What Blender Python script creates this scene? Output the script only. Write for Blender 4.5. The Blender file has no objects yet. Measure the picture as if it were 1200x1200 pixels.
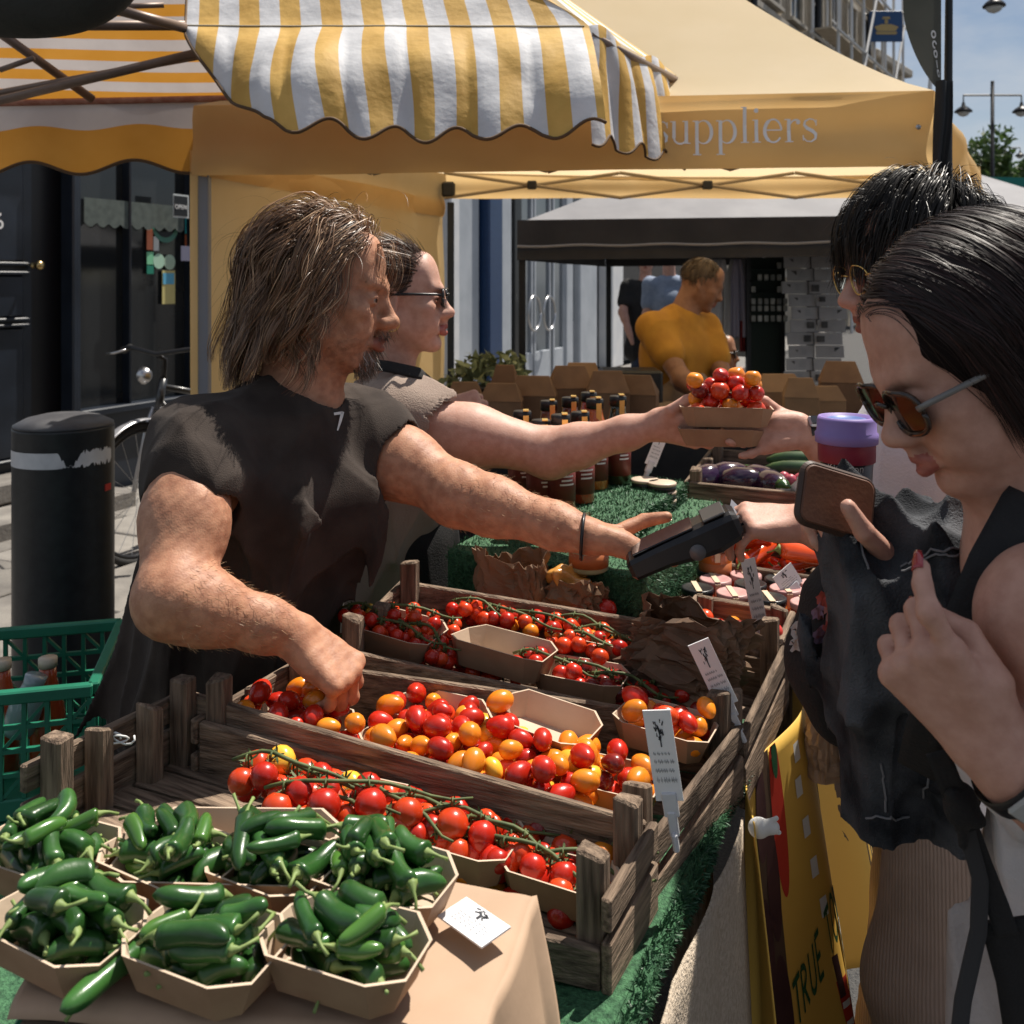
import bpy, bmesh, math, random
import numpy as np
from mathutils import Vector, Matrix, Euler
R = math.radians
random.seed(7); RNG = np.random.default_rng(7)
SC = bpy.context.scene; COL = SC.collection
# ---------------------------------------------------------------- camera, light, exposure
F, CX, HY, H = 1130.0, 600.0, 330.0, 1.5          # focal length in photo pixels, principal point, eye height
cam = bpy.data.cameras.new('camera'); camo = bpy.data.objects.new('camera', cam); COL.objects.link(camo)
camo.location = (0, 0, H); camo.rotation_euler = (R(90), 0, 0)
cam.sensor_width = 36; cam.lens = 36 * F / 1200; cam.shift_x = 0; cam.shift_y = -(600 - HY) / 1200
cam.clip_start = .05; cam.clip_end = 3000
cam.dof.use_dof = True; cam.dof.focus_distance = 1.3; cam.dof.aperture_fstop = 10
SC.camera = camo
SUN_EL, SUN_AZ = 62.0, 46.0                         # azimuth counted from +X towards +Y
sd = Vector((math.cos(R(SUN_EL)) * math.cos(R(SUN_AZ)), math.cos(R(SUN_EL)) * math.sin(R(SUN_AZ)), math.sin(R(SUN_EL))))
sun = bpy.data.lights.new('sun', 'SUN'); sun.energy = 5.0; sun.angle = R(.53); sun.color = (1, .93, .83)
suno = bpy.data.objects.new('sun', sun); COL.objects.link(suno)
suno.rotation_euler = sd.to_track_quat('Z', 'Y').to_euler(); suno.location = (6, 1.5, 12)
W = bpy.data.worlds.new('World'); SC.world = W; W.use_nodes = True
def world():
    nt = W.node_tree; N = nt.nodes; L = nt.links; N.clear()
    out = N.new('ShaderNodeOutputWorld'); bg = N.new('ShaderNodeBackground'); bg.inputs[1].default_value = .05
    sky = N.new('ShaderNodeTexSky'); sky.sky_type = 'NISHITA'; sky.sun_disc = False
    sky.sun_elevation = R(SUN_EL); sky.sun_rotation = R(90 - SUN_AZ); sky.air_density = 1.0; sky.dust_density = .6; sky.ozone_density = 1.6
    tc = N.new('ShaderNodeTexCoord'); mp = N.new('ShaderNodeMapping'); mp.inputs['Scale'].default_value = (1.0, 1.0, 2.6)
    no = N.new('ShaderNodeTexNoise'); no.inputs['Scale'].default_value = 2.3; no.inputs['Detail'].default_value = 9; no.inputs['Roughness'].default_value = .56
    rp = N.new('ShaderNodeValToRGB'); rp.color_ramp.elements[0].position = .40; rp.color_ramp.elements[1].position = .64
    mx = N.new('ShaderNodeMix'); mx.data_type = 'RGBA'; mx.inputs['B'].default_value = (8.0, 8.3, 8.8, 1)
    L.new(tc.outputs['Generated'], mp.inputs['Vector']); L.new(mp.outputs[0], no.inputs['Vector']); L.new(no.outputs[0], rp.inputs[0])
    L.new(rp.outputs[0], mx.inputs['Factor']); L.new(sky.outputs[0], mx.inputs['A']); L.new(mx.outputs['Result'], bg.inputs[0]); L.new(bg.outputs[0], out.inputs[0])
world()
vs = SC.view_settings; vs.view_transform = 'Standard'; vs.look = 'None'; vs.gamma = 1; vs.use_curve_mapping = False; vs.exposure = .58
SC.cycles.use_denoising = True; SC.cycles.max_bounces = 8; SC.cycles.diffuse_bounces = 3; SC.cycles.glossy_bounces = 3
SC.cycles.transmission_bounces = 6; SC.cycles.transparent_max_bounces = 12; SC.cycles.caustics_reflective = False; SC.cycles.caustics_refractive = False
SC.cycles.sample_clamp_indirect = 4
# ---------------------------------------------------------------- places
def P(px, py, Y): return Vector(((px - CX) * Y / F, Y, H - (py - HY) * Y / F))          # photo pixel at distance Y
def G(px, py, z): return P(px, py, F * (H - z) / (py - HY))                             # photo pixel on the level z
EU = Vector((.9085, -.418, 0)); EV = Vector((.418, .9085, 0)); OO = Vector((.173, 1.068, 0)); EZ = Vector((0, 0, 1))
ROT = math.atan2(EU.y, EU.x)
def S(u, v, z): return OO + EU * u + EV * v + EZ * z                                    # stall frame: across, along the street, up
# ---------------------------------------------------------------- materials
def sr(c):                                                                             # sRGB 0..255 -> linear
    return tuple(((x / 255) / 12.92 if x / 255 <= .04045 else ((x / 255 + .055) / 1.055) ** 2.4) for x in c) + (1,)
MATS = {}
def mat(name, c1, c2=None, rough=.6, scale=30, bump=0., bscale=None, stretch=(1, 1, 1), metal=0, coat=0, sss=0, rand=0., trans=0, contrast=(.35, .65), spec=.5, detail=4, alpha=1, transl=0, sheen=0, coord='Object', ior=1.45):
    if name in MATS: return MATS[name]
    m = bpy.data.materials.new(name); m.use_nodes = True; nt = m.node_tree; N = nt.nodes; L = nt.links
    b = N['Principled BSDF']; b.inputs['Roughness'].default_value = rough; b.inputs['Metallic'].default_value = metal
    b.inputs['Coat Weight'].default_value = coat; b.inputs['Coat Roughness'].default_value = .08; b.inputs['Specular IOR Level'].default_value = spec
    b.inputs['Transmission Weight'].default_value = trans; b.inputs['Alpha'].default_value = alpha; b.inputs['IOR'].default_value = ior
    if sheen: b.inputs['Sheen Weight'].default_value = sheen
    if sss: b.inputs['Subsurface Weight'].default_value = sss; b.inputs['Subsurface Radius'].default_value = (1, .35, .2); b.inputs['Subsurface Scale'].default_value = .006
    if len(c1) == 3: c1 = tuple(c1) + (1,)
    c2 = c2 or c1
    if len(c2) == 3: c2 = tuple(c2) + (1,)
    tc = N.new('ShaderNodeTexCoord'); mp = N.new('ShaderNodeMapping'); mp.inputs['Scale'].default_value = stretch
    L.new(tc.outputs[coord], mp.inputs['Vector'])
    no = N.new('ShaderNodeTexNoise'); no.inputs['Scale'].default_value = scale; no.inputs['Detail'].default_value = detail
    L.new(mp.outputs[0], no.inputs['Vector'])
    if rand or stretch != (1, 1, 1):
        oi = N.new('ShaderNodeObjectInfo'); ad = N.new('ShaderNodeVectorMath'); ad.operation = 'ADD'; ml = N.new('ShaderNodeMath'); ml.operation = 'MULTIPLY'; ml.inputs[1].default_value = 37
        L.new(oi.outputs['Random'], ml.inputs[0]); L.new(mp.outputs[0], ad.inputs[0]); L.new(ml.outputs[0], ad.inputs[1]); L.new(ad.outputs[0], no.inputs['Vector'])
    rp = N.new('ShaderNodeValToRGB'); e = rp.color_ramp.elements
    e[0].position, e[1].position = contrast; e[0].color, e[1].color = c1, c2
    L.new(no.outputs[0], rp.inputs[0]); last = rp.outputs[0]
    if rand:
        hs = N.new('ShaderNodeHueSaturation'); mr = N.new('ShaderNodeMapRange'); mr.inputs[3].default_value = 1 - rand; mr.inputs[4].default_value = 1 + rand
        L.new(oi.outputs['Random'], mr.inputs[0]); L.new(mr.outputs[0], hs.inputs['Value']); L.new(last, hs.inputs['Color']); last = hs.outputs[0]
    L.new(last, b.inputs['Base Color'])
    if bump:
        n2 = N.new('ShaderNodeTexNoise'); n2.inputs['Scale'].default_value = bscale or scale * 3; n2.inputs['Detail'].default_value = 5; L.new(mp.outputs[0], n2.inputs['Vector'])
        bp = N.new('ShaderNodeBump'); bp.inputs['Strength'].default_value = bump; bp.inputs['Distance'].default_value = .01
        L.new(n2.outputs[0], bp.inputs['Height']); L.new(bp.outputs[0], b.inputs['Normal'])
    if transl:                                                                         # thin cloth: light passes through
        tr = N.new('ShaderNodeBsdfTranslucent'); ms = N.new('ShaderNodeMixShader'); ms.inputs[0].default_value = transl
        L.new(last, tr.inputs[0]); L.new(b.outputs[0], ms.inputs[1]); L.new(tr.outputs[0], ms.inputs[2]); L.new(ms.outputs[0], N['Material Output'].inputs[0])
    MATS[name] = m; return m
# ---------------------------------------------------------------- objects
def tag(o, label=None, cat=None, group=None, kind=None):
    for k, v in (('label', label), ('category', cat), ('group', group), ('kind', kind)):
        if v: o[k] = v
    return o
def link(o, parent=None):
    COL.objects.link(o)
    if parent is not None: o.parent = parent
    return o
def thing(name, label, cat, loc=(0, 0, 0), rotz=0, group=None):
    o = bpy.data.objects.new(name, None); o.empty_display_size = .05; o.location = loc; o.rotation_euler = (0, 0, rotz); link(o)
    return tag(o, label, cat, group)
def np_mesh(name, v, f, smooth=True):
    v = np.asarray(v, np.float32); f = np.asarray(f, np.int32); me = bpy.data.meshes.new(name); n = f.shape[1]
    me.vertices.add(len(v)); me.vertices.foreach_set('co', v.ravel()); me.loops.add(f.size); me.loops.foreach_set('vertex_index', f.ravel())
    me.polygons.add(len(f)); me.polygons.foreach_set('loop_start', np.arange(0, f.size, n, dtype=np.int32))
    if smooth: me.polygons.foreach_set('use_smooth', np.ones(len(f), bool))
    me.update(calc_edges=True); me.validate(); return me
def put(name, me, m, parent=None, local=False, off=None):
    """link a mesh as one object; world-space vertices are moved into the parent's frame"""
    me.name = name
    if m is not None and not me.materials:
        for q in (m if isinstance(m, (list, tuple)) else [m]): me.materials.append(q)
    o = bpy.data.objects.new(name, me); link(o, parent)
    if parent is not None and not local:
        M = Matrix.Identity(4); q = parent
        while q is not None:
            M = Matrix.LocRotScale(q.location, q.rotation_euler, q.scale) @ M; q = q.parent
        me.transform(M.inverted())
    elif parent is None and not local:                                                # origin at the base of the thing
        n = len(me.vertices); a = np.empty(n * 3, np.float32); me.vertices.foreach_get('co', a); a = a.reshape(-1, 3)
        c = (a.min(0) + a.max(0)) / 2; c[2] = a[:, 2].min(); a -= c; me.vertices.foreach_set('co', a.ravel()); me.update(); o.location = c.tolist()
    return o
class MB:
    def __init__(s): s.v = []; s.f = []; s.m = []; s.sm = []; s.mi = 0; s.smooth = False
    def add(s, vs, fs):
        k = len(s.v); s.v += [tuple(x) for x in vs]; s.f += [tuple(i + k for i in q) for q in fs]; s.m += [s.mi] * len(fs); s.sm += [s.smooth] * len(fs)
    def hexa(s, c, ch=0):                                                              # 8 corners: bottom ring then top ring
        c = [Vector(x) for x in c]
        Fs = [(0, 3, 2, 1), (4, 5, 6, 7), (0, 1, 5, 4), (1, 2, 6, 5), (2, 3, 7, 6), (3, 0, 4, 7)]
        if ch <= 0: s.add(c, Fs); return
        vs = []; idx = {}
        for k, q in enumerate(Fs):
            ce = sum((c[i] for i in q), Vector()) / 4
            for j, i in enumerate(q):
                a = c[q[j - 1]] - c[i]; b = c[q[(j + 1) % 4]] - c[i]
                idx[k, i] = len(vs); vs.append(c[i] + a.normalized() * min(ch, a.length * .4) + b.normalized() * min(ch, b.length * .4))
        fs = [tuple(idx[k, i] for i in q) for k, q in enumerate(Fs)]
        for k, q in enumerate(Fs):
            for j, i in enumerate(q):
                i2 = q[(j + 1) % 4]
                for k2 in range(k + 1, 6):
                    if i in Fs[k2] and i2 in Fs[k2]: fs.append((idx[k, i2], idx[k, i], idx[k2, i], idx[k2, i2]))
        for i in range(8):
            ks = [k for k in range(6) if i in Fs[k]]
            t = [idx[k, i] for k in ks]; nrm = (vs[t[1]] - vs[t[0]]).cross(vs[t[2]] - vs[t[0]])
            ce = sum(c, Vector()) / 8
            fs.append(tuple(t) if nrm.dot(c[i] - ce) > 0 else tuple(reversed(t)))
        s.add(vs, fs)
    def box(s, c, d, ax=None, ch=0):                                                   # centre, full sizes, axes
        X, Y, Z = [Vector(a) for a in (ax or ((1, 0, 0), (0, 1, 0), (0, 0, 1)))]; c = Vector(c)
        q = []
        for z in (-.5, .5):
            for x, y in ((-.5, -.5), (.5, -.5), (.5, .5), (-.5, .5)): q.append(c + X * x * d[0] + Y * y * d[1] + Z * z * d[2])
        s.hexa(q, ch)
    def tube(s, pts, r, n=8, cap=True, flat=None):
        pts = [Vector(p) for p in pts]; m = len(pts); r = r if isinstance(r, (list, tuple)) else [r] * m; vs = []; up = None
        for i, p in enumerate(pts):
            t = (pts[min(i + 1, m - 1)] - pts[max(i - 1, 0)]).normalized()
            if up is None: up = t.orthogonal().normalized()
            up = (up - t * up.dot(t)); up = up.normalized() if up.length > 1e-5 else t.orthogonal().normalized(); w = t.cross(up)
            for k in range(n):
                a = 2 * math.pi * k / n; vs.append(p + (up * math.cos(a) + w * math.sin(a)) * r[i])
        fs = [(i * n + k, i * n + (k + 1) % n, (i + 1) * n + (k + 1) % n, (i + 1) * n + k) for i in range(m - 1) for k in range(n)]
        if cap: fs += [tuple(reversed(range(n))), tuple(range((m - 1) * n, m * n))]
        s.add(vs, fs)
    def lathe(s, c, prof, n=24, ax=None, cap=True):                                    # profile of (radius, height) from bottom to top
        X, Y, Z = [Vector(a) for a in (ax or ((1, 0, 0), (0, 1, 0), (0, 0, 1)))]; c = Vector(c); m = len(prof)
        vs = [c + (X * math.cos(2 * math.pi * k / n) + Y * math.sin(2 * math.pi * k / n)) * r + Z * z for r, z in prof for k in range(n)]
        fs = [(i * n + k, i * n + (k + 1) % n, (i + 1) * n + (k + 1) % n, (i + 1) * n + k) for i in range(m - 1) for k in range(n)]
        if cap: fs += [tuple(reversed(range(n))), tuple(range((m - 1) * n, m * n))]
        s.add(vs, fs)
    def grid(s, fn, nu, nv, thick=0):                                                  # fn(i/nu, j/nv) -> point ; optional solid thickness
        A = [[Vector(fn(i / nu, j / nv)) for j in range(nv + 1)] for i in range(nu + 1)]; w = nv + 1
        vs = [p for r in A for p in r]; fs = [(i * w + j, (i + 1) * w + j, (i + 1) * w + j + 1, i * w + j + 1) for i in range(nu) for j in range(nv)]
        if thick:
            k = len(vs); nr = []
            for i in range(nu + 1):
                for j in range(nv + 1):
                    a = A[min(i + 1, nu)][j] - A[max(i - 1, 0)][j]; b = A[i][min(j + 1, nv)] - A[i][max(j - 1, 0)]; n = a.cross(b)
                    nr.append(n.normalized() if n.length > 1e-9 else Vector((0, 0, 1)))
            vs += [p - n * thick for p, n in zip(vs, nr)]
            fs += [tuple(k + q for q in reversed(f)) for f in fs]
            ring = [(i, 0) for i in range(nu)] + [(nu, j) for j in range(nv)] + [(i, nv) for i in range(nu, 0, -1)] + [(0, j) for j in range(nv, 0, -1)]
            ring = [i * w + j for i, j in ring]
            for a, b in zip(ring, ring[1:] + ring[:1]): fs.append((b, a, a + k, b + k))
        s.add(vs, fs)
    def mesh(s, name='m'):
        me = bpy.data.meshes.new(name); me.from_pydata(s.v, [], s.f)
        me.polygons.foreach_set('use_smooth', s.sm); me.polygons.foreach_set('material_index', s.m); me.update(); return me
    def build(s, name, m, parent=None, local=False): return put(name, s.mesh(name), m, parent, local)
def copy_tree(o, parent=None):
    c = o.copy(); link(c, parent)
    for ch in list(o.children): copy_tree(ch, c)
    return c
def cyl_axes(z):
    z = Vector(z).normalized(); x = z.orthogonal().normalized(); return (x, z.cross(x), z)
# ---------------------------------------------------------------- smooth solids (signed distances on a grid -> one surface)
class Sdf:
    def __init__(s, lo, hi, h):
        s.lo = np.array(lo, np.float32); s.h = h; s.n = np.ceil((np.array(hi) - s.lo) / h).astype(int) + 1
        s.D = np.full(s.n, .06, np.float32)
        s.ax = [s.lo[i] + h * np.arange(s.n[i], dtype=np.float32) for i in range(3)]
    def blk(s, lo, hi):
        a = np.clip(np.floor((np.array(lo) - s.lo) / s.h).astype(int), 0, s.n); b = np.clip(np.ceil((np.array(hi) - s.lo) / s.h).astype(int) + 1, 0, s.n)
        sl = tuple(slice(a[i], b[i]) for i in range(3)); x, y, z = (s.ax[i][sl[i]] for i in range(3))
        return sl, x[:, None, None], y[None, :, None], z[None, None, :]
    def comb(s, sl, d, k, sub=False):
        A = s.D[sl]
        if A.size == 0: return
        if sub: d = -d; h = np.maximum(k - np.abs(A - d), 0) / k; s.D[sl] = np.maximum(A, d) + h * h * k * .25
        else: h = np.maximum(k - np.abs(A - d), 0) / k; s.D[sl] = np.minimum(A, d) - h * h * k * .25
    def cap(s, a, b, ra, rb=None, k=.02, sub=False):
        rb = ra if rb is None else rb; a = np.array(a, np.float32); b = np.array(b, np.float32); r = max(ra, rb) + k + .015
        sl, x, y, z = s.blk(np.minimum(a, b) - r, np.maximum(a, b) + r); d = b - a; L = max(float(d @ d), 1e-10)
        t = np.clip(((x - a[0]) * d[0] + (y - a[1]) * d[1] + (z - a[2]) * d[2]) / L, 0, 1)
        s.comb(sl, np.sqrt((x - a[0] - t * d[0]) ** 2 + (y - a[1] - t * d[1]) ** 2 + (z - a[2] - t * d[2]) ** 2) - (ra + (rb - ra) * t), k, sub)
    def ell(s, c, r, M=None, k=.02, sub=False):
        c = np.array(c, np.float32); r = np.array(r, np.float32) if hasattr(r, '__len__') else np.full(3, r, np.float32)
        M = np.eye(3, dtype=np.float32) if M is None else np.array(M, np.float32)
        e = np.sqrt(((M * r[None, :]) ** 2).sum(1)) + k + .015; sl, x, y, z = s.blk(c - e, c + e); x = x - c[0]; y = y - c[1]; z = z - c[2]
        q = [M[0, i] * x + M[1, i] * y + M[2, i] * z for i in range(3)]
        k0 = np.sqrt(sum((q[i] / r[i]) ** 2 for i in range(3))); k1 = np.sqrt(sum((q[i] / r[i] ** 2) ** 2 for i in range(3))) + 1e-9
        s.comb(sl, k0 * (k0 - 1) / k1, k, sub)
    def plane(s, p, n, k=.004):                                                        # cut away the side the normal points to
        p = np.array(p, np.float32); n = np.array(Vector(n).normalized(), np.float32)
        d = (s.ax[0][:, None, None] - p[0]) * n[0] + (s.ax[1][None, :, None] - p[1]) * n[1] + (s.ax[2][None, None, :] - p[2]) * n[2]
        s.D = np.maximum(s.D, d)
    def wave(s, fn, lo=None, hi=None):                                                 # push the surface by fn(x, y, z)
        sl, x, y, z = s.blk(lo if lo is not None else s.lo, hi if hi is not None else s.lo + s.h * s.n); s.D[sl] += fn(x, y, z)
    def mesh(s):
        D = s.D; h = s.h; neg = D < 0; nx, ny, nz = (n - 1 for n in D.shape)
        cnt = np.zeros((nx, ny, nz), np.int8)
        for i in (0, 1):
            for j in (0, 1):
                for k in (0, 1): cnt += neg[i:i + nx, j:j + ny, k:k + nz]
        act = (cnt > 0) & (cnt < 8); I = np.argwhere(act); idx = np.full(act.shape, -1, np.int32); idx[act] = np.arange(len(I))
        c = {(i, j, k): D[I[:, 0] + i, I[:, 1] + j, I[:, 2] + k] for i in (0, 1) for j in (0, 1) for k in (0, 1)}
        S_ = np.zeros((len(I), 3), np.float32); n = np.zeros(len(I), np.float32)
        for a in range(3):
            o = [q for q in range(3) if q != a]
            for u in (0, 1):
                for v in (0, 1):
                    p0 = [0, 0, 0]; p0[o[0]] = u; p0[o[1]] = v; p1 = list(p0); p1[a] = 1
                    d0, d1 = c[tuple(p0)], c[tuple(p1)]; m = (d0 < 0) != (d1 < 0); t = np.where(m, d0 / np.where(m, d0 - d1, 1), 0)
                    w = np.tile(np.array(p0, np.float32), (len(I), 1)); w[:, a] = t; S_ += w * m[:, None]; n += m
        V = s.lo + h * (I + S_ / n[:, None]); Q = []
        for a in range(3):
            o = [(1, 2), (2, 0), (0, 1)][a]; A = np.moveaxis(neg, (a, o[0], o[1]), (0, 1, 2)); X = np.moveaxis(idx, (a, o[0], o[1]), (0, 1, 2))
            e = A[:-1] != A[1:]; e[:, 0] = False; e[:, -1] = False; e[:, :, 0] = False; e[:, :, -1] = False
            E = np.argwhere(e); p, q, r = E.T; f = np.stack([X[p, q - 1, r - 1], X[p, q, r - 1], X[p, q, r], X[p, q - 1, r]], 1)
            fl = ~A[p, q, r]; f[fl] = f[fl][:, ::-1]; Q.append(f)
        Q = np.concatenate(Q); Q = Q[(Q >= 0).all(1)]
        return V, Q
# ---------------------------------------------------------------- people
def frame(fwd, up):
    f = Vector(fwd).normalized(); u = Vector(up); u = (u - f * u.dot(f)).normalized(); l = u.cross(f)
    return np.array([[f.x, l.x, u.x], [f.y, l.y, u.y], [f.z, l.z, u.z]], np.float32)      # columns: forward, left, up
def A3(v): return np.array(tuple(v), np.float32)
def bounds(pts, pad): a = np.array([tuple(p) for p in pts]); return a.min(0) - pad, a.max(0) + pad
class Head:
    def __init__(s, o, fwd, up=(0, 0, 1), k=1.0): s.o = A3(o); s.M = frame(fwd, up); s.k = k
    def w(s, *c): return s.o + s.M @ (np.array(c, np.float32) * s.k)
    def build(s, S, male=True, nose=1.0, jawf=1.0):
        k = s.k
        def E(c, r, kk=.015, sub=False): S.ell(s.w(*c), np.array(r) * k, s.M, kk, sub)
        def C(a, b, ra, rb, kk=.012, sub=False): S.cap(s.w(*a), s.w(*b), ra * k, rb * k, kk, sub)
        E((-.014, 0, .036), (.096, .075, .087)); E((.028, 0, -.012), (.062, .060, .088), .03)
        for y in (-1, 1):
            C((.0, y * .052, -.045), (.062, y * .018, -.094), .021 * jawf, .016 * jawf, .03)
            C((.078, y * .040, .026), (.090, y * .010, .022), .0085 if male else .006, .008, .016)
            E((.062, y * .045, -.016), (.022, .019, .017), .02); E((.062, y * .030, -.05), (.026, .024, .026), .025)
        E((.077, 0, -.097), (.017, .020, .016) if male else (.014, .016, .014), .02)
        E((.060, 0, .058), (.020, .05, .04), .03)
        for y in (-1, 1):
            E((.0985, y * .031, .004), (.019, .0185, .0125), .012, True)
            E((.0765, y * .031, .003), (.0155, .0165, .0135), .004)                       # lids over the eyeball
            E((.0905, y * .031, .0015), (.010, .0120, .0018), .003, True)
        C((.087, 0, .014), (.102 + .007 * nose, 0, -.026), .0080, .0100, .014); E((.1025 + .009 * nose, 0, -.030), (.0115, .0110, .0095), .010)
        for y in (-1, 1):
            E((.099, y * .0115, -.033), (.012, .0072, .0080), .010); E((.104, y * .007, -.0430), (.005, .0030, .003), .003, True)
        C((.098, 0, -.042), (.099, 0, -.054), .007, .007, .010)
        for y in (-1, 1):
            C((.0985, 0, -.0605), (.083, y * .024, -.0655), .0062, .0028, .006); C((.0975, 0, -.0715), (.083, y * .022, -.0665), .0075, .0030, .006)
        if male:
            for y in (-1, 1):
                C((.094, y * .021, -.036), (.084, y * .033, -.064), .0022, .0016, .010, True); C((.090, y * .020, -.0125), (.083, y * .040, -.0125), .0018, .0014, .008, True); C((.084, y * .044, .012), (.076, y * .052, .020), .0014, .001, .006, True)
        C((.104, -.016, -.0658), (.104, .016, -.0658), .0026, .0026, .003, True)
        for y in (-1, 1):
            E((-.008, y * .079, .000), (.019, .0055, .031), .008); E((-.006, y * .086, .002), (.010, .006, .019), .005, True); E((-.004, y * .079, -.026), (.008, .006, .009), .006)
    def lips(s): return [(s.w(.100, 0, -.066), np.array((.020, .024, .0125)) * s.k, s.M)]
    def extras(s, parent, brow, browcol, n=90, eyes=True, brows=True):
        if eyes:
            for y in (-1, 1):
                m = MB(); m.smooth = True; c = s.w(.0765, y * .031, .0035); f = Vector(s.M[:, 0])
                prof = [(.0001, -.0128)] + [(.0128 * math.sin(R(t)), -.0128 * math.cos(R(t))) for t in range(20, 180, 12)] + [(.0001, .0128)]
                m.lathe(c, [(r * s.k, z * s.k) for r, z in prof], 16, cyl_axes(f)); m.mi = 1
                m.lathe(Vector(c) + f * .0122 * s.k, [(.0058 * s.k, 0), (.0055 * s.k, .0009 * s.k), (.0001, .0013 * s.k)], 12, cyl_axes(f))
                m.build('eyeball', [mat('eye_white', sr((165, 150, 142)), rough=.15), mat('iris', sr((45, 32, 22)), rough=.1)], parent)
        if brows:
            V, Fq = [], []
            for y in (-1, 1):
                for i in range(n):
                    t = random.random(); p = s.w(.0955 - .022 * t + random.gauss(0, .001), y * (.012 + .038 * t), .0265 + .006 * math.sin(t * 2.6) + random.gauss(0, .0022))
                    d = s.M @ np.array((-.25, y * .9, .25 - .5 * t), np.float32) * .011 * s.k; sd_ = s.M @ np.array((0.3, 0, 1), np.float32) * .0005
                    k = len(V); V += [p - sd_, p + sd_, p + d + s.M[:, 0] * .001]; Fq.append((k, k + 1, k + 2))
            put('eyebrows', np_mesh('eyebrows', V, Fq, False), browcol, parent)
def hand(S, wrist, fwd, dorsal, side, curls, spread=(8, 2, -4, -10), thumb=((.03, .035, -.012), (.065, .055, -.02), (.09, .055, -.03)), k=1.0, palm=.088):
    """fwd runs from the wrist to the knuckles, dorsal out of the back; the thumb lies towards side * (dorsal x fwd)"""
    M = frame(fwd, dorsal); o = A3(wrist)
    def w(x, y, z): return o + M @ (np.array((x, y * side, z), np.float32) * k)
    tips = []; by = (.029, .010, -.009, -.027); L = (.072, .080, .074, .058); r = (.0088, .0090, .0085, .0076)
    for i in range(4):
        S.cap(w(.008, by[i] * .55, 0), w(palm - abs(i - 1.2) * .004, by[i], .001), .0145 * k, .0118 * k, .014)
    S.ell(w(.042, .020, -.011), np.array((.030, .016, .013)) * k, M, .012); S.ell(w(.04, -.020, -.010), np.array((.034, .012, .011)) * k, M, .012)
    for i in range(4):
        p = np.array((palm - abs(i - 1.2) * .004, by[i], .001)); a = 0; sp = R(spread[i]); pts = [p]
        for j, q in enumerate((.46, .30, .24)):
            a += R(curls[i][j]); p = p + np.array((math.cos(a) * math.cos(sp), math.cos(a) * math.sin(sp), -math.sin(a))) * L[i] * q; pts.append(p)
        pw = [w(*q) for q in pts]
        for j in range(3): S.cap(pw[j], pw[j + 1], r[i] * (1.04, .94, .88)[j] * k, r[i] * (.94, .88, .76)[j] * k, .003)
        for j in (0, 1): S.ell(pw[j] + M[:, 2] * .0012, (r[i] * 1.06 * k,) * 3, None, .006)
        d = pw[3] - pw[2]; d /= np.linalg.norm(d); nd = np.cross(d, M[:, 1]) ; nd = nd / (np.linalg.norm(nd) + 1e-6); nd = nd if nd @ M[:, 2] * math.cos(a) + (nd @ M[:, 0]) * math.sin(a) > 0 else -nd
        tips.append((pw[3], d, nd))
    t = [w(.012, .016, -.006)] + [w(*q) for q in thumb]; rr = (.0165, .0122, .0105, .0082)
    for j in range(3): S.cap(t[j], t[j + 1], rr[j] * k, rr[j + 1] * k, .008 if j == 0 else .003)
    S.cap(t[0], w(palm * .55, .022, -.002), .013 * k, .009 * k, .016)
    d = t[3] - t[2]; d /= np.linalg.norm(d); nd = np.cross(d, np.cross(M[:, 2], d)); nd = M[:, 1] * side * .6 + M[:, 2] * .8; nd = nd - d * (nd @ d); nd /= np.linalg.norm(nd); tips.append((t[3], d, nd))
    return tips
def nails(tips, parent, m, k=1.0, ln=.0):
    for i, (p, d, n) in enumerate(tips):
        b = MB(); b.smooth = True; d = Vector(d); n = Vector(n); sd_ = d.cross(n).normalized(); n = sd_.cross(d).normalized(); p = Vector(p)
        wv = (.0052 if i < 4 else .0064) * k
        b.grid(lambda u, v: p + d * (-.006 + (.0125 + ln) * u) * k + sd_ * (v - .5) * 2 * wv * (1 - .75 * max(0, u - .6) ** 1.0 * 1.6) + n * (.0074 * k - .0022 * abs(2 * v - 1) ** 2 - .0012 * u), 5, 6, .0008)
        b.build('fingernail', m, parent)
def torso(S, pel, wst, chs, nck, fwd, shl, shr, w=1.0, dep=1.0, infl=0., k=.05, fem=False):
    """shl, shr: shoulder joints"""
    pel, wst, chs, nck, shl, shr = [A3(q) for q in (pel, wst, chs, nck, shl, shr)]
    for c, r, a, b in ((pel, (.105, .165, .12), pel, wst), (wst, (.098, .140, .14), pel, chs), (chs, (.115, .165, .16), wst, nck)):
        up = b - a; lr = shl - shr; M = frame(np.cross(lr, up), up); S.ell(c, np.array(r) * (dep, w, 1) + infl, M, k)
        if c is chs:
            for sgn in (-1, 1): S.ell(c + M[:, 0] * .07 * dep + M[:, 1] * sgn * .075 * w + M[:, 2] * (.02 if not fem else -.01), np.array((.055, .075, .06) if not fem else (.062, .062, .062)) * (dep, w, 1) + infl, M, .05)
    S.cap(nck + (chs - nck) * .25, shl, .055 + infl, .052 + infl, k); S.cap(nck + (chs - nck) * .25, shr, .055 + infl, .052 + infl, k)
    S.cap(chs, shl, .07 + infl, .05 + infl, k); S.cap(chs, shr, .07 + infl, .05 + infl, k)
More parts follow.
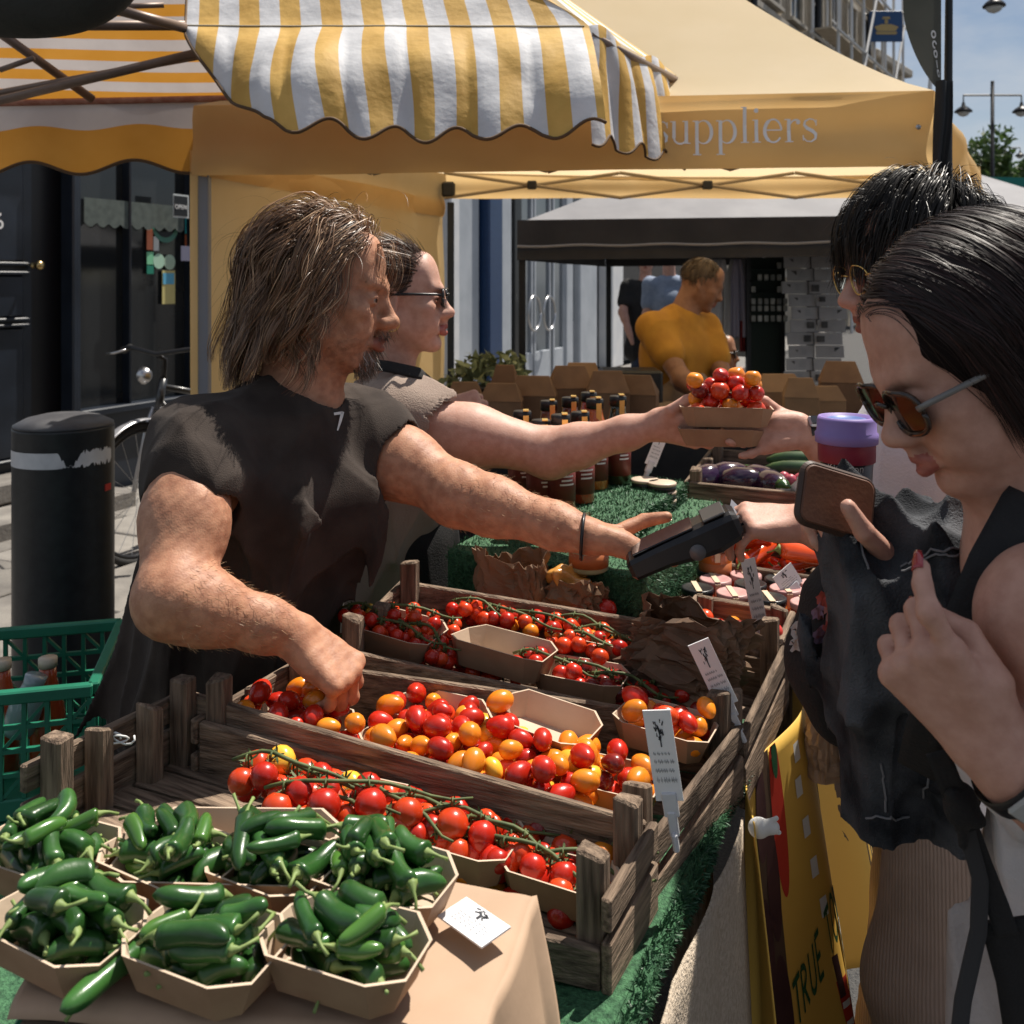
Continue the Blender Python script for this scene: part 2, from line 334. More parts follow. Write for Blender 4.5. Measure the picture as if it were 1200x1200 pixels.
def arm(S, sh, el, wr, r=(.058, .055, .045, .047, .030), bic=(0, 0, 0), k=.025, bul=1.0):
    sh, el, wr = A3(sh), A3(el), A3(wr); m = sh * .5 + el * .5 + A3(bic); f = el * .72 + wr * .28
    S.ell(sh, r[0], None, k); S.cap(sh, m, r[0] * .92, r[1], k); S.cap(m, el, r[1], r[2], k); S.ell(el, r[2] * .96, None, k)
    S.cap(el, f, r[2] * .98, r[3], k); S.cap(f, el * .25 + wr * .75, r[3], r[4] * 1.14, k); S.cap(el * .25 + wr * .75, wr, r[4] * 1.14, r[4], k)
def finish(S, name, mats, parent, regions=(), smooth=0):
    global LASTV
    V, Q = S.mesh(); LASTV = V
    me = np_mesh(name, V, Q)
    for q in (mats if isinstance(mats, (list, tuple)) else [mats]): me.materials.append(q)
    if regions:
        C = V[Q].mean(1); mi = np.zeros(len(Q), np.int32)
        for c, r, M, i in regions:
            d = ((C - np.array(c)) @ np.array(M)) / np.array(r); mi[(d ** 2).sum(1) < 1] = i
        me.polygons.foreach_set('material_index', mi)
    return put(name, me, None, parent)
def hair_mat(name, c1, c2, c3=None, rough=.45, spec=.35):
    m = bpy.data.materials.new(name); m.use_nodes = True; nt = m.node_tree; N = nt.nodes; L = nt.links; b = N['Principled BSDF']
    g = N.new('ShaderNodeNewGeometry'); rp = N.new('ShaderNodeValToRGB'); e = rp.color_ramp.elements; e[0].color = c1; e[1].color = c2
    if c3: x = rp.color_ramp.elements.new(.82); x.color = c2; rp.color_ramp.elements[2].color = c3
    L.new(g.outputs['Random Per Island'], rp.inputs[0]); L.new(rp.outputs[0], b.inputs['Base Color'])
    b.inputs['Roughness'].default_value = rough; b.inputs['Specular IOR Level'].default_value = spec; return m
def strands(P0, width, nrm_c, roll=.5, taper=.35):
    """(n, s, 3) polylines -> ribbon mesh arrays"""
    n, s, _ = P0.shape; T = np.gradient(P0, axis=1); T /= np.linalg.norm(T, axis=2, keepdims=True) + 1e-9
    O = P0 - nrm_c; O /= np.linalg.norm(O, axis=2, keepdims=True) + 1e-9; sd_ = np.cross(T, O); sd_ /= np.linalg.norm(sd_, axis=2, keepdims=True) + 1e-9
    nn = np.cross(sd_, T); a = RNG.normal(0, roll, (n, 1, 1)); sd_ = sd_ * np.cos(a) + nn * np.sin(a)
    t = np.linspace(0, 1, s)[None, :, None]; wd = width * RNG.uniform(.6, 1.3, (n, 1, 1)) * (1 - (1 - taper) * t ** 2)
    V = np.stack([P0 - sd_ * wd, P0 + sd_ * wd], 2).reshape(-1, 3); b = (np.arange(n)[:, None] * s + np.arange(s - 1)[None, :]) * 2
    return V, np.stack([b, b + 1, b + 3, b + 2], 2).reshape(-1, 4)
def hair(hd, name, m, parent, n, keep, crown, length, comb=(0, 0, 0), lift=.12, grav=.35, steps=12, width=.0008, clump=.6, K=120, curl=.0, freq=7., layer=.10, coll=(), scalp=True, scalp_m=None, jit=.12, cap_keep=None, roll=.5, off=.0, cling=None):
    C = np.array((-.014, 0, .036)); RR = np.array((.0985, .078, .0895)); k = hd.k
    d = RNG.normal(size=(n * 8, 3)); d /= np.linalg.norm(d, axis=1, keepdims=True); p = C + d * RR
    p = p[keep(p)][:n]; n = len(p); N0 = (p - C) / RR ** 2; N0 /= np.linalg.norm(N0, axis=1, keepdims=True)
    t = p - np.array(crown); t -= N0 * (t * N0).sum(1, keepdims=True); t /= np.linalg.norm(t, axis=1, keepdims=True) + 1e-6
    comb = comb(p) if callable(comb) else np.array(comb)
    dr = t * (1 - lift) + N0 * lift + comb + RNG.normal(0, jit, (n, 3)) * .5; dr /= np.linalg.norm(dr, axis=1, keepdims=True)
    L = length(p) * RNG.uniform(.82, 1.08, n); g = hd.M.T @ np.array((0, 0, -1.)); lay = 1.0 + off + RNG.uniform(0, layer, (n, 1))
    out = [p]; q = p.copy()
    for i in range(steps):
        dr = dr + g * grav; dr /= np.linalg.norm(dr, axis=1, keepdims=True); nq = q + dr * (L / steps)[:, None]
        for c, r in ((C, RR),) + tuple((np.array(a), np.array(b)) for a, b in coll):
            l2 = 1 + (lay - 1) * min(1, (i + 1) / 4); e = (nq - c) / (r * l2); m_ = np.linalg.norm(e, axis=1, keepdims=True); nq = np.where(m_ < 1, c + (nq - c) / np.maximum(m_, .2), nq)
            if cling is not None and c is C: nq = np.where((m_ > 1.03) & (nq[:, 2:3] > cling), c + (nq - c) * 1.03 / m_, nq)
        dr = nq - q; dr /= np.linalg.norm(dr, axis=1, keepdims=True) + 1e-9; q = nq; out.append(q)
    X = np.stack(out, 1); gi = RNG.choice(n, min(K, n), replace=False); own = gi[np.argmin(((p[:, None] - p[gi][None]) ** 2).sum(2), 1)]
    s = np.linspace(0, 1, steps + 1)[None, :, None]; Gd = X[own]; X = Gd + (X - Gd) * (1 - clump * s ** .7)
    if curl:
        ph = RNG.uniform(0, 6.28, n)[own][:, None] + RNG.normal(0, .25, (n, 1)); fr = (freq * RNG.uniform(.75, 1.25, n))[own][:, None]; am = (curl * RNG.uniform(.5, 1.4, n))[own][:, None]
        w_ = s[:, :, 0] * (L[:, None]) * fr * 10 + ph; a = am * s[:, :, 0]
        O = X - C; O /= np.linalg.norm(O, axis=2, keepdims=True) + 1e-9; T = np.gradient(X, axis=1); sd_ = np.cross(T, O); sd_ /= np.linalg.norm(sd_, axis=2, keepdims=True) + 1e-9
        X = X + sd_ * (a * np.sin(w_))[..., None] + O * (a * .7 * np.cos(w_))[..., None]
    X = hd.o + (X * k) @ hd.M.T
    V, Q = strands(X, width, hd.o, roll); o = put(name, np_mesh(name, V, Q), m, parent)
    if scalp:
        ck = cap_keep or keep; u, v = np.meshgrid(np.linspace(0, 2 * np.pi, 65)[:-1], np.linspace(0, np.pi, 40)); q = C + np.stack([np.cos(u) * np.sin(v), np.sin(u) * np.sin(v), np.cos(v)], -1).reshape(-1, 3) * RR * .992
        ok = ck(q); f = []
        for i in range(39):
            for j in range(64):
                c4 = (i * 64 + j, (i + 1) * 64 + j, (i + 1) * 64 + (j + 1) % 64, i * 64 + (j + 1) % 64)
                if all(ok[x] for x in c4): f.append(c4)
        me = np_mesh('scalp_hair', hd.o + (q * k) @ hd.M.T, f); put('scalp_hair', me, scalp_m or m, o)
    return o
def hairline(pts):
    xs, zs = [a for a, b in pts], [b for a, b in pts]
    return lambda p: p[:, 2] > np.interp(p[:, 0], xs, zs)
def nz(seed, f, amp):                                                                   # smooth pseudo-random wave field
    r = np.random.default_rng(seed); K = [(r.normal(size=3) * f, r.uniform(0, 6.28), r.uniform(.5, 1)) for _ in range(7)]
    return lambda x, y, z: sum(a * np.sin(k[0] * x + k[1] * y + k[2] * z + ph) for k, ph, a in K) * (amp / 3.0)
def folds(seed, dirv, f, amp, sharp=2):                                                 # long pleats running along dirv
    r = np.random.default_rng(seed); d = np.array(Vector(dirv).normalized()); o = np.array(Vector(d).orthogonal().normalized()); o2 = np.cross(d, o)
    wv = nz(seed + 1, f * .25, 1.4); W_ = [(o * r.normal() + o2 * r.normal()) * f for _ in range(3)]
    def fn(x, y, z):
        w_ = wv(x, y, z); return sum((1 - np.abs(np.sin((k[0] * x + k[1] * y + k[2] * z) + w_ + i))) ** sharp for i, k in enumerate(W_)) * (-amp / 1.5) + amp * .5
    return fn

def hair_mass(hd, parent, m, prims, curve, h=.003, seed=1, cut=None):
    """the body of a hairdo in head coordinates: ellipsoids (centre, radii), cut in front of the face curve (z -> x)"""
    lo, hi = bounds([hd.w(x, y, z) for x in (-.16, .12) for y in (-.13, .13) for z in (-.2, .16)], .01); S_ = Sdf(lo, hi, h)
    for c, r in prims: S_.ell(hd.w(*c), np.array(r) * hd.k, hd.M, .03)
    x, y, z = S_.ax[0][:, None, None] - hd.o[0], S_.ax[1][None, :, None] - hd.o[1], S_.ax[2][None, None, :] - hd.o[2]; lx = (x * hd.M[0, 0] + y * hd.M[1, 0] + z * hd.M[2, 0]) / hd.k; lz = (x * hd.M[0, 2] + y * hd.M[1, 2] + z * hd.M[2, 2]) / hd.k
    zs = [a for a, b in curve]; xs = [b for a, b in curve]; S_.D = np.maximum(S_.D, (lx - np.interp(lz, zs, xs)) * .7).astype(np.float32); 
    if cut is not None: S_.D = np.maximum(S_.D, (cut - lz)).astype(np.float32)
    return finish(S_, 'hair_mass', m, parent)
def bob_strands(hd, parent, m, n, curve, C, RR, x0, drift, below, width=.0006, seed=1, wob=.004, part=0.0, name='hair', fan=0.0):
    """strands combed from a parting on the crown down both sides, along the hair mass"""
    r = np.random.default_rng(seed); s = 26; u = np.linspace(0, 1, s)[None, :]; xs0 = r.uniform(x0[0], x0[1], (n, 1)); sg = np.where(r.random((n, 1)) < .5, -1., 1.); tot = r.uniform(.70, 1.0, (n, 1)); zs = [a for a, b in curve]; xc = [b for a, b in curve]; lay = r.uniform(.985, 1.035, (n, 1))
    x = xs0 - (drift * r.uniform(.7, 1.25, (n, 1)) + fan * (x0[1] - xs0)) * u ** 1.3; k = np.floor(xs0 * 90); x += wob * np.sin(u * 6 + k * 2.3) * u + r.normal(0, .0018, (n, 1)) * u
    ph = np.minimum(u * tot * 1.55, .98) * (np.pi / 2) + part; dn = np.maximum(u * tot * 1.55 - .98, 0) * below / .57
    q = np.sqrt(np.clip(1 - ((x - C[0]) / RR[0]) ** 2, .02, 1)); y = sg * RR[1] * q * np.sin(ph) * lay + sg * wob * .6 * np.sin(u * 8 + k * 1.7) * u; z = C[2] + RR[2] * q * np.cos(ph) * lay - dn
    y *= 1 - .25 * np.clip(dn / .12, 0, 1); y = np.where(x > .045, sg * np.maximum(np.abs(y), np.interp(z, [.045, .072, .094], [.067, .056, .0])), y); lim = np.interp(z, zs, xc) + r.normal(.002, .002, (n, 1)); x = np.minimum(x, lim); X = hd.o + (np.stack([x, y, z], 2) * hd.k) @ hd.M.T
    return put(name, np_mesh(name, *strands(X, width, hd.o, .35)), m, parent)
# ---------------------------------------------------------------- materials in use
SKIN_TAN = mat('skin_tanned', (.36, .165, .098), (.50, .255, .155), rough=.52, scale=60, bump=.11, bscale=330, sss=.08, spec=.35, detail=8)
SKIN_PALE = mat('skin_pale', (.50, .27, .20), (.58, .34, .26), rough=.55, scale=70, detail=8, bump=.08, bscale=280, sss=.12)
SKIN_PINK = mat('skin_pink', (.46, .24, .175), (.54, .30, .225), rough=.55, scale=70, detail=8, bump=.08, bscale=260, sss=.12)
SKIN_BROWN = mat('skin_brown', (.26, .12, .065), (.33, .16, .09), rough=.47, scale=40, bump=.08, bscale=260, sss=.1)
LIP = mat('lip', (.33, .10, .08), (.40, .13, .10), rough=.38, scale=120, bump=.1)
LIP_DULL = mat('lip_dull', (.26, .09, .06), rough=.45)
TEE = mat('washed_black_cotton', (.030, .022, .0185), (.056, .043, .036), rough=.9, scale=14, bump=.2, bscale=500, sheen=.04, spec=.25)
TAUPE = mat('taupe_cotton', (.27, .20, .16), (.34, .26, .21), rough=.9, scale=10, bump=.3, bscale=320, sheen=.2)
BLACKC = mat('black_cloth', (.008, .008, .009), (.014, .013, .013), rough=.85, scale=20, bump=.25, bscale=300)
WHITEC = mat('white_cotton', (.62, .62, .66), (.72, .71, .74), rough=.85, scale=12, bump=.2, bscale=300)
MUSTARD = mat('mustard_jersey', (.42, .19, .022), (.52, .25, .03), rough=.85, scale=12, bump=.2, bscale=300)
DENIM = mat('black_denim', (.013, .0145, .018), (.085, .090, .10), rough=.85, scale=14, bump=.5, bscale=420, detail=10, spec=.2, contrast=(.36, .64))
CORD = mat('taupe_corduroy', (.25, .195, .165), (.31, .245, .21), rough=.9, scale=18, bump=.2, bscale=200, sheen=.1)
WOOD = mat('weathered_wood', (.060, .038, .025), (.30, .215, .15), rough=.85, scale=9, bump=.5, bscale=26, stretch=(1.2, 16, 16), rand=.22, detail=8, contrast=(.3, .72))
WOODV = mat('weathered_wood_upright', (.060, .038, .025), (.30, .215, .15), rough=.85, scale=9, bump=.5, bscale=26, stretch=(14, 14, 1.2), rand=.22, detail=8, contrast=(.3, .72))
KRAFT = mat('kraft_card', (.30, .175, .10), (.36, .22, .13), rough=.75, scale=22, bump=.06, bscale=140, rand=.10, stretch=(1, 1, 1.001))
KRAFTIN = mat('kraft_card_lining', (.50, .385, .28), (.56, .44, .33), rough=.75, scale=18, bump=.05, bscale=120)
PAPER = mat('brown_paper', (.40, .275, .185), (.46, .32, .22), rough=.72, scale=8, bump=.12, bscale=22)
BAGP = mat('brown_bag_paper', (.185, .105, .058), (.25, .15, .085), rough=.7, scale=9, bump=.25, bscale=26)
def fruit(name, c1, c2, rough=.2): return mat(name, c1, c2, rough=.27, scale=26, coat=.22, rand=.18, sss=.05, contrast=(.3, .7))
T_RED = fruit('red_tomato', (.42, .012, .006), (.55, .028, .010)); T_DARK = fruit('dark_tomato', (.12, .010, .008), (.24, .015, .010))
T_ORA = fruit('orange_tomato', (.72, .20, .012), (.80, .27, .02)); T_YEL = fruit('yellow_tomato', (.80, .40, .03), (.84, .46, .05)); T_SCAR = fruit('scarlet_tomato', (.60, .04, .010), (.70, .075, .015))
PEPG = mat('green_pepper_skin', (.012, .048, .010), (.034, .108, .022), rough=.30, scale=22, coat=.16, rand=.35, contrast=(.28, .75), bump=.08, bscale=60, detail=7)
PEPG2 = mat('light_green_pepper_skin', (.035, .11, .018), (.08, .19, .03), rough=.24, scale=9, coat=.3, rand=.2)
STEM = mat('pepper_stem', (.14, .21, .06), (.22, .29, .09), rough=.6, scale=40)
VINE = mat('tomato_vine', (.055, .080, .025), (.12, .15, .05), rough=.65, scale=60)
REDPEP = mat('red_pepper_skin', (.62, .045, .008), (.72, .09, .012), rough=.2, scale=12, coat=.4, rand=.1)
AUB = mat('aubergine_skin', (.012, .004, .018), (.035, .008, .04), rough=.15, scale=8, coat=.5, rand=.3)
CUC = mat('cucumber_skin', (.012, .04, .012), (.03, .08, .022), rough=.4, scale=20)
TURF = mat('artificial_grass', (.012, .06, .024), (.06, .18, .08), rough=.6, scale=160, bump=.6, bscale=400)
BLADE = mat('artificial_grass_blade', (.010, .05, .022), (.06, .16, .075), rough=.5, scale=30)
BURLAP = mat('hessian', (.44, .36, .27), (.58, .49, .39), rough=.95, scale=170, bump=.7, bscale=260, detail=6)
GREENPL = mat('green_plastic', (.008, .13, .075), (.012, .17, .10), rough=.45, scale=10)
BLACKPL = mat('black_plastic', (.010, .010, .012), (.015, .015, .017), rough=.33, scale=20)
SCREEN = mat('dark_screen', (.006, .006, .008), rough=.06, coat=.6)
STEEL = mat('steel', (.45, .45, .46), rough=.3, metal=1)
ALU = mat('brown_steel_tube', (.16, .11, .085), (.21, .15, .12), rough=.45, metal=.3, scale=12)
BLACKMET = mat('black_metal', (.012, .012, .014), rough=.4, metal=.2)
GLASS = mat('clear_glass', (.95, .96, .96), rough=.02, trans=1, ior=1.45)
GOLD = mat('gold_foil', (.75, .50, .16), rough=.3, metal=.7)
PRINT_W = mat('white_print', (.72, .72, .70), rough=.7)
CARDW = mat('white_card', (.74, .75, .77), (.80, .80, .82), rough=.45, scale=10)
INK = mat('ink', (.03, .032, .04), rough=.7); INKG = mat('grey_ink', (.30, .31, .33), rough=.7)
WOODY = mat('weathered_wood_cross', (.060, .038, .025), (.30, .215, .15), rough=.85, scale=9, bump=.5, bscale=26, stretch=(16, 1.2, 16), rand=.22, detail=8, contrast=(.3, .72))
# ---------------------------------------------------------------- the street
ASPH = mat('asphalt', (.045, .045, .047), (.085, .083, .08), rough=.9, scale=120, bump=.8, bscale=260)
m = MB(); m.grid(lambda a, b: (-400 + 900 * a, -60 + 1200 * b, 0), 6, 6); o = m.build('road', ASPH); tag(o, kind='structure')
SLAB = mat('paving_stone', (.13, .12, .11), (.21, .195, .175), rough=.85, scale=5, bump=.3, bscale=60, rand=.2)
def stallroot(name, label, cat, group=None): return thing(name, label, cat, tuple(OO), ROT, group)
UF = -4.85
def fY(px, u=UF):
    a = (px - 600) / F; return (u + .157 - .446) / (.9085 * a - .418)
def fv(px, u=UF):
    Y = fY(px, u); return .418 * ((px - 600) / F * Y - .173) + .9085 * (Y - 1.068)
def fz(px, py, u=UF): return H - (py - HY) * fY(px, u) / F
pv = thing('pavement', None, None, tuple(OO), ROT); pv['kind'] = 'structure'
m = MB(); m.box((-3.85, 8, .04), (1.94, 40, .08)); q = m.build('bedding', mat('mortar', (.16, .15, .14), (.2, .19, .18), rough=.95, scale=30), pv, True)
pm_ = {}
for i in range(14):
    for j in range(3):
        L_ = .62; k = (j, random.randrange(2)); du = (1.9 / 3)
        if k not in pm_:
            b = MB(); b.box((0, 0, 0), (du - .012, L_ - .012, .045), ch=.006); pm_[k] = b.mesh('paving_slab'); pm_[k].materials.append(SLAB)
        s_ = bpy.data.objects.new('paving_slab', pm_[k]); link(s_, pv); s_.location = (-4.78 + du * (j + .5), 1.0 + L_ * (i + (.5 if j % 2 else 0)), .0985 + random.uniform(-.003, .003))
for i in range(12):
    b = MB(); b.box((-2.80, .8 + i * .92, .06), (.15, .91, .135), ch=.012); b.build('kerb_stone', SLAB, pv, True)
# ---------------------------------------------------------------- dark shop with the panelled door
NAVY = mat('navy_gloss_paint', (.010, .014, .022), (.016, .022, .034), rough=.32, scale=6)
BLK = mat('black_gloss_paint', (.006, .006, .008), rough=.35)
DARKGL = mat('dark_window_glass', (.012, .014, .016), (.02, .022, .024), rough=.06, scale=2, coat=.3)
INTER = mat('dim_interior', (.03, .03, .032), rough=.9)
BRASS = mat('aged_brass', (.45, .34, .16), rough=.3, metal=1)
def px2(px, py, u=UF): return (fv(px, u), fz(px, py, u))
shop = stallroot('shop_building', 'dark navy shop front with panelled door behind the bicycle and bollard', 'shop')
def wall(name, v0, v1, z0, z1, m, par, u=UF, t=.12, ch=0):
    b = MB(); b.box((u - t / 2, (v0 + v1) / 2, (z0 + z1) / 2), (t, abs(v1 - v0), z1 - z0), ch=ch); return b.build(name, m, par, True)
vA, vB, vC, vD, vE = fv(-90), fv(50), fv(88), fv(226), fv(300)
d = wall('door', fv(-75), vB, .28, 2.5, NAVY, shop, UF - .10, .06)
for (a, b_, z0, z1) in ((fv(-60), fv(-18), 1.62, 2.38), (fv(-4), fv(40), 1.62, 2.38), (fv(-60), fv(-18), .42, 1.22), (fv(-4), fv(40), .42, 1.22), (fv(-4), fv(40), 1.28, 1.54), (fv(-60), fv(-18), 1.28, 1.54)):
    wall('door_panel', a, b_, z0, z1, NAVY, d, UF - .085, .04, .012)
    for zz in (z0 - .012, z1 + .012):
        b = MB(); b.box((UF - .085, (a + b_) / 2, zz), (.05, b_ - a + .05, .022), ch=.006); b.build('moulding', NAVY, d, True)
b = MB(); b.smooth = True; v_, z_ = px2(48, 311); b.lathe((UF - .07, v_, z_), [(.02, 0), (.02, .006), (.01, .012), (.012, .04), (.03, .055), (.024, .075), (.0001, .08)], 16, cyl_axes((1, 0, 0))); b.build('door_knob', BRASS, d, True)
def text_obj(s, size, mt, name='lettering', extrude=.001, align='CENTER'):
    cu = bpy.data.curves.new('t', 'FONT'); cu.body = s; cu.size = size; cu.align_x = align; cu.extrude = extrude; cu.resolution_u = 4
    o = bpy.data.objects.new('t', cu); COL.objects.link(o); me = bpy.data.meshes.new_from_object(o); bpy.data.objects.remove(o); bpy.data.curves.remove(cu)
    me.materials.clear(); me.materials.append(mt); me.name = name; return me
def text_on(s, size, mt, parent, M, local=True, name='lettering', align='CENTER'):
    me = text_obj(s, size, mt, name, align=align); me.transform(M); return put(name, me, None, parent, local)
def facM(v, z, u): return Matrix(((0, 0, 1, u), (1, 0, 0, v), (0, 1, 0, z), (0, 0, 0, 1)))
WHT = mat('white_lettering', (.7, .7, .7), rough=.6)
v_, z_ = px2(7, 268); text_on('6', .14, WHT, d, facM(v_, z_, UF - .06), True, 'house_number')
wall('door_reveal', vB, vC, .1, 2.7, BLK, shop, UF - .12, .30)
wall('door_frame', fv(82), fv(90), .1, 2.6, NAVY, shop, UF + .03, .12, .01)
wall('stall_riser', vC, vD, .1, .62, NAVY, shop, UF, .16, .01)
w_ = wall('window', fv(92), fv(222), .62, 2.62, DARKGL, shop, UF - .05, .02)
for a, b_, z0, z1 in ((fv(88), fv(93), .62, 2.7), (fv(150), fv(152.5), .62, 2.7)): wall('mullion', a, b_, z0, z1, NAVY, w_, UF + .02, .10, .008)
wall('window_post', fv(222), fv(230), .1, 2.75, NAVY, shop, UF + .05, .14, .008)
wall('sill', vC, vD, .62, .67, NAVY, w_, UF + .06, .2, .008)
# a green and white striped awning seen in the window, modelled as a strip of cloth
b = MB(); b.grid(lambda s, t: (UF + .005 , fv(98) + (fv(215) - fv(98)) * s, fz(150, 236) - .03 * abs(math.sin(s * 28)) * t - .16 * t), 60, 2); b.build('awning_in_glass', mat('grey_green_awning', (.06, .075, .07), (.09, .11, .10), rough=.8, scale=20), w_, True)
def sticker(p0, p1, c, name='sticker', rnd=False, u=UF - .03):
    v0, z1 = px2(*p0, u); v1, z0 = px2(*p1, u); b = MB()
    if rnd: b.lathe((u, (v0 + v1) / 2, (z0 + z1) / 2), [((z1 - z0) / 2, 0), ((z1 - z0) / 2, .003)], 24, cyl_axes((1, 0, 0)))
    else: b.box((u, (v0 + v1) / 2, (z0 + z1) / 2), (.004, v1 - v0, z1 - z0))
    return b.build(name, mat('sticker_%d_%d_%d' % c, sr(c), rough=.5), w_, True)
sticker((172, 265), (179, 293), (205, 120, 85)); sticker((180, 277), (186, 294), (200, 205, 205)); sticker((172, 295), (180, 310), (120, 190, 150)); sticker((172, 311), (180, 321), (30, 120, 100))
sticker((181, 297), (191, 315), (165, 200, 180), 'sticker', True); sticker((192, 298), (205, 316), (170, 195, 175), 'sticker', True)
s_ = sticker((190, 317), (205, 356), (190, 180, 120), 'poster'); sticker((191, 320), (204, 333), (90, 165, 200), 'poster_picture', False, UF - .027)
sticker((217, 248), (222, 274), (50, 165, 180)); sticker((217, 275), (222, 300), (170, 95, 60)); sticker((181, 240), (206, 285), (70, 120, 105), 'round_sticker', True); sticker((184, 246), (203, 279), (10, 14, 14), 'round_sticker', True, UF - .027)
s_ = sticker((203, 227), (221, 256), (190, 195, 195), 'open_sign', False, UF + .13); sticker((204.2, 229), (219.8, 254), (10, 12, 14), 'open_sign_face', False, UF + .134)
v_, z_ = px2(212, 245, UF + .138); text_on('OPEN', .045, WHT, w_, facM(v_, z_, UF + .138))
s_ = sticker((212, 288), (226, 306), (105, 105, 125), 'torn_notice', False, UF + .14)
wall('fascia', vA, vE, 2.72, 3.4, NAVY, shop, UF + .04, .2, .01); wall('upper_wall', vA, vE, 3.4, 9.5, mat('london_brick', (.20, .15, .10), (.28, .21, .14), rough=.9, scale=20), shop, UF - .05, .3)
for (z0, n_) in ((0, 2), (.13, 1)):
    b = MB(); b.box((UF + .30 - z0 * 1.6, (fv(-90) + fv(86)) / 2, .16 + z0 / 2 + z0 / 2), (.5 - z0 * 1.8, fv(86) - fv(-90), .12), ch=.012); b.build('door_step', SLAB, shop, True)
wall('back_room', vC, vE, .1, 2.7, INTER, shop, UF - 1.6, .05)
# ---------------------------------------------------------------- pale shop with blue pilaster and glass doors
PALE = mat('pale_grey_paint', (.36, .39, .43), (.42, .45, .49), rough=.55, scale=4); BLUE = mat('blue_gloss_paint', (.012, .035, .10), (.016, .045, .12), rough=.35)
WHITEP = mat('white_paint', (.62, .63, .65), (.70, .70, .70), rough=.5, scale=5); PGLASS = mat('grey_shop_glass', (.10, .12, .135), (.16, .18, .20), rough=.08, scale=.8)
s2 = stallroot('pale_shop_building', 'pale grey shop front with blue pilasters and ring handled glass doors', 'shop')
wall('wall', fv(232), fv(780), .1, 9.5, PALE, s2, UF - .45, .2)
for a, b_, mt in ((519, 530, WHITEP), (534, 562, PALE), (565, 581, BLUE), (582, 600, PALE), (603, 612, BLK), (664, 672, PALE), (680, 700, PALE), (711, 724, WHITEP)):
    wall('pilaster', fv(a), fv(b_), .1, 3.7, mt, s2, UF + (.1 if mt in (BLUE, WHITEP) else .0), .25, .02)
for a, b_ in ((612, 627), (629, 648), (651, 664)):
    dd = wall('glass_door', fv(a), fv(b_), .15, 3.0, PGLASS, s2, UF - .06, .03)
    for p0, p1 in ((fv(a), fv(a) + .05), (fv(b_) - .05, fv(b_))): wall('stile', p0, p1, .15, 3.0, PALE, dd, UF - .03, .07, .006)
    wall('bottom_rail', fv(a) + .05, fv(b_) - .05, .15, .55, PALE, dd, UF - .03, .06, .006)
for pc in (621.5, 639):
    b = MB(); b.smooth = True; v_, z_ = px2(pc, 367); r_ = .23
    b.tube([(UF + .06, v_ + r_ * .9 * math.cos(a), z_ + r_ * math.sin(a)) for a in [i * 2 * math.pi / 24 for i in range(25)]], .018, 8); b.build('ring_handle', STEEL, s2, True)
wall('fascia', fv(500), fv(780), 3.7, 4.5, BLUE, s2, UF + .05, .3, .02)
wall('display_window', fv(531), fv(563), .9, 3.0, PGLASS, s2, UF - .1, .03); wall('display_window', fv(672), fv(680), .9, 3.0, PGLASS, s2, UF - .1, .03); wall('dark_bay', fv(726), fv(830), .1, 3.4, INTER, s2, UF - .2, .1)
# ---------------------------------------------------------------- tall stone terrace with scaffolding, and the lower house beyond
STONE = mat('sooty_stone', (.32, .265, .20), (.50, .43, .33), rough=.9, scale=1.4, bump=.2, bscale=12); TRIM = mat('pale_stone_trim', (.38, .34, .28), (.46, .42, .36), rough=.85, scale=4)
PANE = mat('window_pane', (.035, .04, .045), (.07, .08, .09), rough=.08, scale=.5)
def terrace(name, label, p0, p1, z1, floors, nwin, mt, roofm=None, depth=7, trim=TRIM):
    p0 = Vector(p0); p1 = Vector(p1); dv = (p1 - p0); Lw = dv.length; t = thing(name, label, 'building', (p0.x, p0.y, 0), math.atan2(dv.y, dv.x))
    b = MB(); b.box((Lw / 2, depth / 2, z1 / 2), (Lw, depth, z1)); b.build('wall', mt, t, True)
    b = MB(); b.box((Lw / 2, -.12, z1 - .15), (Lw + .3, .34, .32), ch=.05); b.build('cornice', trim, t, True)
    wm = MB(); wm.box((0, -.03, 0), (.16, .12, 2.0)); 
    for f, (zc, hh) in enumerate(floors):
        b = MB(); b.box((Lw / 2, -.05, zc - hh / 2 - .3), (Lw, .12, .16)); b.build('string_course', trim, t, True)
        for i in range(nwin):
            x = Lw * (i + .5) / nwin; ww = min(1.15, Lw / nwin * .5)
            fr = MB()
            for sx in (-1, 1): fr.box((x + sx * (ww / 2 + .07), -.04, zc), (.14, .13, hh + .1))
            fr.box((x, -.05, zc + hh / 2 + .09), (ww + .42, .16, .16)); fr.box((x, -.08, zc - hh / 2 - .06), (ww + .36, .24, .1)); fo = fr.build('window', trim, t, True)
            g_ = MB(); g_.box((x, -.012, zc), (ww, .02, hh)); g_.build('pane', PANE, fo, True)
            g_ = MB(); g_.box((x, -.03, zc), (ww, .04, .06)); g_.box((x, -.032, zc), (.05, .036, hh)); g_.build('glazing_bar', WHITEP, fo, True)
    return t, Lw
t, Lw = terrace('stone_terrace', 'tall sooty stone terrace behind scaffolding at the top of the street', (5.0, 22.5), (13.2, 35.5), 15.5, ((3.0, 2.0), (6.6, 2.2), (9.8, 2.0), (12.8, 1.7)), 7, STONE)
for x in (0.9, 4.4, 8.4):
    b = MB(); b.tube([(x * 1.7, -.16, .2), (x * 1.7, -.16, 15)], .09, 8); b.build('drainpipe', BLACKMET, t, True)
STUCCO = mat('cream_stucco', (.46, .40, .31), (.54, .47, .37), rough=.9, scale=1.2)
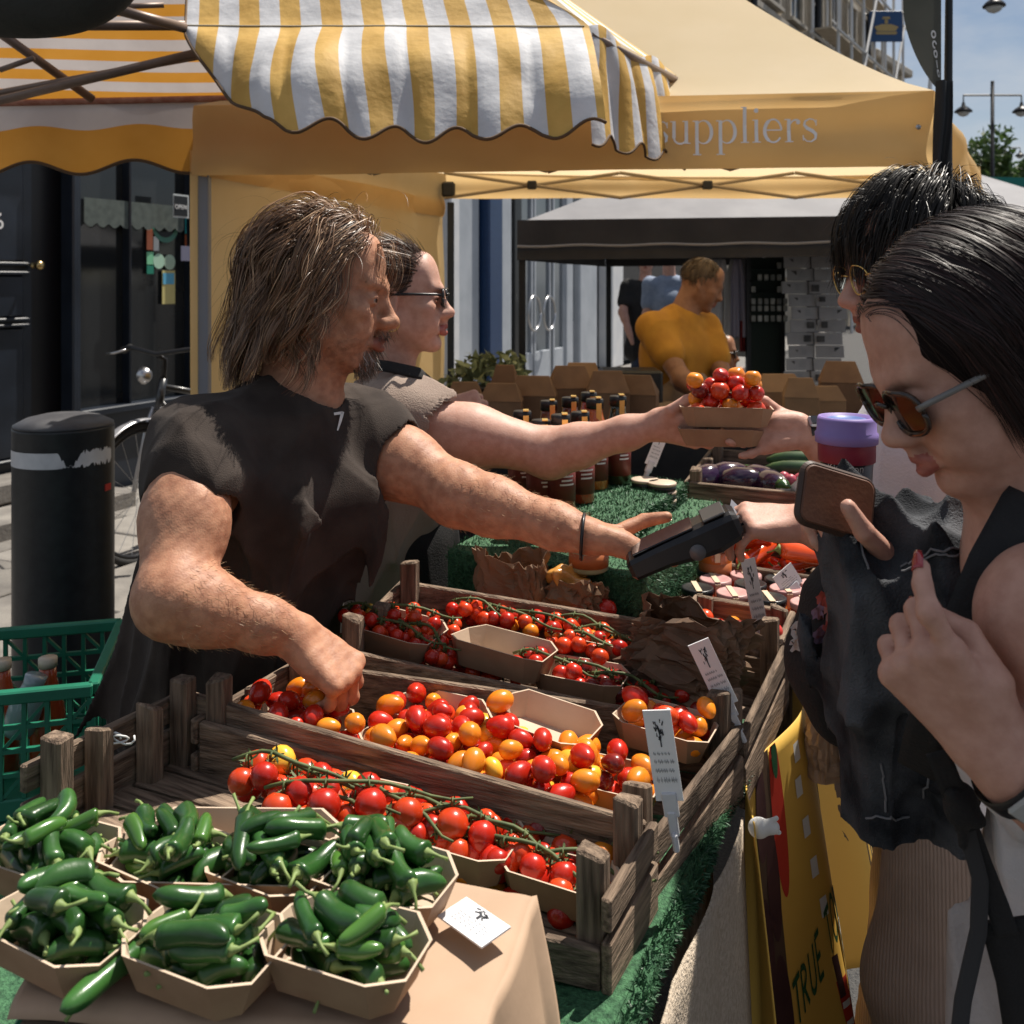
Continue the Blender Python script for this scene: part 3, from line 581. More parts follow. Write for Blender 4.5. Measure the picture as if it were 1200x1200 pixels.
terrace('lower_house', 'lower cream rendered house beyond the scaffolded terrace', (13.35, 35.8), (16.0, 39.3), 10.1, ((3.0, 1.8), (6.2, 1.8), (8.6, 1.2)), 2, STUCCO, depth=6)
t2, _ = terrace('end_house', 'small cream gabled house at the far end of the row', (16.1, 39.6), (18.3, 42.6), 9.3, ((3.0, 1.6), (6.0, 1.6)), 2, STUCCO, depth=5)
b = MB(); b.hexa([(-.1, -.2, 9.3), (3.8, -.2, 9.3), (3.8, 5.2, 9.3), (-.1, 5.2, 9.3), (.2, 2.2, 10.8), (3.5, 2.2, 10.8), (3.5, 2.8, 10.8), (.2, 2.8, 10.8)]); b.build('roof', mat('slate', (.06, .055, .06), (.10, .09, .095), rough=.8, scale=9), t2, True)
b = MB(); b.box((3.0, 3.5, 10.6), (.7, .7, 1.6), ch=.03); b.build('chimney', mat('red_brick', (.22, .08, .05), (.30, .12, .08), rough=.9, scale=12), t2, True)
sc_ = thing('scaffolding', 'steel pole scaffolding with boards in front of the stone terrace', 'scaffold', (5.0, 22.5, 0), math.atan2(13, 8.2))
POLE = mat('galvanised_pole', (.55, .55, .55), (.66, .66, .66), rough=.5, metal=.1)
for i in range(7):
    for y in (-.5, -1.2):
        b = MB(); b.tube([(5.6 + i * 1.55, y, 0), (5.6 + i * 1.55 + random.uniform(-.1, .1), y, 12.5 + random.uniform(-1, 1.5))], .045, 6); b.build('upright', POLE, sc_, True)
for z in (4, 6.2, 8.4, 10.6):
    for y in (-.5, -1.2):
        b = MB(); b.tube([(5.2, y - .06, z), (15.3, y - .06, z)], .045, 6); b.build('ledger', POLE, sc_, True)
    b = MB(); b.box((10.2, -.85, z + .08), (9.8, .5, .05)); b.build('deck_board', mat('scaffold_board', (.40, .34, .26), (.5, .43, .34), rough=.9, scale=8), sc_, True)
for i in range(6):
    b = MB(); z = (4, 6.2, 8.4)[i % 3]; b.tube([(5.6 + i * 1.5, -1.3, z), (7.2 + i * 1.5, -1.3, z + 2.2)], .04, 6); b.build('brace', POLE, sc_, True)
for i in range(2):
    b = MB(); b.tube([(12.6 + i * 1.2, -2.2, 4.5 - i), (14.6 + i * .9, -2.4, 11.5 - i * 4)], .07, 6); b.build('raking_pole', mat('white_pole', (.7, .7, .7), rough=.4), sc_, True)
# pub sign
pb = thing('pub_sign', 'blue hanging sign with a gold emblem on the terrace corner', 'sign', tuple(P(1038, 50, 30)))
c = P(1038, 31, 30); b = MB(); b.box(c, (1.02, .08, .95), ch=.01); b.build('board', mat('sign_blue', (.015, .06, .17), rough=.5), pb)
GOLDP = mat('gold_paint', (.42, .30, .12), rough=.5)
b = MB(); q = lambda x, y: c + Vector((x, -.045, y)); b.smooth = False
for pl in ([(-.34, -.18), (-.3, -.26), (.3, -.26), (.34, -.18)], [(-.38, -.02), (-.28, -.16), (.28, -.16), (.38, -.02), (.14, .06), (-.14, .06)], [(-.05, .08), (.05, .08), (.05, .2), (-.05, .2)], [(-.13, .22), (.13, .22), (.10, .29), (-.10, .29)]):
    k = len(pl); b.add([q(x, y) for x, y in pl] + [q(x, y) + Vector((0, -.01, 0)) for x, y in pl], [tuple(range(k, 2 * k))] + [(i, (i + 1) % k, k + (i + 1) % k, k + i) for i in range(k)])
b.build('emblem', GOLDP, pb); b = MB(); b.tube([P(1012, 17, 30.2), P(1060, 15, 30)], .03, 6); b.build('bracket', BLACKMET, pb)
# lamps, trees and awnings at the end of the street
def lamp_post(name, label, base, hgt, arms, headdrop=.45):
    t = thing(name, label, 'street lamp', (base.x, base.y, 0), 0, 'lamp posts down the street'); b = MB(); b.smooth = True
    b.lathe((base.x, base.y, 0), [(.16, 0), (.16, .8), (.10, .9), (.075, 1.2), (.06, hgt)], 12); b.build('post', BLACKMET, t)
    b = MB(); b.tube([(base.x - arms, base.y, hgt - .5), (base.x + arms, base.y, hgt - .5)], .035, 6); b.build('crossbar', BLACKMET, t)
    for sx in (-1, 1):
        if arms < .5: continue
        x = base.x + sx * arms; b = MB(); b.smooth = True; z = hgt - .55 - headdrop
        b.lathe((x, base.y, z), [(.30, 0), (.30, .04), (.2, .14), (.07, .22), (.05, .34), (.025, .36), (.02, headdrop + .05)], 16); h_ = b.build('lamp_head', BLACKMET, t)
        b = MB(); b.smooth = True; b.lathe((x, base.y, z - .16), [(.02, 0), (.13, .04), (.19, .10), (.21, .158)], 16); b.build('globe', mat('frosted_lamp_glass', (.5, .5, .48), rough=.3), h_)
    return t
c = P(1163, 130, 34); lamp_post('street_lamp', 'black cross armed lamp post in the middle distance below the clouds', c, H + 235 * 34 / F, .93 * 1.1, .55)
c = P(1178, 170, 62); lamp_post('street_lamp', 'smallest cross armed lamp post far down the street above the trees', c, H + 166 * 62 / F, .95, .5)
c = P(1212, 20, 13); t = thing('street_lamp', 'black lamp with a wide shade hanging at the top right of the sky', 'street lamp', (c.x, c.y, 0), 0, 'lamp posts down the street')
b = MB(); b.smooth = True; b.lathe((c.x, c.y, 0), [(.12, 0), (.12, 1), (.06, 1.3), (.05, 5.8)], 12); b.build('post', BLACKMET, t)
e = P(1165, 8, 13); b = MB(); b.smooth = True; b.lathe(e, [(.145, 0), (.145, .02), (.10, .07), (.035, .12), (.03, .2), (.012, .22), (.012, .9)], 18); h_ = b.build('lamp_head', BLACKMET, t)
b = MB(); b.smooth = True; b.lathe(e + Vector((0, 0, -.085)), [(.02, 0), (.07, .02), (.10, .05), (.11, .084)], 16); b.build('globe', mat('frosted_lamp_glass', (.5, .5, .48), rough=.3), h_)
b = MB(); b.tube([e + Vector((0, 0, .9)), (c.x, c.y, e.z + .9)], .02, 6); b.build('arm', BLACKMET, t)
LEAF = mat('leaf', (.035, .075, .02), (.07, .12, .03), rough=.6, scale=3, transl=.25); BARK = mat('bark', (.06, .045, .03), (.10, .08, .06), rough=.9, scale=20)
def leafcloud(lobes, n, size, seed):
    r = np.random.default_rng(seed); k = r.integers(0, len(lobes), n); C = np.array([l[0] for l in lobes])[k]; Rr = np.array([l[1] for l in lobes])[k]
    d = r.normal(size=(n, 3)); d /= np.linalg.norm(d, axis=1, keepdims=True); p = C + d * Rr[:, None] * (r.uniform(.35, 1.05, (n, 1)) ** .6); a = r.normal(size=(n, 3)); a /= np.linalg.norm(a, axis=1, keepdims=True); b = np.cross(a, r.normal(size=(n, 3))); b /= np.linalg.norm(b, axis=1, keepdims=True)
    s = size * r.uniform(.5, 1.2, (n, 1)); V = np.stack([p - a * s, p + b * s * .45, p + a * s, p - b * s * .45], 1).reshape(-1, 3); return V, np.arange(4 * n).reshape(-1, 4)
def tree(label, x, y, hgt, cr, n, seed):
    t = thing('tree', label, 'tree', (x, y, 0), 0, 'trees at the end of the street'); random.seed(seed); b = MB(); b.smooth = True
    b.tube([(x, y, 0), (x + .1, y, hgt * .4), (x, y, hgt * .8)], [.22, .15, .05], 8); lobes = []
    for i in range(9):
        a = random.uniform(0, 6.28); r_ = cr * random.uniform(.2, .75); z = hgt * random.uniform(.5, .92); p = (x + r_ * math.cos(a), y + r_ * math.sin(a), z); lobes.append((p, cr * random.uniform(.28, .5))); b.tube([(x, y, hgt * .42), ((x + p[0]) / 2, (y + p[1]) / 2, z * .8), p], [.08, .05, .02], 5)
    b.build('trunk', BARK, t); put('crown', np_mesh('crown', *leafcloud(lobes, n, .24, seed), False), LEAF, t)
for i, (px, py, Y, cr, lb) in enumerate(((1150, 142, 46, 2.2, 'green tree left of the lamp post at the end of the street'), (1172, 180, 60, 2.4, 'round tree behind the smallest lamp post'), (1196, 176, 52, 1.9, 'green tree at the right edge above the teal awning'))):
    c = P(px, py, Y); tree(lb, c.x, c.y, c.z, cr, 1600, 40 + i)
t = thing('teal_awning', 'teal awning edge under the trees at the right', 'awning', tuple(P(1190, 260, 9)))
b = MB(); b.grid(lambda s, q: P(1150 + 130 * s, 207 + 3 * s, 9) + Vector((0, .9 * q, .03 * q)), 8, 2, .02); b.grid(lambda s, q: P(1150 + 130 * s, 207 + 3 * s, 8.99) + Vector((0, 0, -.085 * q)), 8, 1, .01); b.build('cover', mat('teal_canvas', (.004, .13, .11), rough=.7), t)
b = MB(); b.tube([P(1262, 212, 9.2), tuple(P(1262, 212, 9.2).xy) + (0,)], .03, 8); b.tube([P(1152, 212, 9.2), tuple(P(1152, 212, 9.2).xy) + (0,)], .02, 8); b.build('post', STEEL, t)
# ---------------------------------------------------------------- canopies
YEL = mat('yellow_canvas', (.80, .54, .24), (.85, .60, .29), rough=.75, scale=3, bump=.25, bscale=8, transl=.55)
YROOF = mat('sunlit_tone_canvas', (.80, .66, .42), (.84, .70, .47), rough=.75, scale=3, bump=.2, bscale=6, transl=.5)  # the yellow canvas made paler on the roof: full sun put into its colour
YSTR = mat('yellow_stripe_canvas', (.56, .33, .07), (.76, .48, .13), rough=.7, scale=5, bump=.5, bscale=18, detail=9, transl=.22)
WSTR = mat('white_stripe_canvas', (.56, .57, .60), (.80, .81, .84), rough=.7, scale=5, bump=.5, bscale=18, detail=9, transl=.22)
ORSTR = mat('orange_stripe_canvas', (.60, .27, .035), (.66, .31, .05), rough=.75, scale=7, bump=.25, bscale=14, transl=.3)
GRSTR = mat('off_white_lining_canvas', (.52, .47, .46), (.60, .55, .54), rough=.75, scale=7, bump=.25, bscale=14, transl=.3)
DKGREY = mat('charcoal_canvas', (.030, .030, .034), (.045, .044, .048), rough=.75, scale=5, bump=.2, bscale=14)
ROOFGREY = mat('grey_roof_canvas', (.15, .15, .165), (.19, .19, .205), rough=.7, scale=4, bump=.2, bscale=9)
TRIMD = mat('dark_hem_tape', (.10, .055, .025), rough=.8)
def V2(x, y, z): return Vector((x, y, z))
# yellow gazebo
FR, FL, BR, BL = Vector((1.27, 2.90, 0)), Vector((-1.04, 3.15, 0)), Vector((2.50, 5.15, 0)), Vector((-.355, 5.15, 0))
zt, zb = 2.075, 1.845; AP = Vector((.62, 4.05, 2.93))
yg = thing('yellow_gazebo', 'yellow market gazebo with white serif lettering on its front valance', 'gazebo', (.6, 4.05, 0))
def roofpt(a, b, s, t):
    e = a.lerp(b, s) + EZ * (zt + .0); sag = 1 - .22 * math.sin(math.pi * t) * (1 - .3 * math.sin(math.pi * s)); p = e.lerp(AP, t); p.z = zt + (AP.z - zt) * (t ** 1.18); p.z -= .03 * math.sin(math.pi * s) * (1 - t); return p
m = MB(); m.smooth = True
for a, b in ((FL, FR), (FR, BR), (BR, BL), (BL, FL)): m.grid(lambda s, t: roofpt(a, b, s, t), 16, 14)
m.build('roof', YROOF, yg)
wv1 = nz(5, 5, .012); wv2 = nz(6, 9, .012)
def valance(a, b, z1, z0, out, seed, name, m_, nu=60, billow=.02, dz=(0, 0)):
    n_ = Vector((b - a)).cross(EZ).normalized(); f1 = nz(seed, 6, billow); f2 = nz(seed + 1, 14, .006)
    mb = MB(); mb.smooth = True
    def fn(s, t):
        p = a.lerp(b, s) + EZ * (z1 + (z0 - z1) * t); d = out * t + (f1(p.x, p.y, p.z * .6) + f2(p.x, p.y, p.z)) * (t ** .6); d += .006 * math.sin(math.pi * t * 3); return p + n_ * d
    mb.grid(fn, nu, 10); return mb.build(name, m_, yg), fn, n_
vo, vfn, vn = valance(FL, FR, zt, zb, .012, 11, 'front_valance', YEL)
valance(FR, BR, zt, zb - .02, -.02, 15, 'side_valance', YEL, 40, .09); valance(BL, BR, zt + .04, zb + .10, 0, 19, 'back_valance', YEL, 40, .02)
valance(FL, BL, zt, zb, 0, 23, 'side_valance', YEL, 30)
# serif letters as strokes drawn on the front valance
def ribbon(pts, w, mb, put_):
    pts = [Vector((x, y, 0)) for x, y in pts]; n = len(pts); vs = []; ww = w if isinstance(w, (list, tuple)) else [w] * n
    for i, p in enumerate(pts):
        t = (pts[min(i + 1, n - 1)] - pts[max(i - 1, 0)]).normalized(); q = Vector((-t.y, t.x, 0)) * ww[i] / 2; vs += [put_(p + q), put_(p - q)]
    mb.add(vs, [(2 * i, 2 * i + 1, 2 * i + 3, 2 * i + 2) for i in range(n - 1)])
def arc(cx, cy, rx, ry, a0, a1, n=14): return [(cx + rx * math.cos(R(a0 + (a1 - a0) * i / n)), cy + ry * math.sin(R(a0 + (a1 - a0) * i / n))) for i in range(n + 1)]
def sw(n, lo, hi): return [lo + (hi - lo) * math.sin(math.pi * i / n) for i in range(n + 1)]
ST, SF, HL = .15, .045, .055
def glyph(ch):
    st = lambda x, y0, y1: ([(x, y0), (x, (y0 + y1) / 2), (x, y1)], ST); sf = lambda x, y, w=.30: ([(x - w / 2, y), (x + w / 2, y)], SF)
    if ch == 'u': return .98, [st(.2, .25, 1), (arc(.47, .28, .27, .28, 180, 330), HL + .03), st(.74, 0, 1), sf(.13, .98, .2), sf(.67, .98, .2), sf(.82, .02, .2)]
    if ch == 'p': return 1.02, [st(.22, -.5, 1), (arc(.5, .5, .36, .5, 150, -150, 22), [.05 + .1 * max(0, math.cos(R(150 - 300 * i / 22))) for i in range(23)]), sf(.13, .98, .2), sf(.22, -.49, .36)]
    if ch == 'l': return .5, [st(.25, 0, 1.55), sf(.18, 1.53, .2), sf(.25, .02, .36)]
    if ch == 'i': return .5, [st(.25, 0, 1), sf(.18, .98, .2), sf(.25, .02, .36), (arc(.24, 1.38, .05, .05, 0, 360, 10), .11)]
    if ch == 'e': return .92, [(arc(.47, .5, .36, .5, 5, 325, 24), [.05 + .1 * max(0, math.sin(R(90 + 0 * i)) * (1 if 8 < i < 18 else .3)) for i in range(25)]), ([(.14, .54), (.82, .54)], HL)]
    if ch == 'r': return .72, [st(.22, 0, 1), (arc(.52, .62, .28, .34, 170, 60, 10), HL + .02), (arc(.62, .86, .05, .05, 0, 360, 8), .1), sf(.13, .98, .2), sf(.22, .02, .36)]
    if ch == 's': return .76, [([(.66, .80), (.56, .95), (.38, .99), (.2, .9), (.16, .74), (.28, .6), (.5, .48), (.64, .34), (.62, .14), (.44, .01), (.24, .03), (.1, .2)], [.05, .05, .06, .09, .12, .15, .16, .14, .1, .06, .05, .05]), ([(.66, .70), (.66, .95)], SF), ([(.11, .06), (.11, .3)], SF)]
word = 'suppliers'; tot = sum(glyph(c)[0] for c in word); LT = mat('faded_white_print', (.86, .85, .84), rough=.7)
x0px, x1px = 764, 958; mb = MB(); xx = 0
La = FR - FL; s1 = None
def s_at(px):                                                                          # where the ray of that column meets the valance plane
    a = (px - 600) / F; d = FR - FL; return (a * FL.y - FL.x) / (d.x - a * d.y)
s0, s1 = s_at(x0px), s_at(x1px); hx = (zt - zb) * .33
for ch in word:
    w_, str_ = glyph(ch)
    for pts, ww in str_: ribbon([(xx + x, y) for x, y in pts], ww, mb, lambda p: vfn(s0 + (s1 - s0) * p.x / tot, .66 - .31 * p.y) - vn * -.003 if True else None)
    xx += w_
mb.v = [tuple(Vector(v)) for v in mb.v]; o = mb.build('lettering', LT, vo)
# left cloth wall, legs and frame
f1 = nz(31, 4, .03); f2 = folds(33, (0, 0, 1), 7, .02)
m = MB(); m.smooth = True
m.grid(lambda s, t: (lambda p: p + Vector((.9, -.4, 0)) * (float(f1(p.x, p.y, p.z)) + float(f2(p.x * 1.0, p.y, p.z)) * .8))(FL.lerp(BL, s) + EZ * (1.93 - 1.55 * t)), 50, 30); m.build('cloth_wall', YEL, yg)
LEGM = mat('dark_blue_steel', (.02, .028, .045), rough=.4)
for q, nm in ((FR + Vector((-.05, .06, 0)), 'leg'), (FL + Vector((.02, .05, 0)), 'leg_grey'), (BR + Vector((-.1, -.05, 0)), 'leg'), (BL + Vector((.03, -.03, 0)), 'leg')):
    b = MB(); b.box((q.x, q.y, .96), (.035, .035, 1.92), ch=.003); b.box((q.x, q.y, .01), (.1, .1, .02)); b.build('leg', LEGM if nm == 'leg' else mat('grey_leg_paint', (.24, .25, .29), rough=.5), yg)
def truss(a, b, n=4, z0=1.78, z1=2.0):
    for i in range(n):
        for u in (0, 1):
            p = a.lerp(b, i / n) + EZ * (z0 if u else z1); q = a.lerp(b, (i + 1) / n) + EZ * (z1 if u else z0); q.y += .02 * u; p.y += .02 * u
            k = MB(); k.tube([p, q], .009, 6); k.build('truss_bar', mat('pale_truss', (.36, .27, .17), rough=.5), yg)
        k = MB(); c = a.lerp(b, (i + .5) / n) + EZ * (z0 + z1) / 2; k.box(c, (.05, .05, .045), ch=.006); k.build('joint', BLACKPL, yg)
up = Vector((0, 0, .13))
truss(BL + Vector((0, -.1, .14)), BR + Vector((-.1, -.1, .14)), 3, 1.80, 1.93); truss(FL + Vector((0, .1, .0)), FR + Vector((0, .1, 0)), 4, 1.86, 2.02)
b = MB(); b.box(BL + Vector((.02, -.06, 1.985)), (.07, .07, .08), ch=.01); b.build('corner_joint', BLACKPL, yg)
b = MB(); b.smooth = True; q = vfn(s_at(1075), .48) + Vector((0, -.006, 0)); b.lathe(q, [(.008, 0), (.008, .002)], 14, cyl_axes((0, -1, 0))); b.build('eyelet', STEEL, vo)
# striped awning
sa = thing('striped_awning', 'yellow and white striped awning with scalloped edge above the stall', 'awning', (-.6, 2.85, 0))
E0, A_ = P(217, 30, 2.68), P(690, 30, 2.55); B_ = P(793, 88, 3.2)
NS = 19; PERS = 6; nu = NS * PERS
fv1 = nz(51, 5.5, .035); fv2 = nz(52, 16, .010); fv3 = folds(54, (.2, -.5, -1), 9, .014)
def flap(s, t):
    e = E0.lerp(A_, s); sl = (.10 if s < .02 else 1)
    if t < .3:                                                                         # roof part, rising away from the eave
        q = 1 - t / .3; hip = min(1, (1 - s) / .16 + .02); p = e + Vector((-.10, .34, .42)) * q * (.25 + .75 * hip); p += Vector((-.12, .0, 0)) * q * (1 - hip)
        return p + Vector((0, 0, -1)) * float(fv1(p.x, p.y, p.z)) * .5
    q = (t - .3) / .7; grow = min(1., .04 + 1.02 * min(1, s / .24) ** .75); ph = (s - .10) * 2 * math.pi * 6.6
    ln = grow * (.46 + .026 * math.sin(ph) * min(1, s * 5)) * (1 - .06 * s)
    p = e + Vector((.035 * (1 - s), -.62, -.78)) * ln * q; p += Vector((0, -.05, .035)) * math.sin(q * 2.6) * grow + Vector((1, 0, 0)) * (.07 * q + .016 * math.sin(q * 4 + s * 9) * q) * grow * (1 - s * .8)
    w_ = float(fv1(p.x, p.y, p.z)) + float(fv2(p.x, p.y, p.z)) + float(fv3(p.x, p.y, p.z)); return p + Vector((0, -1, .35)) * w_ * min(1, q * 2.5) * grow
m = MB(); m.smooth = True; m.grid(flap, nu, 26)
m.m = [(0 if ((k // 26 + 2) // PERS) % 2 else 1) for k in range(len(m.f))]; m.build('front_flap', [YSTR, WSTR], sa)
m = MB(); m.smooth = True; m.tube([flap(i / 160, 1.0) + Vector((0, -.002, -.002)) for i in range(161)], .0045, 6); m.build('hem', TRIMD, sa)
m = MB(); m.smooth = True; m.tube([flap(0, i / 30) for i in range(31)], .004, 6); m.build('hem', TRIMD, sa)
m = MB(); m.smooth = True; m.tube([flap(i / 90 , .31) + Vector((0, -.004, 0)) for i in range(0, 90)], .0022, 5); m.build('seam', mat('stitching', (.45, .40, .30), rough=.9), sa)
fs1 = folds(57, (0, 0, 1), 9, .035, 1.4)
def side(s, t):
    e = A_.lerp(B_, s); ln = .30 + .02 * math.sin(s * 2 * math.pi * 4 + 1); p = e + Vector((.10, -.08, -1)) * ln * t; w_ = float(fs1(p.x, p.y, p.z)) * min(1, t * 3); return p + Vector((.85, -.35, 0)) * w_ + Vector((0, 0, .02 * math.sin(s * 11) * (1 - t)))
m = MB(); m.smooth = True; m.grid(side, 12 * 6, 12); m.m = [((k // 12) // 6) % 2 for k in range(len(m.f))]; m.build('side_valance', [WSTR, YSTR], sa)
m = MB(); m.smooth = True; m.tube([side(i / 72, 1) for i in range(73)], .004, 6); m.build('hem', TRIMD, sa)
K0, K1 = P(-150, 122, 3.22), P(735, 104, 3.2); R0, R1 = P(-150, -60, 2.9), P(560, -75, 2.95)
m = MB(); m.smooth = True; fb = nz(61, 4, .012)
m.grid(lambda s, t: (lambda p: p + EZ * float(fb(p.x, p.y, p.z)))(K0.lerp(K1, s).lerp(R0.lerp(R1, s), t)), 40, 14 * 3); m.m = [((k % 42) // 3) % 2 for k in range(len(m.f))]; m.build('back_slope', [ORSTR, GRSTR], sa)
m = MB(); m.grid(lambda s, t: (B_ if s > .5 else A_).lerp(R1, t) if False else A_.lerp(B_, s).lerp(R1, t), 12, 8); m.m = [((k // 8) // 2) % 2 for k in range(len(m.f))]; m.build('hip_end', [WSTR, YSTR], sa)
fb2 = nz(63, 4.5, .03)
def back(s, t):
    p = K0.lerp(K1, s) - EZ * .0; ln = .235 + .022 * math.sin(s * 2 * math.pi * 7.4 + .6); q = p + Vector((0, -.03 * t, -ln * t)); return q + Vector((0, 1, 0)) * float(fb2(q.x, q.y, q.z)) * t
m = MB(); m.smooth = True; m.grid(back, 180, 12); m.m = [(1 if (k % 12) < 5 else 0) if (k % 12) < 11 or True else 1 for k in range(len(m.f))]; m.build('back_valance', [ORSTR, GRSTR], sa)
m = MB(); m.smooth = True; m.tube([back(i / 200, 1) + Vector((0, -.004, 0)) for i in range(201)], .0055, 6); m.build('hem', TRIMD, sa)
m = MB(); m.smooth = True; m.tube([K0.lerp(K1, i / 20) + Vector((0, -.014, -.008)) for i in range(21)], .011, 6); m.build('eave_tape', mat('faded_red_tape', (.30, .11, .07), (.42, .20, .14), rough=.8, scale=40), sa)
for pts, r_ in (([P(-60, 132, 2.95), P(232, 62, 2.86)], .014), ([P(-60, 120, 2.99), P(232, 66, 2.9)], .011), ([P(-40, 10, 2.75), P(108, 116, 3.12)], .014), ([P(125, 8, 2.5), P(217, 33, 2.66)], .014), ([P(0, 82, 2.8), P(40, 68, 2.8)], .008), ([P(130, 8, 2.75), P(192, 6, 2.8)], .008)):
    b = MB(); b.smooth = True; b.tube(pts, r_, 10); b.build('frame_bar', ALU, sa)
b = MB(); b.smooth = True; b.tube([A_ + Vector((0, .02, -.02)), B_ + Vector((0, 0, -.02))], .014, 8); b.build('frame_bar', ALU, sa); b = MB(); b.smooth = True; b.tube([E0 + Vector((0, .03, -.01)), A_ + Vector((0.0, .03, -.01))], .014, 8); b.build('frame_bar', ALU, sa)
b = MB(); b.smooth = True; q = P(-70, 120, 2.97); b.tube([(q.x, q.y, 0), tuple(q)], .018, 10); b.build('post', ALU, sa)
b = MB(); b.smooth = True; q = P(-120, 30, 2.6); b.tube([(q.x, q.y, 0), tuple(q + EZ * .1)], .018, 10); b.tube([tuple(q), tuple(E0)], .014, 8); b.build('post', ALU, sa)
Sx = Sdf((-1.75, 1.9, 2.05), (-.75, 2.5, 2.75), .008); c = P(28, -25, 2.2); Sx.ell(c, (.26, .10, .135), None, .02); Sx.ell(c + Vector((-.2, 0, .02)), (.2, .09, .12), None, .05); w3 = nz(71, 22, .006); Sx.wave(lambda x, y, z: w3(x, y, z))
o = finish(Sx, 'rolled_cover', mat('dark_olive_canvas', (.022, .024, .022), (.035, .036, .032), rough=.8, scale=8, bump=.3, bscale=50), None); tag(o, 'dark rounded canvas roll hanging under the awning at top left', 'canvas roll')
# charcoal gazebo behind
bg_ = thing('charcoal_gazebo', 'low charcoal gazebo over the man in the mustard shirt', 'gazebo', (.9, 6.4, 0))
g0, g1 = P(606, 262, 5.65), P(1075, 256, 5.6); g2, g3 = g0 + Vector((.75, 2.4, 0)), g1 + Vector((.75, 2.4, 0)); ap = (g0 + g1 + g2 + g3) / 4 + EZ * .75
m = MB(); m.smooth = True
for a, b in ((g0, g1), (g1, g3), (g3, g2), (g2, g0)): m.grid(lambda s, t: a.lerp(b, s).lerp(ap, t) - EZ * .04 * math.sin(math.pi * t), 10, 8)
m.build('roof', ROOFGREY, bg_)
for a, b, nm in ((g0, g1, 'front_valance'), (g0, g2, 'side_valance'), (g1, g3, 'side_valance'), (g2, g3, 'back_valance')):
    fw = nz(81, 3, .02); m = MB(); m.smooth = True; m.grid(lambda s, t: (lambda p: p + (b - a).cross(EZ).normalized() * float(fw(p.x, p.y, p.z)) * t)(a.lerp(b, s) - EZ * .235 * t + EZ * .02), 40, 6); m.build(nm, DKGREY, bg_)
b = MB(); b.tube([g0.lerp(g1, i / 30) + Vector((0, -.035, -.135 - .004 * math.sin(i))) for i in range(31)], .008, 6); b.build('piping', mat('grey_piping', (.30, .29, .29), rough=.6), bg_)
for q in (g0, g1, g2, g3):
    b = MB(); b.box((q.x + .03, q.y + .04, q.z / 2), (.04, .04, q.z)); b.build('leg', BLACKMET, bg_)
# grey gazebo at the right edge
rg = thing('grey_gazebo', 'grey gazebo roof at the right edge behind the yellow valance', 'gazebo', (4.6, 8, 0))
h0, h1 = P(1120, 246, 7.5), P(1300, 250, 7.5); h2, h3 = h0 + Vector((.9, 2.2, 0)), h1 + Vector((.9, 2.2, 0)); ap = P(1150, 205, 8.4)
m = MB(); m.smooth = True
for a, b in ((h0, h1), (h1, h3), (h3, h2), (h2, h0)): m.grid(lambda s, t: a.lerp(b, s).lerp(ap, t), 6, 4)
m.build('roof', ROOFGREY, rg); m = MB(); m.grid(lambda s, t: h0.lerp(h1, s) - EZ * .2 * t, 8, 2, .004); m.build('front_valance', DKGREY, rg)
for q in (h0, h1, h2, h3):
    b = MB(); b.box((q.x, q.y + .03, q.z / 2), (.04, .04, q.z)); b.build('leg', BLACKMET, rg)
# feather flag
ff = thing('feather_flag', 'charcoal feather flag with white lettering on a black pole', 'flag', tuple(P(1104, 330, 2.8).xy) + (0,))
FLAG = mat('flag_cloth', (.055, .06, .052), (.085, .088, .078), rough=.8, scale=4, bump=.2, bscale=9, transl=.15); fw = folds(91, (0, 0, 1), 16, .05)
def flag(s, t):
    y = -60 + 162 * t; L_ = 1062 + (34 * max(0, (t - .42) / .58) ** 1.6); x = L_ + (1103 - L_) * s; p = P(x, y, 2.80); return p + Vector((0, 1, 0)) * float(fw(p.x, p.y, p.z)) * (1 - s)
m = MB(); m.smooth = True; m.grid(flag, 20, 30); fo = m.build('sail', FLAG, ff)
m = MB()
for i, (y0, kind) in enumerate(((45, 'o'), (57, 'c'), (68, 'o'), (80, 'l'), (91, 'o'))):
    def pf(p, y0=y0): return flag((1091 - 5 * p.x + 0 - 1062) / 41 if False else .66 + .14 * p.x, (y0 + 60 - 9 * p.y) / 162) + Vector((0, -.004, 0))
    ribbon(arc(.5, .5, .42, .42, 0, 360 if kind == 'o' else 280, 14) if kind != 'l' else [(.5, 0), (.5, 1)], .26, m, pf)
m.build('lettering', WHT, fo)
b = MB(); b.smooth = True; q0 = P(1109, 0, 2.86); b.tube([(q0.x, q0.y, 0), (q0.x, q0.y, 1.4), (q0.x + .01, q0.y, 2.6), (q0.x - .02, q0.y, 3.0)], [.018, .016, .010, .007], 8); b.build('pole', BLACKMET, ff)
m = MB(); m.smooth = True; fw2 = folds(93, (0, 0, 1), 24, .03); m.grid(lambda s, t: (lambda p: p + Vector((0, -1, 0)) * (float(fw2(p.x, p.y, p.z)) * .7 + .014 * math.sin(s * 6)))(P(1097 + (19 - 11 * max(0, t - .4)) * s, 95 + 108 * t, 2.76)), 12, 16); m.build('gathered_foot', mat('flag_dark', (.014, .016, .019), rough=.7), ff)
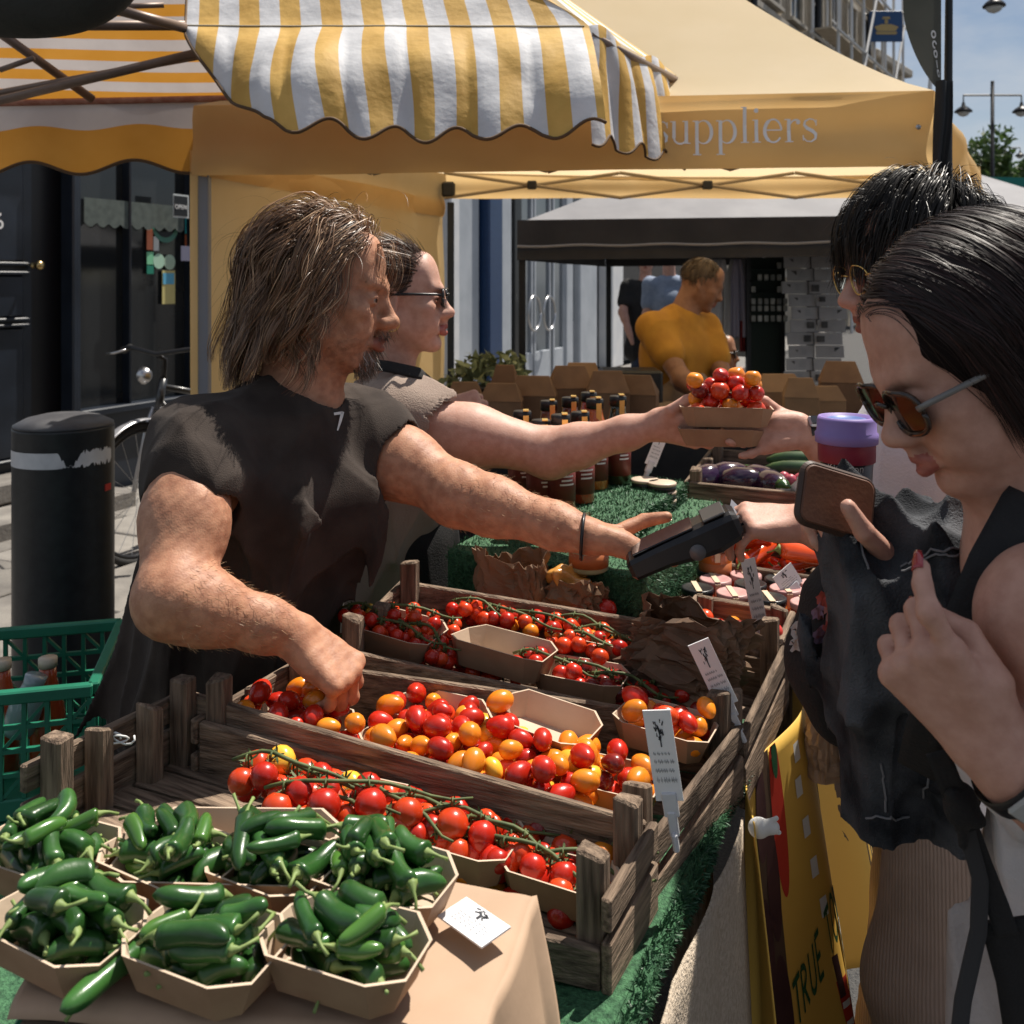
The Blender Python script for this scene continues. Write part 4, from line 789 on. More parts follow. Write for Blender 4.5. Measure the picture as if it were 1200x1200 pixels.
# ---------------------------------------------------------------- the stall: table, turf, cloths
TZ = .805
def UV(p): d = Vector(p) - OO; return d.dot(EU), d.dot(EV)
tb = stallroot('stall_table', 'trestle table under the wooden produce crates, edged with artificial grass', 'table')
b = MB(); b.box((-.395, .36, TZ - .02), (.77, 1.9, .03), ch=.003); b.build('tabletop', WOOD, tb, True)
for v in (-.5, .35, 1.2):
    for u in (-.7, -.06):
        b = MB(); b.box((u, v, (TZ - .035) / 2), (.05, .05, TZ - .035), ch=.004); b.build('leg', WOODV, tb, True)
b = MB(); b.box((-.395, .36, TZ), (.79, 1.9, .008)); b.build('grass_mat', TURF, tb, True)
def turf_blades(name, parent, fn, n, ln=.012, seed=1, nfn=None):
    r = np.random.default_rng(seed); V = []; Q = []
    for i in range(n):
        p, nn = fn(r.random(), r.random()); p = np.array(p); d = np.array(nn) + r.normal(0, .55, 3); d /= np.linalg.norm(d); s = np.cross(d, r.normal(size=3)); s = s / np.linalg.norm(s) * .0011; L_ = ln * r.uniform(.6, 1.2); k = len(V)
        V += [p - s, p + s, p + d * L_ * .6 + s * .8 + np.array((0, 0, -.0005)), p + d * L_]; Q.append((k, k + 1, k + 2, k + 3))
    o = put(name, np_mesh(name, V, Q, False), BLADE, parent); o['kind'] = 'stuff'; return o
def edge_fn(a, c): 
    th = a * 2.2; v = -.62 + 1.9 * c; w_ = .008 * math.sin(v * 23); return S(.004 + .012 * math.sin(th) + w_ * .4, v, TZ + .004 - .03 * (1 - math.cos(th)) * .5), EU * math.sin(th) + EZ * math.cos(th)
b = MB(); b.tube([S(.004, -.62 + .05 * i, TZ - .008) for i in range(39)], .012, 8); b.build('grass_edge', TURF, tb); turf_blades('grass_blades', tb, edge_fn, 9000, .009)
# plain hessian hanging at the near end of the customer side
f1 = folds(101, (0, 0, 1), 11, .022)
def hess(s, t):
    p = S(.018, -.62 + .86 * s, TZ - .012 - .74 * t); d = .015 + .03 * t + float(f1(p.x, p.y, 0)) * (.3 + t); return p + EU * d
m = MB(); m.smooth = True; m.grid(hess, 60, 20, .003); o = m.build('hessian_cloth', BURLAP); tag(o, 'plain beige hessian cloth hanging from the stall edge nearest the camera', 'cloth')
# printed banner
CL = mat('banner_yellow', (.70, .42, .075), (.74, .46, .09), rough=.6, scale=3, bump=.1, bscale=8); c0 = .205
def ban(s, t, off=0.0):
    v = c0 + 1.30 * s; amp = .022 + .05 * t; ph = s * 2 * math.pi * 3.05 + .35 * t + 2.4
    d = amp * math.sin(ph) + .012 * math.sin(ph * 2.3 + 1) * t; dv = .03 * math.cos(ph) * t
    return S(.040 + .05 * t + d + off, v + dv, TZ - .005 - .66 * t * (1 - .10 * s) + .006 * math.sin(ph) * (1 - t))
m = MB(); m.smooth = True; m.grid(lambda s, t: ban(s, t), 130, 30, .002); bn = m.build('printed_banner', CL); tag(bn, 'yellow printed banner with vegetable pictures and green words hanging off the stall side', 'banner')
def ms(s): return s * .6 if s < .235 else .141 + (s - .235) * .52
def patch(s0, t0, rs, rt, mt, name, n=24, off=.003, rot=0):
    mb = MB(); mb.smooth = True
    def q(r_, a): x, y = r_ * math.cos(a), r_ * math.sin(a); x, y = x * math.cos(rot) - y * math.sin(rot), x * math.sin(rot) + y * math.cos(rot); return ban(min(1, max(0, ms(s0 + rs * x))), min(1, max(0.0, t0 + rt * y)), off)
    mb.grid(lambda r_, a: q(max(r_, .01), -a * 2 * math.pi), 6, n); return mb.build(name, mt, bn)
def rect(s0, s1, t0, t1, mt, name, off=.003, shear=0):
    mb = MB(); mb.smooth = True; mb.grid(lambda t, s: ban(ms(s0 + (s1 - s0) * s + shear * t), t0 + (t1 - t0) * t, off), 14, 8); return mb.build(name, mt, bn)
PR_R = mat('banner_red', (.50, .035, .02), (.58, .05, .03), rough=.55, scale=4); PR_B = mat('banner_brown', (.075, .045, .030), (.11, .07, .045), rough=.6, scale=6); PR_P = mat('banner_plum', (.045, .018, .022), (.08, .035, .035), rough=.55, scale=9); PR_G = mat('banner_green', (.015, .09, .035), rough=.6); PR_DG = mat('banner_dark_green', (.012, .045, .03), rough=.6); PR_W = mat('banner_white', (.7, .7, .66), rough=.6)
rect(.236, .305, .0, 1, PR_B, 'printed_picture', .0025); rect(.56, .70, .0, 1, PR_B, 'printed_picture', .0025); rect(.76, .90, .0, 1, PR_B, 'printed_picture', .0025); rect(1.0, 1.2, .0, 1, PR_B, 'printed_picture', .0025)
for s0, t0, rs, rt in ((.255, .12, .022, .12), (.285, .3, .02, .14), (.252, .45, .02, .13), (.285, .62, .022, .15), (.255, .8, .022, .14), (.60, .2, .03, .15), (.66, .45, .03, .15), (.61, .7, .035, .16)): patch(s0, t0, rs, rt, PR_P, 'printed_aubergine', 20, .004)
patch(.325, .16, .024, .20, PR_R, 'printed_tomato'); patch(.325, .03, .012, .05, PR_G, 'printed_stalk', 12, .0045); rect(.018, .045, .30, 1, PR_R, 'printed_stripe'); patch(.80, .30, .045, .2, PR_R, 'printed_tomato'); rect(.70, .715, .2, .8, PR_R, 'printed_stripe')
for i, (ss, tt) in enumerate(((.40, .12), (.41, .22), (.42, .32), (.435, .42), (.41, .04))): rect(ss, ss + .028, tt, tt + .045, PR_W, 'printed_tag', .004)
mb = MB()
def bl(pts, w_, x0): ribbon(pts, w_, mb, lambda p: ban(.180 + (p.x + x0) * .0150, .50 - .10 * (p.y) - .022 * (p.x + x0) + .16, .005))
LET = {'T': [[(0, 1), (.8, 1)], [(.4, 1), (.4, 0)]], 'R': [[(0, 0), (0, 1)], arc(.05, .74, .5, .26, 90, -90), [(.2, .48), (.62, 0)]], 'U': [[(0, 1), (0, .3)], arc(.32, .3, .32, .3, 180, 360), [(.64, .3), (.64, 1)]], 'E': [[(0, 0), (0, 1)], [(0, 1), (.55, 1)], [(0, .5), (.45, .5)], [(0, 0), (.55, 0)]], 'O': [arc(.38, .5, .38, .5, 0, 360, 20)]}
x = 0
for ch in 'TRUE TO':
    if ch == ' ': x += .5; continue
    for pts in LET[ch]: bl(pts, .15, x)
    x += 1.0
mb.build('lettering', PR_G, bn)
rect(.50, .515, .42, 1, PR_DG, 'printed_stripe', .004, .05); rect(.515, .53, .5, 1, PR_W, 'printed_stripe', .004, .05); rect(.45, .50, .62, .98, PR_R, 'printed_panel', .004, .045); rect(.445, .47, .56, .66, PR_P, 'printed_panel', .005, .01)
for i in range(6): rect(.458 + i * .004, .492 + i * .004, .67 + i * .045, .685 + i * .045, PR_W, 'printed_words', .0055)
patch(.47, 1.0, .03, .10, PR_DG, 'printed_leaf', 14, .005)
# a white knot tied to the turf edge
kn = Sdf(tuple(G(853, 975, .75) - Vector((.05, .05, .05))), tuple(G(853, 975, .75) + Vector((.05, .05, .05))), .0016); q = S(.058, .225, TZ - .012)
kn = Sdf(tuple(q - Vector((.05, .05, .05))), tuple(q + Vector((.05, .05, .05))), .0016); kn.ell(q, (.014, .012, .013), None, .004); kn.ell(q + Vector((.015, -.006, .004)), (.010, .008, .009), None, .006); kn.cap(q, q + Vector((.02, -.01, .018)), .005, .003, .004); kn.cap(q, q + Vector((.026, 0, -.006)), .005, .003, .004)
tag(finish(kn, 'cloth_knot', PRINT_W, None), 'small white knot tying the banner to the grass edge', 'knot')
# ---------------------------------------------------------------- wooden crates
def crate(label, NL, NR, FR_, FL_, depth, endslats=2, posts=True, floorn=5, near=True, far=True, left=True, right=True, proud=.035, lposts=(0, .36, .68, 1), nearh=None, floorpart=True):
    NL, NR, FR_, FL_ = [Vector(q) for q in (NL, NR, FR_, FL_)]; c = (NL + NR + FR_ + FL_) / 4; c.z = min(NL.z, NR.z, FR_.z, FL_.z) - depth
    t = thing('wooden_crate', label, 'crate', tuple(c), ROT, 'wooden crates on the stall'); cen = (NL + NR + FR_ + FL_) / 4
    def board(a, b, z0, z1, th, name, m, ins=0., j=.004):
        d = (b - a).normalized(); n = Vector((-d.y, d.x, 0)).normalized(); n = n if n.dot(cen - a) > 0 else -n; a = a + n * ins; b = b + n * ins
        r = lambda: random.uniform(-j, j) * .5
        q = [a + EZ * (z0 + r()), b + EZ * (z0 + r()), b + EZ * (z0 + r()) + n * th, a + EZ * (z0 + r()) + n * th]; e = [EZ * (z1 - z0 + r()) for _ in (0, 1)]
        q += [q[0] + e[0], q[1] + e[1], q[2] + e[1], q[3] + e[0]]
        if d.cross(n).z < 0: q = [q[i] for i in (3, 2, 1, 0, 7, 6, 5, 4)]
        k = MB(); k.hexa(q, .0022); return k.build(name, m, t)
    e = (NR - NL).normalized() * .013; f = (FR_ - FL_).normalized() * .013
    if near: board(NL + e, NR - e, -(nearh or depth * .86), 0, .011, 'side_plank', WOOD, .001)
    if far: board(FL_ + f, FR_ - f, -depth * .86, 0, .011, 'side_plank', WOOD, .001)
    for on, a, b in ((left, NL, FL_), (right, NR, FR_)):
        if not on: continue
        hs = (-.034, 0), (-.104, -.046); 
        for z0, z1 in hs[:endslats]: board(a, b, z0, z1, .011, 'end_slat', WOODY)
    def post(p, n1, n2, h, w_=.028):
        q = [p, p + n1 * w_, p + n1 * w_ + n2 * w_ * .8, p + n2 * w_ * .8]; q = q if n1.cross(n2).z > 0 else q[::-1]; k = MB(); k.hexa([x - EZ * depth for x in q] + [x + EZ * (h + random.uniform(-.006, .006)) for x in q], .003); return k.build('corner_post', WOODV, t)
    if posts:
        for p, n1, n2 in ((NL, NR - NL, FL_ - NL), (NR, NL - NR, FR_ - NR), (FR_, FL_ - FR_, NR - FR_), (FL_, FR_ - FL_, NL - FL_)):
            n1, n2 = n1.normalized(), n2.normalized(); post(p + n1 * .0125 + n2 * .0125, n1, n2, proud)
    if left and len(lposts) > 2:
        d = (FL_ - NL); n1 = (NR - NL).normalized()
        for s in lposts[1:-1]: post(NL + d * s + n1 * .0125, n1, d.normalized(), .012, .026)
    for i in range(floorn):
        s0, s1 = i / floorn + .012, (i + 1) / floorn - .012; sh = (EU * .015)
        q = [NL.lerp(FL_, s0) + sh, NR.lerp(FR_, s0) - sh, NR.lerp(FR_, s1) - sh, NL.lerp(FL_, s1) + sh]
        k = MB(); k.hexa([x - EZ * (depth - .001) for x in q] + [x - EZ * (depth - .010) for x in q], .002); k.build('floor_plank', WOOD, t)
    return dict(NL=NL, NR=NR, FR=FR_, FL=FL_, depth=depth, t=t)
def cin(C, a, b, dz=.0):                                                                # a across 0..1, b along 0..1, height above the crate floor
    n = C['NL'].lerp(C['NR'], a); f = C['FL'].lerp(C['FR'], a); p = n.lerp(f, b); return p - EZ * (C['depth'] - .012 - dz)
C1 = crate('weathered crate of vine tomatoes, nearest the camera beside the green peppers', P(22, 893, 1.10), P(716, 1056, .932), P(772, 962, 1.062), P(212, 806, 1.31), .095, lposts=(0, .3, .62, 1), proud=.03, near=False)
for z0, z1 in ((-.093, -.052),):
    a_, b_ = C1['NL'].lerp(C1['NR'], .90), C1['NR'] - EU * .012; k = MB(); k.hexa([a_ + EZ * z0, b_ + EZ * z0, b_ + EZ * z0 + EV * .011, a_ + EZ * z0 + EV * .011, a_ + EZ * z1, b_ + EZ * z1, b_ + EZ * z1 + EV * .011, a_ + EZ * z1 + EV * .011], .002); k.build('side_plank', WOOD, C1['t'])
C2 = crate('weathered crate of loose orange and red plum tomatoes, second from the camera', P(222, 842, 1.262), P(764, 990, 1.07), P(872, 846, 1.33), P(345, 772, 1.46), .09, lposts=(0, .4, 1), proud=.05)
C3 = crate('weathered crate of vine tomatoes in card trays, third from the camera', P(386, 760, 1.475), P(874, 862, 1.345), P(925, 752, 1.60), P(470, 678, 1.71), .095, lposts=(0, .45, 1), proud=.045)
C4 = crate('weathered crate with paper bags and loose tomatoes, in front of the green turf block', P(496, 712, 1.71), P(790, 764, 1.615), P(806, 724, 1.74), P(530, 695, 1.83), .10, lposts=(0, 1), proud=.01)
C5 = crate('small crate of mixed tomatoes beside the jars on the customer side', S(-.17, .56, .885), S(.02, .56, .88), S(.02, .80, .89), S(-.17, .80, .895), .10, lposts=(0, 1), floorn=4, proud=.01)
C6 = crate('crate of long red peppers behind the row of jars', S(-.19, .99, .905), S(.06, .99, .90), S(.06, 1.27, .92), S(-.19, 1.27, .925), .10, lposts=(0, 1), floorn=4, proud=.008)
C7 = crate('crate of aubergines and cucumbers at the far end of the stall', S(-.33, 1.33, 1.0), S(.13, 1.31, 1.0), S(.13, 1.60, 1.04), S(-.33, 1.62, 1.04), .10, lposts=(0, .5, 1), floorn=4, proud=.03)
b = MB(); b.box((-.10, 1.465, .835), (.52, .34, .118), ch=.004); tag(b.build('wooden_riser', WOOD, None, True), 'plain wooden riser box under the aubergine crate', 'box'); bpy.data.objects['wooden_riser'].location = OO; bpy.data.objects['wooden_riser'].rotation_euler = (0, 0, ROT)
# more table further on for the far crates
b = MB(); b.box((-.25, 1.56, TZ - .02), (.78, .49, .03), ch=.003); o = b.build('tabletop', WOOD, tb, True)
for u in (-.6, .1):
    b = MB(); b.box((u, 1.72, (TZ - .035) / 2), (.05, .05, TZ - .035), ch=.004); b.build('leg', WOODV, tb, True)
# stepped display covered in artificial grass
td = stallroot('turf_display', 'stepped display block covered in green artificial grass under the sauce bottles', 'display stand')
for nm, (u0, u1, v0, v1, z0, z1) in (('lower_step', (-.62, -.215, .625, 1.26, TZ + .005, .975)), ('upper_step', (-.62, -.30, .80, 1.24, .976, 1.020))):
    b = MB(); b.box(((u0 + u1) / 2, (v0 + v1) / 2, (z0 + z1) / 2), (u1 - u0, v1 - v0, z1 - z0), ch=.006); st_ = b.build(nm, TURF, td, True)
    def fn(a, c, B=(u0, u1, v0, v1, z0, z1)):
        u0, u1, v0, v1, z0, z1 = B; k = random.random()
        if k < .5: return S(u0 + (u1 - u0) * a, v0 + (v1 - v0) * c, z1), EZ
        if k < .75: return S(u1, v0 + (v1 - v0) * a, z0 + (z1 - z0) * c), EU
        return S(u0 + (u1 - u0) * a, v0, z0 + (z1 - z0) * c), -EV
    g_ = turf_blades('grass_blades', st_, fn, 9000, .009, 3)
# the brown-paper covered crate that carries the pepper trays
PZ = .955
pq = dict(NL=G(8, 1172, PZ), NR=G(562, 1222, PZ - .005), FR=G(628, 1040, PZ - .004), FL=G(150, 955, PZ + .004))
gc = thing('green_crate', 'green plastic crate at bottom left carrying the brown paper and pepper trays', 'crate', tuple((pq['NL'] + pq['FR']) / 2 - EZ * .16))
def lattice(t, a, b, z0, z1, n=(10, 3), th=.012, name='side_wall', m_=GREENPL):
    """an openwork plastic crate wall between two ground points"""
    d = b - a; L_ = d.length; d.normalize(); nn = Vector((-d.y, d.x, 0)); k = MB(); ax = (d, nn, EZ); h = z1 - z0
    k.box((a + b) / 2 + EZ * (z1 - .012), (L_, th * 1.8, .024), ax, .003); k.box((a + b) / 2 + EZ * (z0 + .02), (L_, th, .04), ax, .003)
    for i in range(n[0] + 1): k.box(a.lerp(b, i / n[0]) + EZ * (z0 + h / 2 + .008), (.008 if 0 < i < n[0] else .02, th * .9, h - .065), ax)
    for j in range(1, n[1]): k.box((a + b) / 2 + EZ * (z0 + .04 + (h - .064) * j / n[1]), (L_, th * .8, .008), ax)
    for i in range(n[0]):
        for j in range(n[1]):
            if (i + j) % 2: continue
            zc = z0 + .04 + (h - .064) * (j + .5) / n[1]; hh = (h - .064) / n[1]; c = a.lerp(b, (i + .5) / n[0]) + EZ * zc; w_ = L_ / n[0]
            k.box(c, (math.hypot(w_, hh) * .95, th * .6, .006), ((d * w_ + EZ * hh).normalized(), nn, (EZ * w_ - d * hh).normalized()))
    return k.build(name, m_, t)
gx = [pq['NL'] + EU * .01 - EZ * .022, pq['NR'] - EU * .06 - EZ * .022, pq['FR'] - EU * .06 - EV * .02 - EZ * .022, pq['FL'] + EU * .01 - EV * .02 - EZ * .022]
for q in gx: q.z = 0
for i in range(4): lattice(gc, gx[i], gx[(i + 1) % 4], TZ + .006, PZ - .028)
k = MB(); zf = TZ + .012; k.hexa([q + EZ * (TZ + .006) for q in gx] + [q + EZ * (TZ + .02) for q in gx]); k.build('floor', GREENPL, gc)
k = MB(); k.hexa([q + EZ * (PZ - .028) for q in gx] + [q + EZ * (PZ - .0205) for q in gx]); k.build('board', WOOD, gc)
fp_ = nz(131, 16, .004); fp3 = folds(135, (.8, .5, 0), 13, .006, 1.2); fp = lambda x, y, z: fp_(x, y, z) + fp3(x, y, z) * .7; fp2 = folds(133, (.3, -.2, -1), 22, .020, 1.4)
def sheet(s, t):
    """brown paper: lies on the crate, turns down over its right edge"""
    xs = s * 1.22
    a = min(xs, 1.0); p = pq['NL'].lerp(pq['NR'], a).lerp(pq['FL'].lerp(pq['FR'], a), t); p.z -= .004
    if xs > 1: e = (xs - 1) / .22; p += EU * (.012 * math.sin(e * 1.6) + .014 * e) - EZ * .17 * e
    elif xs > .93: p.z -= .004 * ((xs - .93) / .07) ** 2
    w_ = float(fp(p.x, p.y, p.z)); w2 = float(fp2(p.x, p.y, p.z)) * (max(0, xs - .98) / .24) ** .8
    if t < .06: p.z -= .010 * (1 - t / .06) ** 2; 
    return p + EZ * w_ * (1 if xs < 1 else .2) + EU * w2 * .9
m = MB(); m.smooth = True; m.grid(sheet, 90, 40, .0012); o = m.build('brown_paper_sheet', PAPER); tag(o, 'brown wrapping paper spread under the pepper trays and folded over the right edge', 'paper')
# ---------------------------------------------------------------- goods: trays, fruit, bottles, cards
TRAYS = {}
def tray_mesh(L_, W_, Hh, fl=.012, ch=.022):
    key = (round(L_, 3), round(W_, 3), round(Hh, 3))
    if key in TRAYS: return TRAYS[key]
    def ring(l, w, c, z): l /= 2; w /= 2; return [Vector(q) for q in ((-l + c, -w, z), (l - c, -w, z), (l, -w + c, z), (l, w - c, z), (l - c, w, z), (-l + c, w, z), (-l, w - c, z), (-l, -w + c, z))]
    m = MB(); b0 = ring(L_ - 2 * fl, W_ - 2 * fl, ch * .6, 0); t0 = ring(L_, W_, ch, Hh); t1 = ring(L_ - .004, W_ - .004, ch, Hh); b1 = ring(L_ - 2 * fl - .003, W_ - 2 * fl - .003, ch * .6, .0022)
    for i in (0, 4): t0[i].z += .003; t0[i + 1].z += .002; t1[i].z += .003; t1[i + 1].z += .002
    for i in (2, 6): t0[i].z -= .003; t1[i].z -= .003
    vs = b0 + t0 + t1 + b1; m.add(vs, [tuple(reversed(range(8)))] + [(i, (i + 1) % 8, 8 + (i + 1) % 8, 8 + i) for i in range(8)]); m.mi = 1
    m.add(vs, [(8 + i, 8 + (i + 1) % 8, 16 + (i + 1) % 8, 16 + i) for i in range(8)] + [(16 + i, 16 + (i + 1) % 8, 24 + (i + 1) % 8, 24 + i) for i in range(8)] + [tuple(range(24, 32))])
    me = m.mesh('card_tray'); me.materials.append(KRAFT); me.materials.append(KRAFTIN); TRAYS[key] = me; return me
def tray(label, c, size=(.135, .092, .036), rz=ROT, tilt=(0, 0), cat='tray', group='brown card trays of produce on the stall'):
    o = bpy.data.objects.new('card_tray', tray_mesh(*size)); link(o); o.location = c; o.rotation_euler = (tilt[0], tilt[1], rz); tag(o, label, cat, group); o['sz'] = size; return o
class Heap:
    def __init__(s): s.P = np.zeros((0, 3)); s.R = np.zeros(0)
    def drop(s, sample, floor, offs, rad, tries=14, low=True, spread=.0, sink=.0):
        """let a body made of balls (offsets, radii) fall on the heap: the lowest of several places wins"""
        best = None
        for _ in range(tries):
            x, y = sample(); yaw = random.uniform(0, 6.283); c, sn = math.cos(yaw), math.sin(yaw); z = -1e9
            for (ox, oy, oz), r in zip(offs, rad):
                wx, wy = x + ox * c - oy * sn, y + ox * sn + oy * c; z = max(z, floor(wx, wy) + r - oz)
                if len(s.P):
                    d2 = (s.P[:, 0] - wx) ** 2 + (s.P[:, 1] - wy) ** 2; rr = (s.R + r) * (1 - sink); k = d2 < rr ** 2
                    if k.any(): z = max(z, float((s.P[k, 2] + np.sqrt(rr[k] ** 2 - d2[k])).max()) - oz)
            if best is None or z < best[2]: best = (x, y, z, yaw)
        x, y, z, yaw = best; c, sn = math.cos(yaw), math.sin(yaw)
        s.P = np.vstack([s.P] + [[(x + ox * c - oy * sn, y + ox * sn + oy * c, z + oz)] for ox, oy, oz in offs]); s.R = np.concatenate([s.R, rad]); return best
def fruit_mesh(name, r, elong, m, seed):
    b = MB(); b.smooth = True; n = 14; k = 10; rr = random.Random(seed); a1 = rr.uniform(-.06, .06)
    prof = []
    for i in range(k + 1):
        t = math.pi * i / k; x = -math.cos(t); q = math.sin(t); 
        if elong > 1.1: q *= 1 - .10 * x + a1 * math.sin(2 * t)
        else:
            if x > .86: x -= (x - .86) * 1.1
        prof.append((max(q * r, .0001), x * r * elong))
    b.lathe((0, 0, 0), prof, n, ((0, 1, 0), (0, 0, 1), (1, 0, 0)), cap=False); me = b.mesh(name); me.materials.append(m); return me
FR_M = {}
for cn, mt in (('red', T_RED), ('orange', T_ORA), ('yellow', T_YEL), ('dark', T_DARK), ('scarlet', T_SCAR)):
    FR_M[cn, 'plum'] = [fruit_mesh(cn + '_plum', .0127, 1.35, mt, i) for i in range(3)]; FR_M[cn, 'round'] = [fruit_mesh(cn + '_round', .0155, .94, mt, i + 5) for i in range(2)]
def place_words(objs):
    """where each thing of a pile lies, as seen from the stall front"""
    p = [((o.location.x) / o.location.y, -(o.location.z - H) / o.location.y) for o in objs]; n = len(p)
    xs = sorted(q[0] for q in p); ys = sorted(q[1] for q in p); out = []
    for x, y in p:
        i = min(2, int(3 * (x - xs[0]) / (xs[-1] - xs[0] + 1e-6))); j = min(2, int(3 * (y - ys[0]) / (ys[-1] - ys[0] + 1e-6))); out.append(('left', 'middle', 'right')[i] + (' back', '', ' front')[j])
    return out
CNT = {}
def tomatoes(heap, n, sample, floor, mix, where, kind='plum', scale=(.85, 1.18), sink=.06, tries=14):
    made = []
    for i in range(n):
        cn = random.choices([a for a, b in mix], [b for a, b in mix])[0]; sc = random.uniform(*scale)
        kd = kind if kind != 'both' else random.choice(('plum', 'round')); r = (.0125 if kd == 'plum' else .0152) * sc
        offs = ((-.0045 * sc, 0, 0), (.0045 * sc, 0, 0)) if kd == 'plum' else ((0, 0, 0),)
        x, y, z, yaw = heap.drop(sample, floor, offs, np.full(len(offs), r), tries, sink=sink)
        o = bpy.data.objects.new('plum_tomato' if kd == 'plum' else 'cherry_tomato', random.choice(FR_M[cn, kd])); link(o); o.location = (x, y, z); o.scale = (sc,) * 3; o.rotation_euler = (random.uniform(0, 6), random.gauss(0, .3), yaw)
        if kd == 'round': o.rotation_euler = (random.gauss(0, .5), -1.57 + random.gauss(0, .5), yaw)
        made.append((o, {'red': 'red', 'orange': 'orange', 'yellow': 'yellow', 'dark': 'purple red', 'scarlet': 'scarlet'}[cn], ('big' if sc > 1.08 else 'tiny' if sc < .93 else 'small'), 'plum' if kd == 'plum' else 'round'))
    for (o, w_, s_, k), pl in zip(made, place_words([q[0] for q in made])): tag(o, f'{s_} {w_} {k} tomato, {pl}, {where}', 'tomato', f'{w_} {k} tomatoes {where}')
def quad_sample(A, B, C, D, ina=(.04, .96), inb=(.06, .94)):
    def f():
        a, b = random.uniform(*ina), random.uniform(*inb); p = A.lerp(B, a).lerp(D.lerp(C, a), b); return p.x, p.y
    return f
def plane_floor(C, dz=0.0):
    a, b, c = C['NL'], C['NR'], C['FL']; n = (b - a).cross(c - a); k = -C['depth'] + .012 + dz
    return lambda x, y: a.z - (n.x * (x - a.x) + n.y * (y - a.y)) / n.z + k
def tray_sample(o, fx=.40, fy=.36):
    sz = o['sz']; M = Matrix.LocRotScale(o.location, o.rotation_euler, None)
    def f():
        p = M @ Vector((random.uniform(-fx, fx) * sz[0], random.uniform(-fy, fy) * sz[1], 0)); return p.x, p.y
    return f
def tray_floor(o):
    z0 = o.location.z + .003; sz = o['sz']; Mi = Matrix.LocRotScale(o.location, o.rotation_euler, None).inverted()
    return lambda x, y: z0 + (0 if abs((Mi @ Vector((x, y, z0))).x) < sz[0] * .395 and abs((Mi @ Vector((x, y, z0))).y) < sz[1] * .345 else sz[2])
# --- loose plum tomatoes and trays in the second crate
MIX = (('orange', 5), ('red', 4.2), ('yellow', .8), ('scarlet', .8))
def at2(px, py, z): p = G(px, py, z); return p
tA = tray('empty shallow brown card tray lying on the loose plum tomatoes', G(636, 868, .885) , (.150, .098, .034), ROT - .12, (R(2), R(4)))
tB = tray('card tray of plum tomatoes beside the price card on the crate corner', G(778, 872, .872), (.135, .092, .034), ROT - .05, (0, R(3)))
tC = tray('card tray of mostly orange tomatoes in the near right corner of the second crate', G(716, 942, .842), (.125, .088, .036), ROT)
tD = tray('card tray of plum tomatoes under the hand of the man in the dark tee', G(352, 868, .868), (.150, .098, .034), ROT - .06, (0, R(2)))
tE = tray('card tray of plum tomatoes left of the empty tray', G(512, 858, .868), (.140, .096, .034), ROT + .03, (0, R(2)))
tF = tray('card tray half buried in loose plum tomatoes in the second crate', G(486, 896, .858), (.150, .094, .034), ROT - .02, (0, R(3)))
for tr, n, wh, mx in ((tB, 17, 'in the tray by the corner price card', MIX), (tC, 19, 'in the near right tray of the second crate', (('orange', 7), ('red', 1.2), ('dark', .5), ('yellow', .8))), (tD, 24, 'in the tray under the hand', MIX), (tE, 16, 'in the tray left of the empty one', MIX), (tF, 20, 'on the half buried tray', (('orange', 4), ('red', 5)))):
    hp = Heap(); tomatoes(hp, n, tray_sample(tr), tray_floor(tr), mx, wh)
hp = Heap(); pf = plane_floor(C2, .028)
tomatoes(hp, 96, quad_sample(cin(C2, .34, .10), cin(C2, .84, .10), cin(C2, .80, .50), cin(C2, .44, .46), (0, 1), (.0, 1)), pf, MIX, 'in front of the empty tray', tries=30)
tomatoes(hp, 16, quad_sample(cin(C2, .08, .14), cin(C2, .34, .14), cin(C2, .34, .24), cin(C2, .08, .24), (0, 1), (.0, 1)), pf, MIX, 'along the near wall of the second crate')
tomatoes(hp, 16, quad_sample(cin(C2, .52, .30), cin(C2, .62, .30), cin(C2, .60, .72), cin(C2, .46, .72), (0, 1), (.0, 1)), pf, MIX, 'just left of the empty tray')
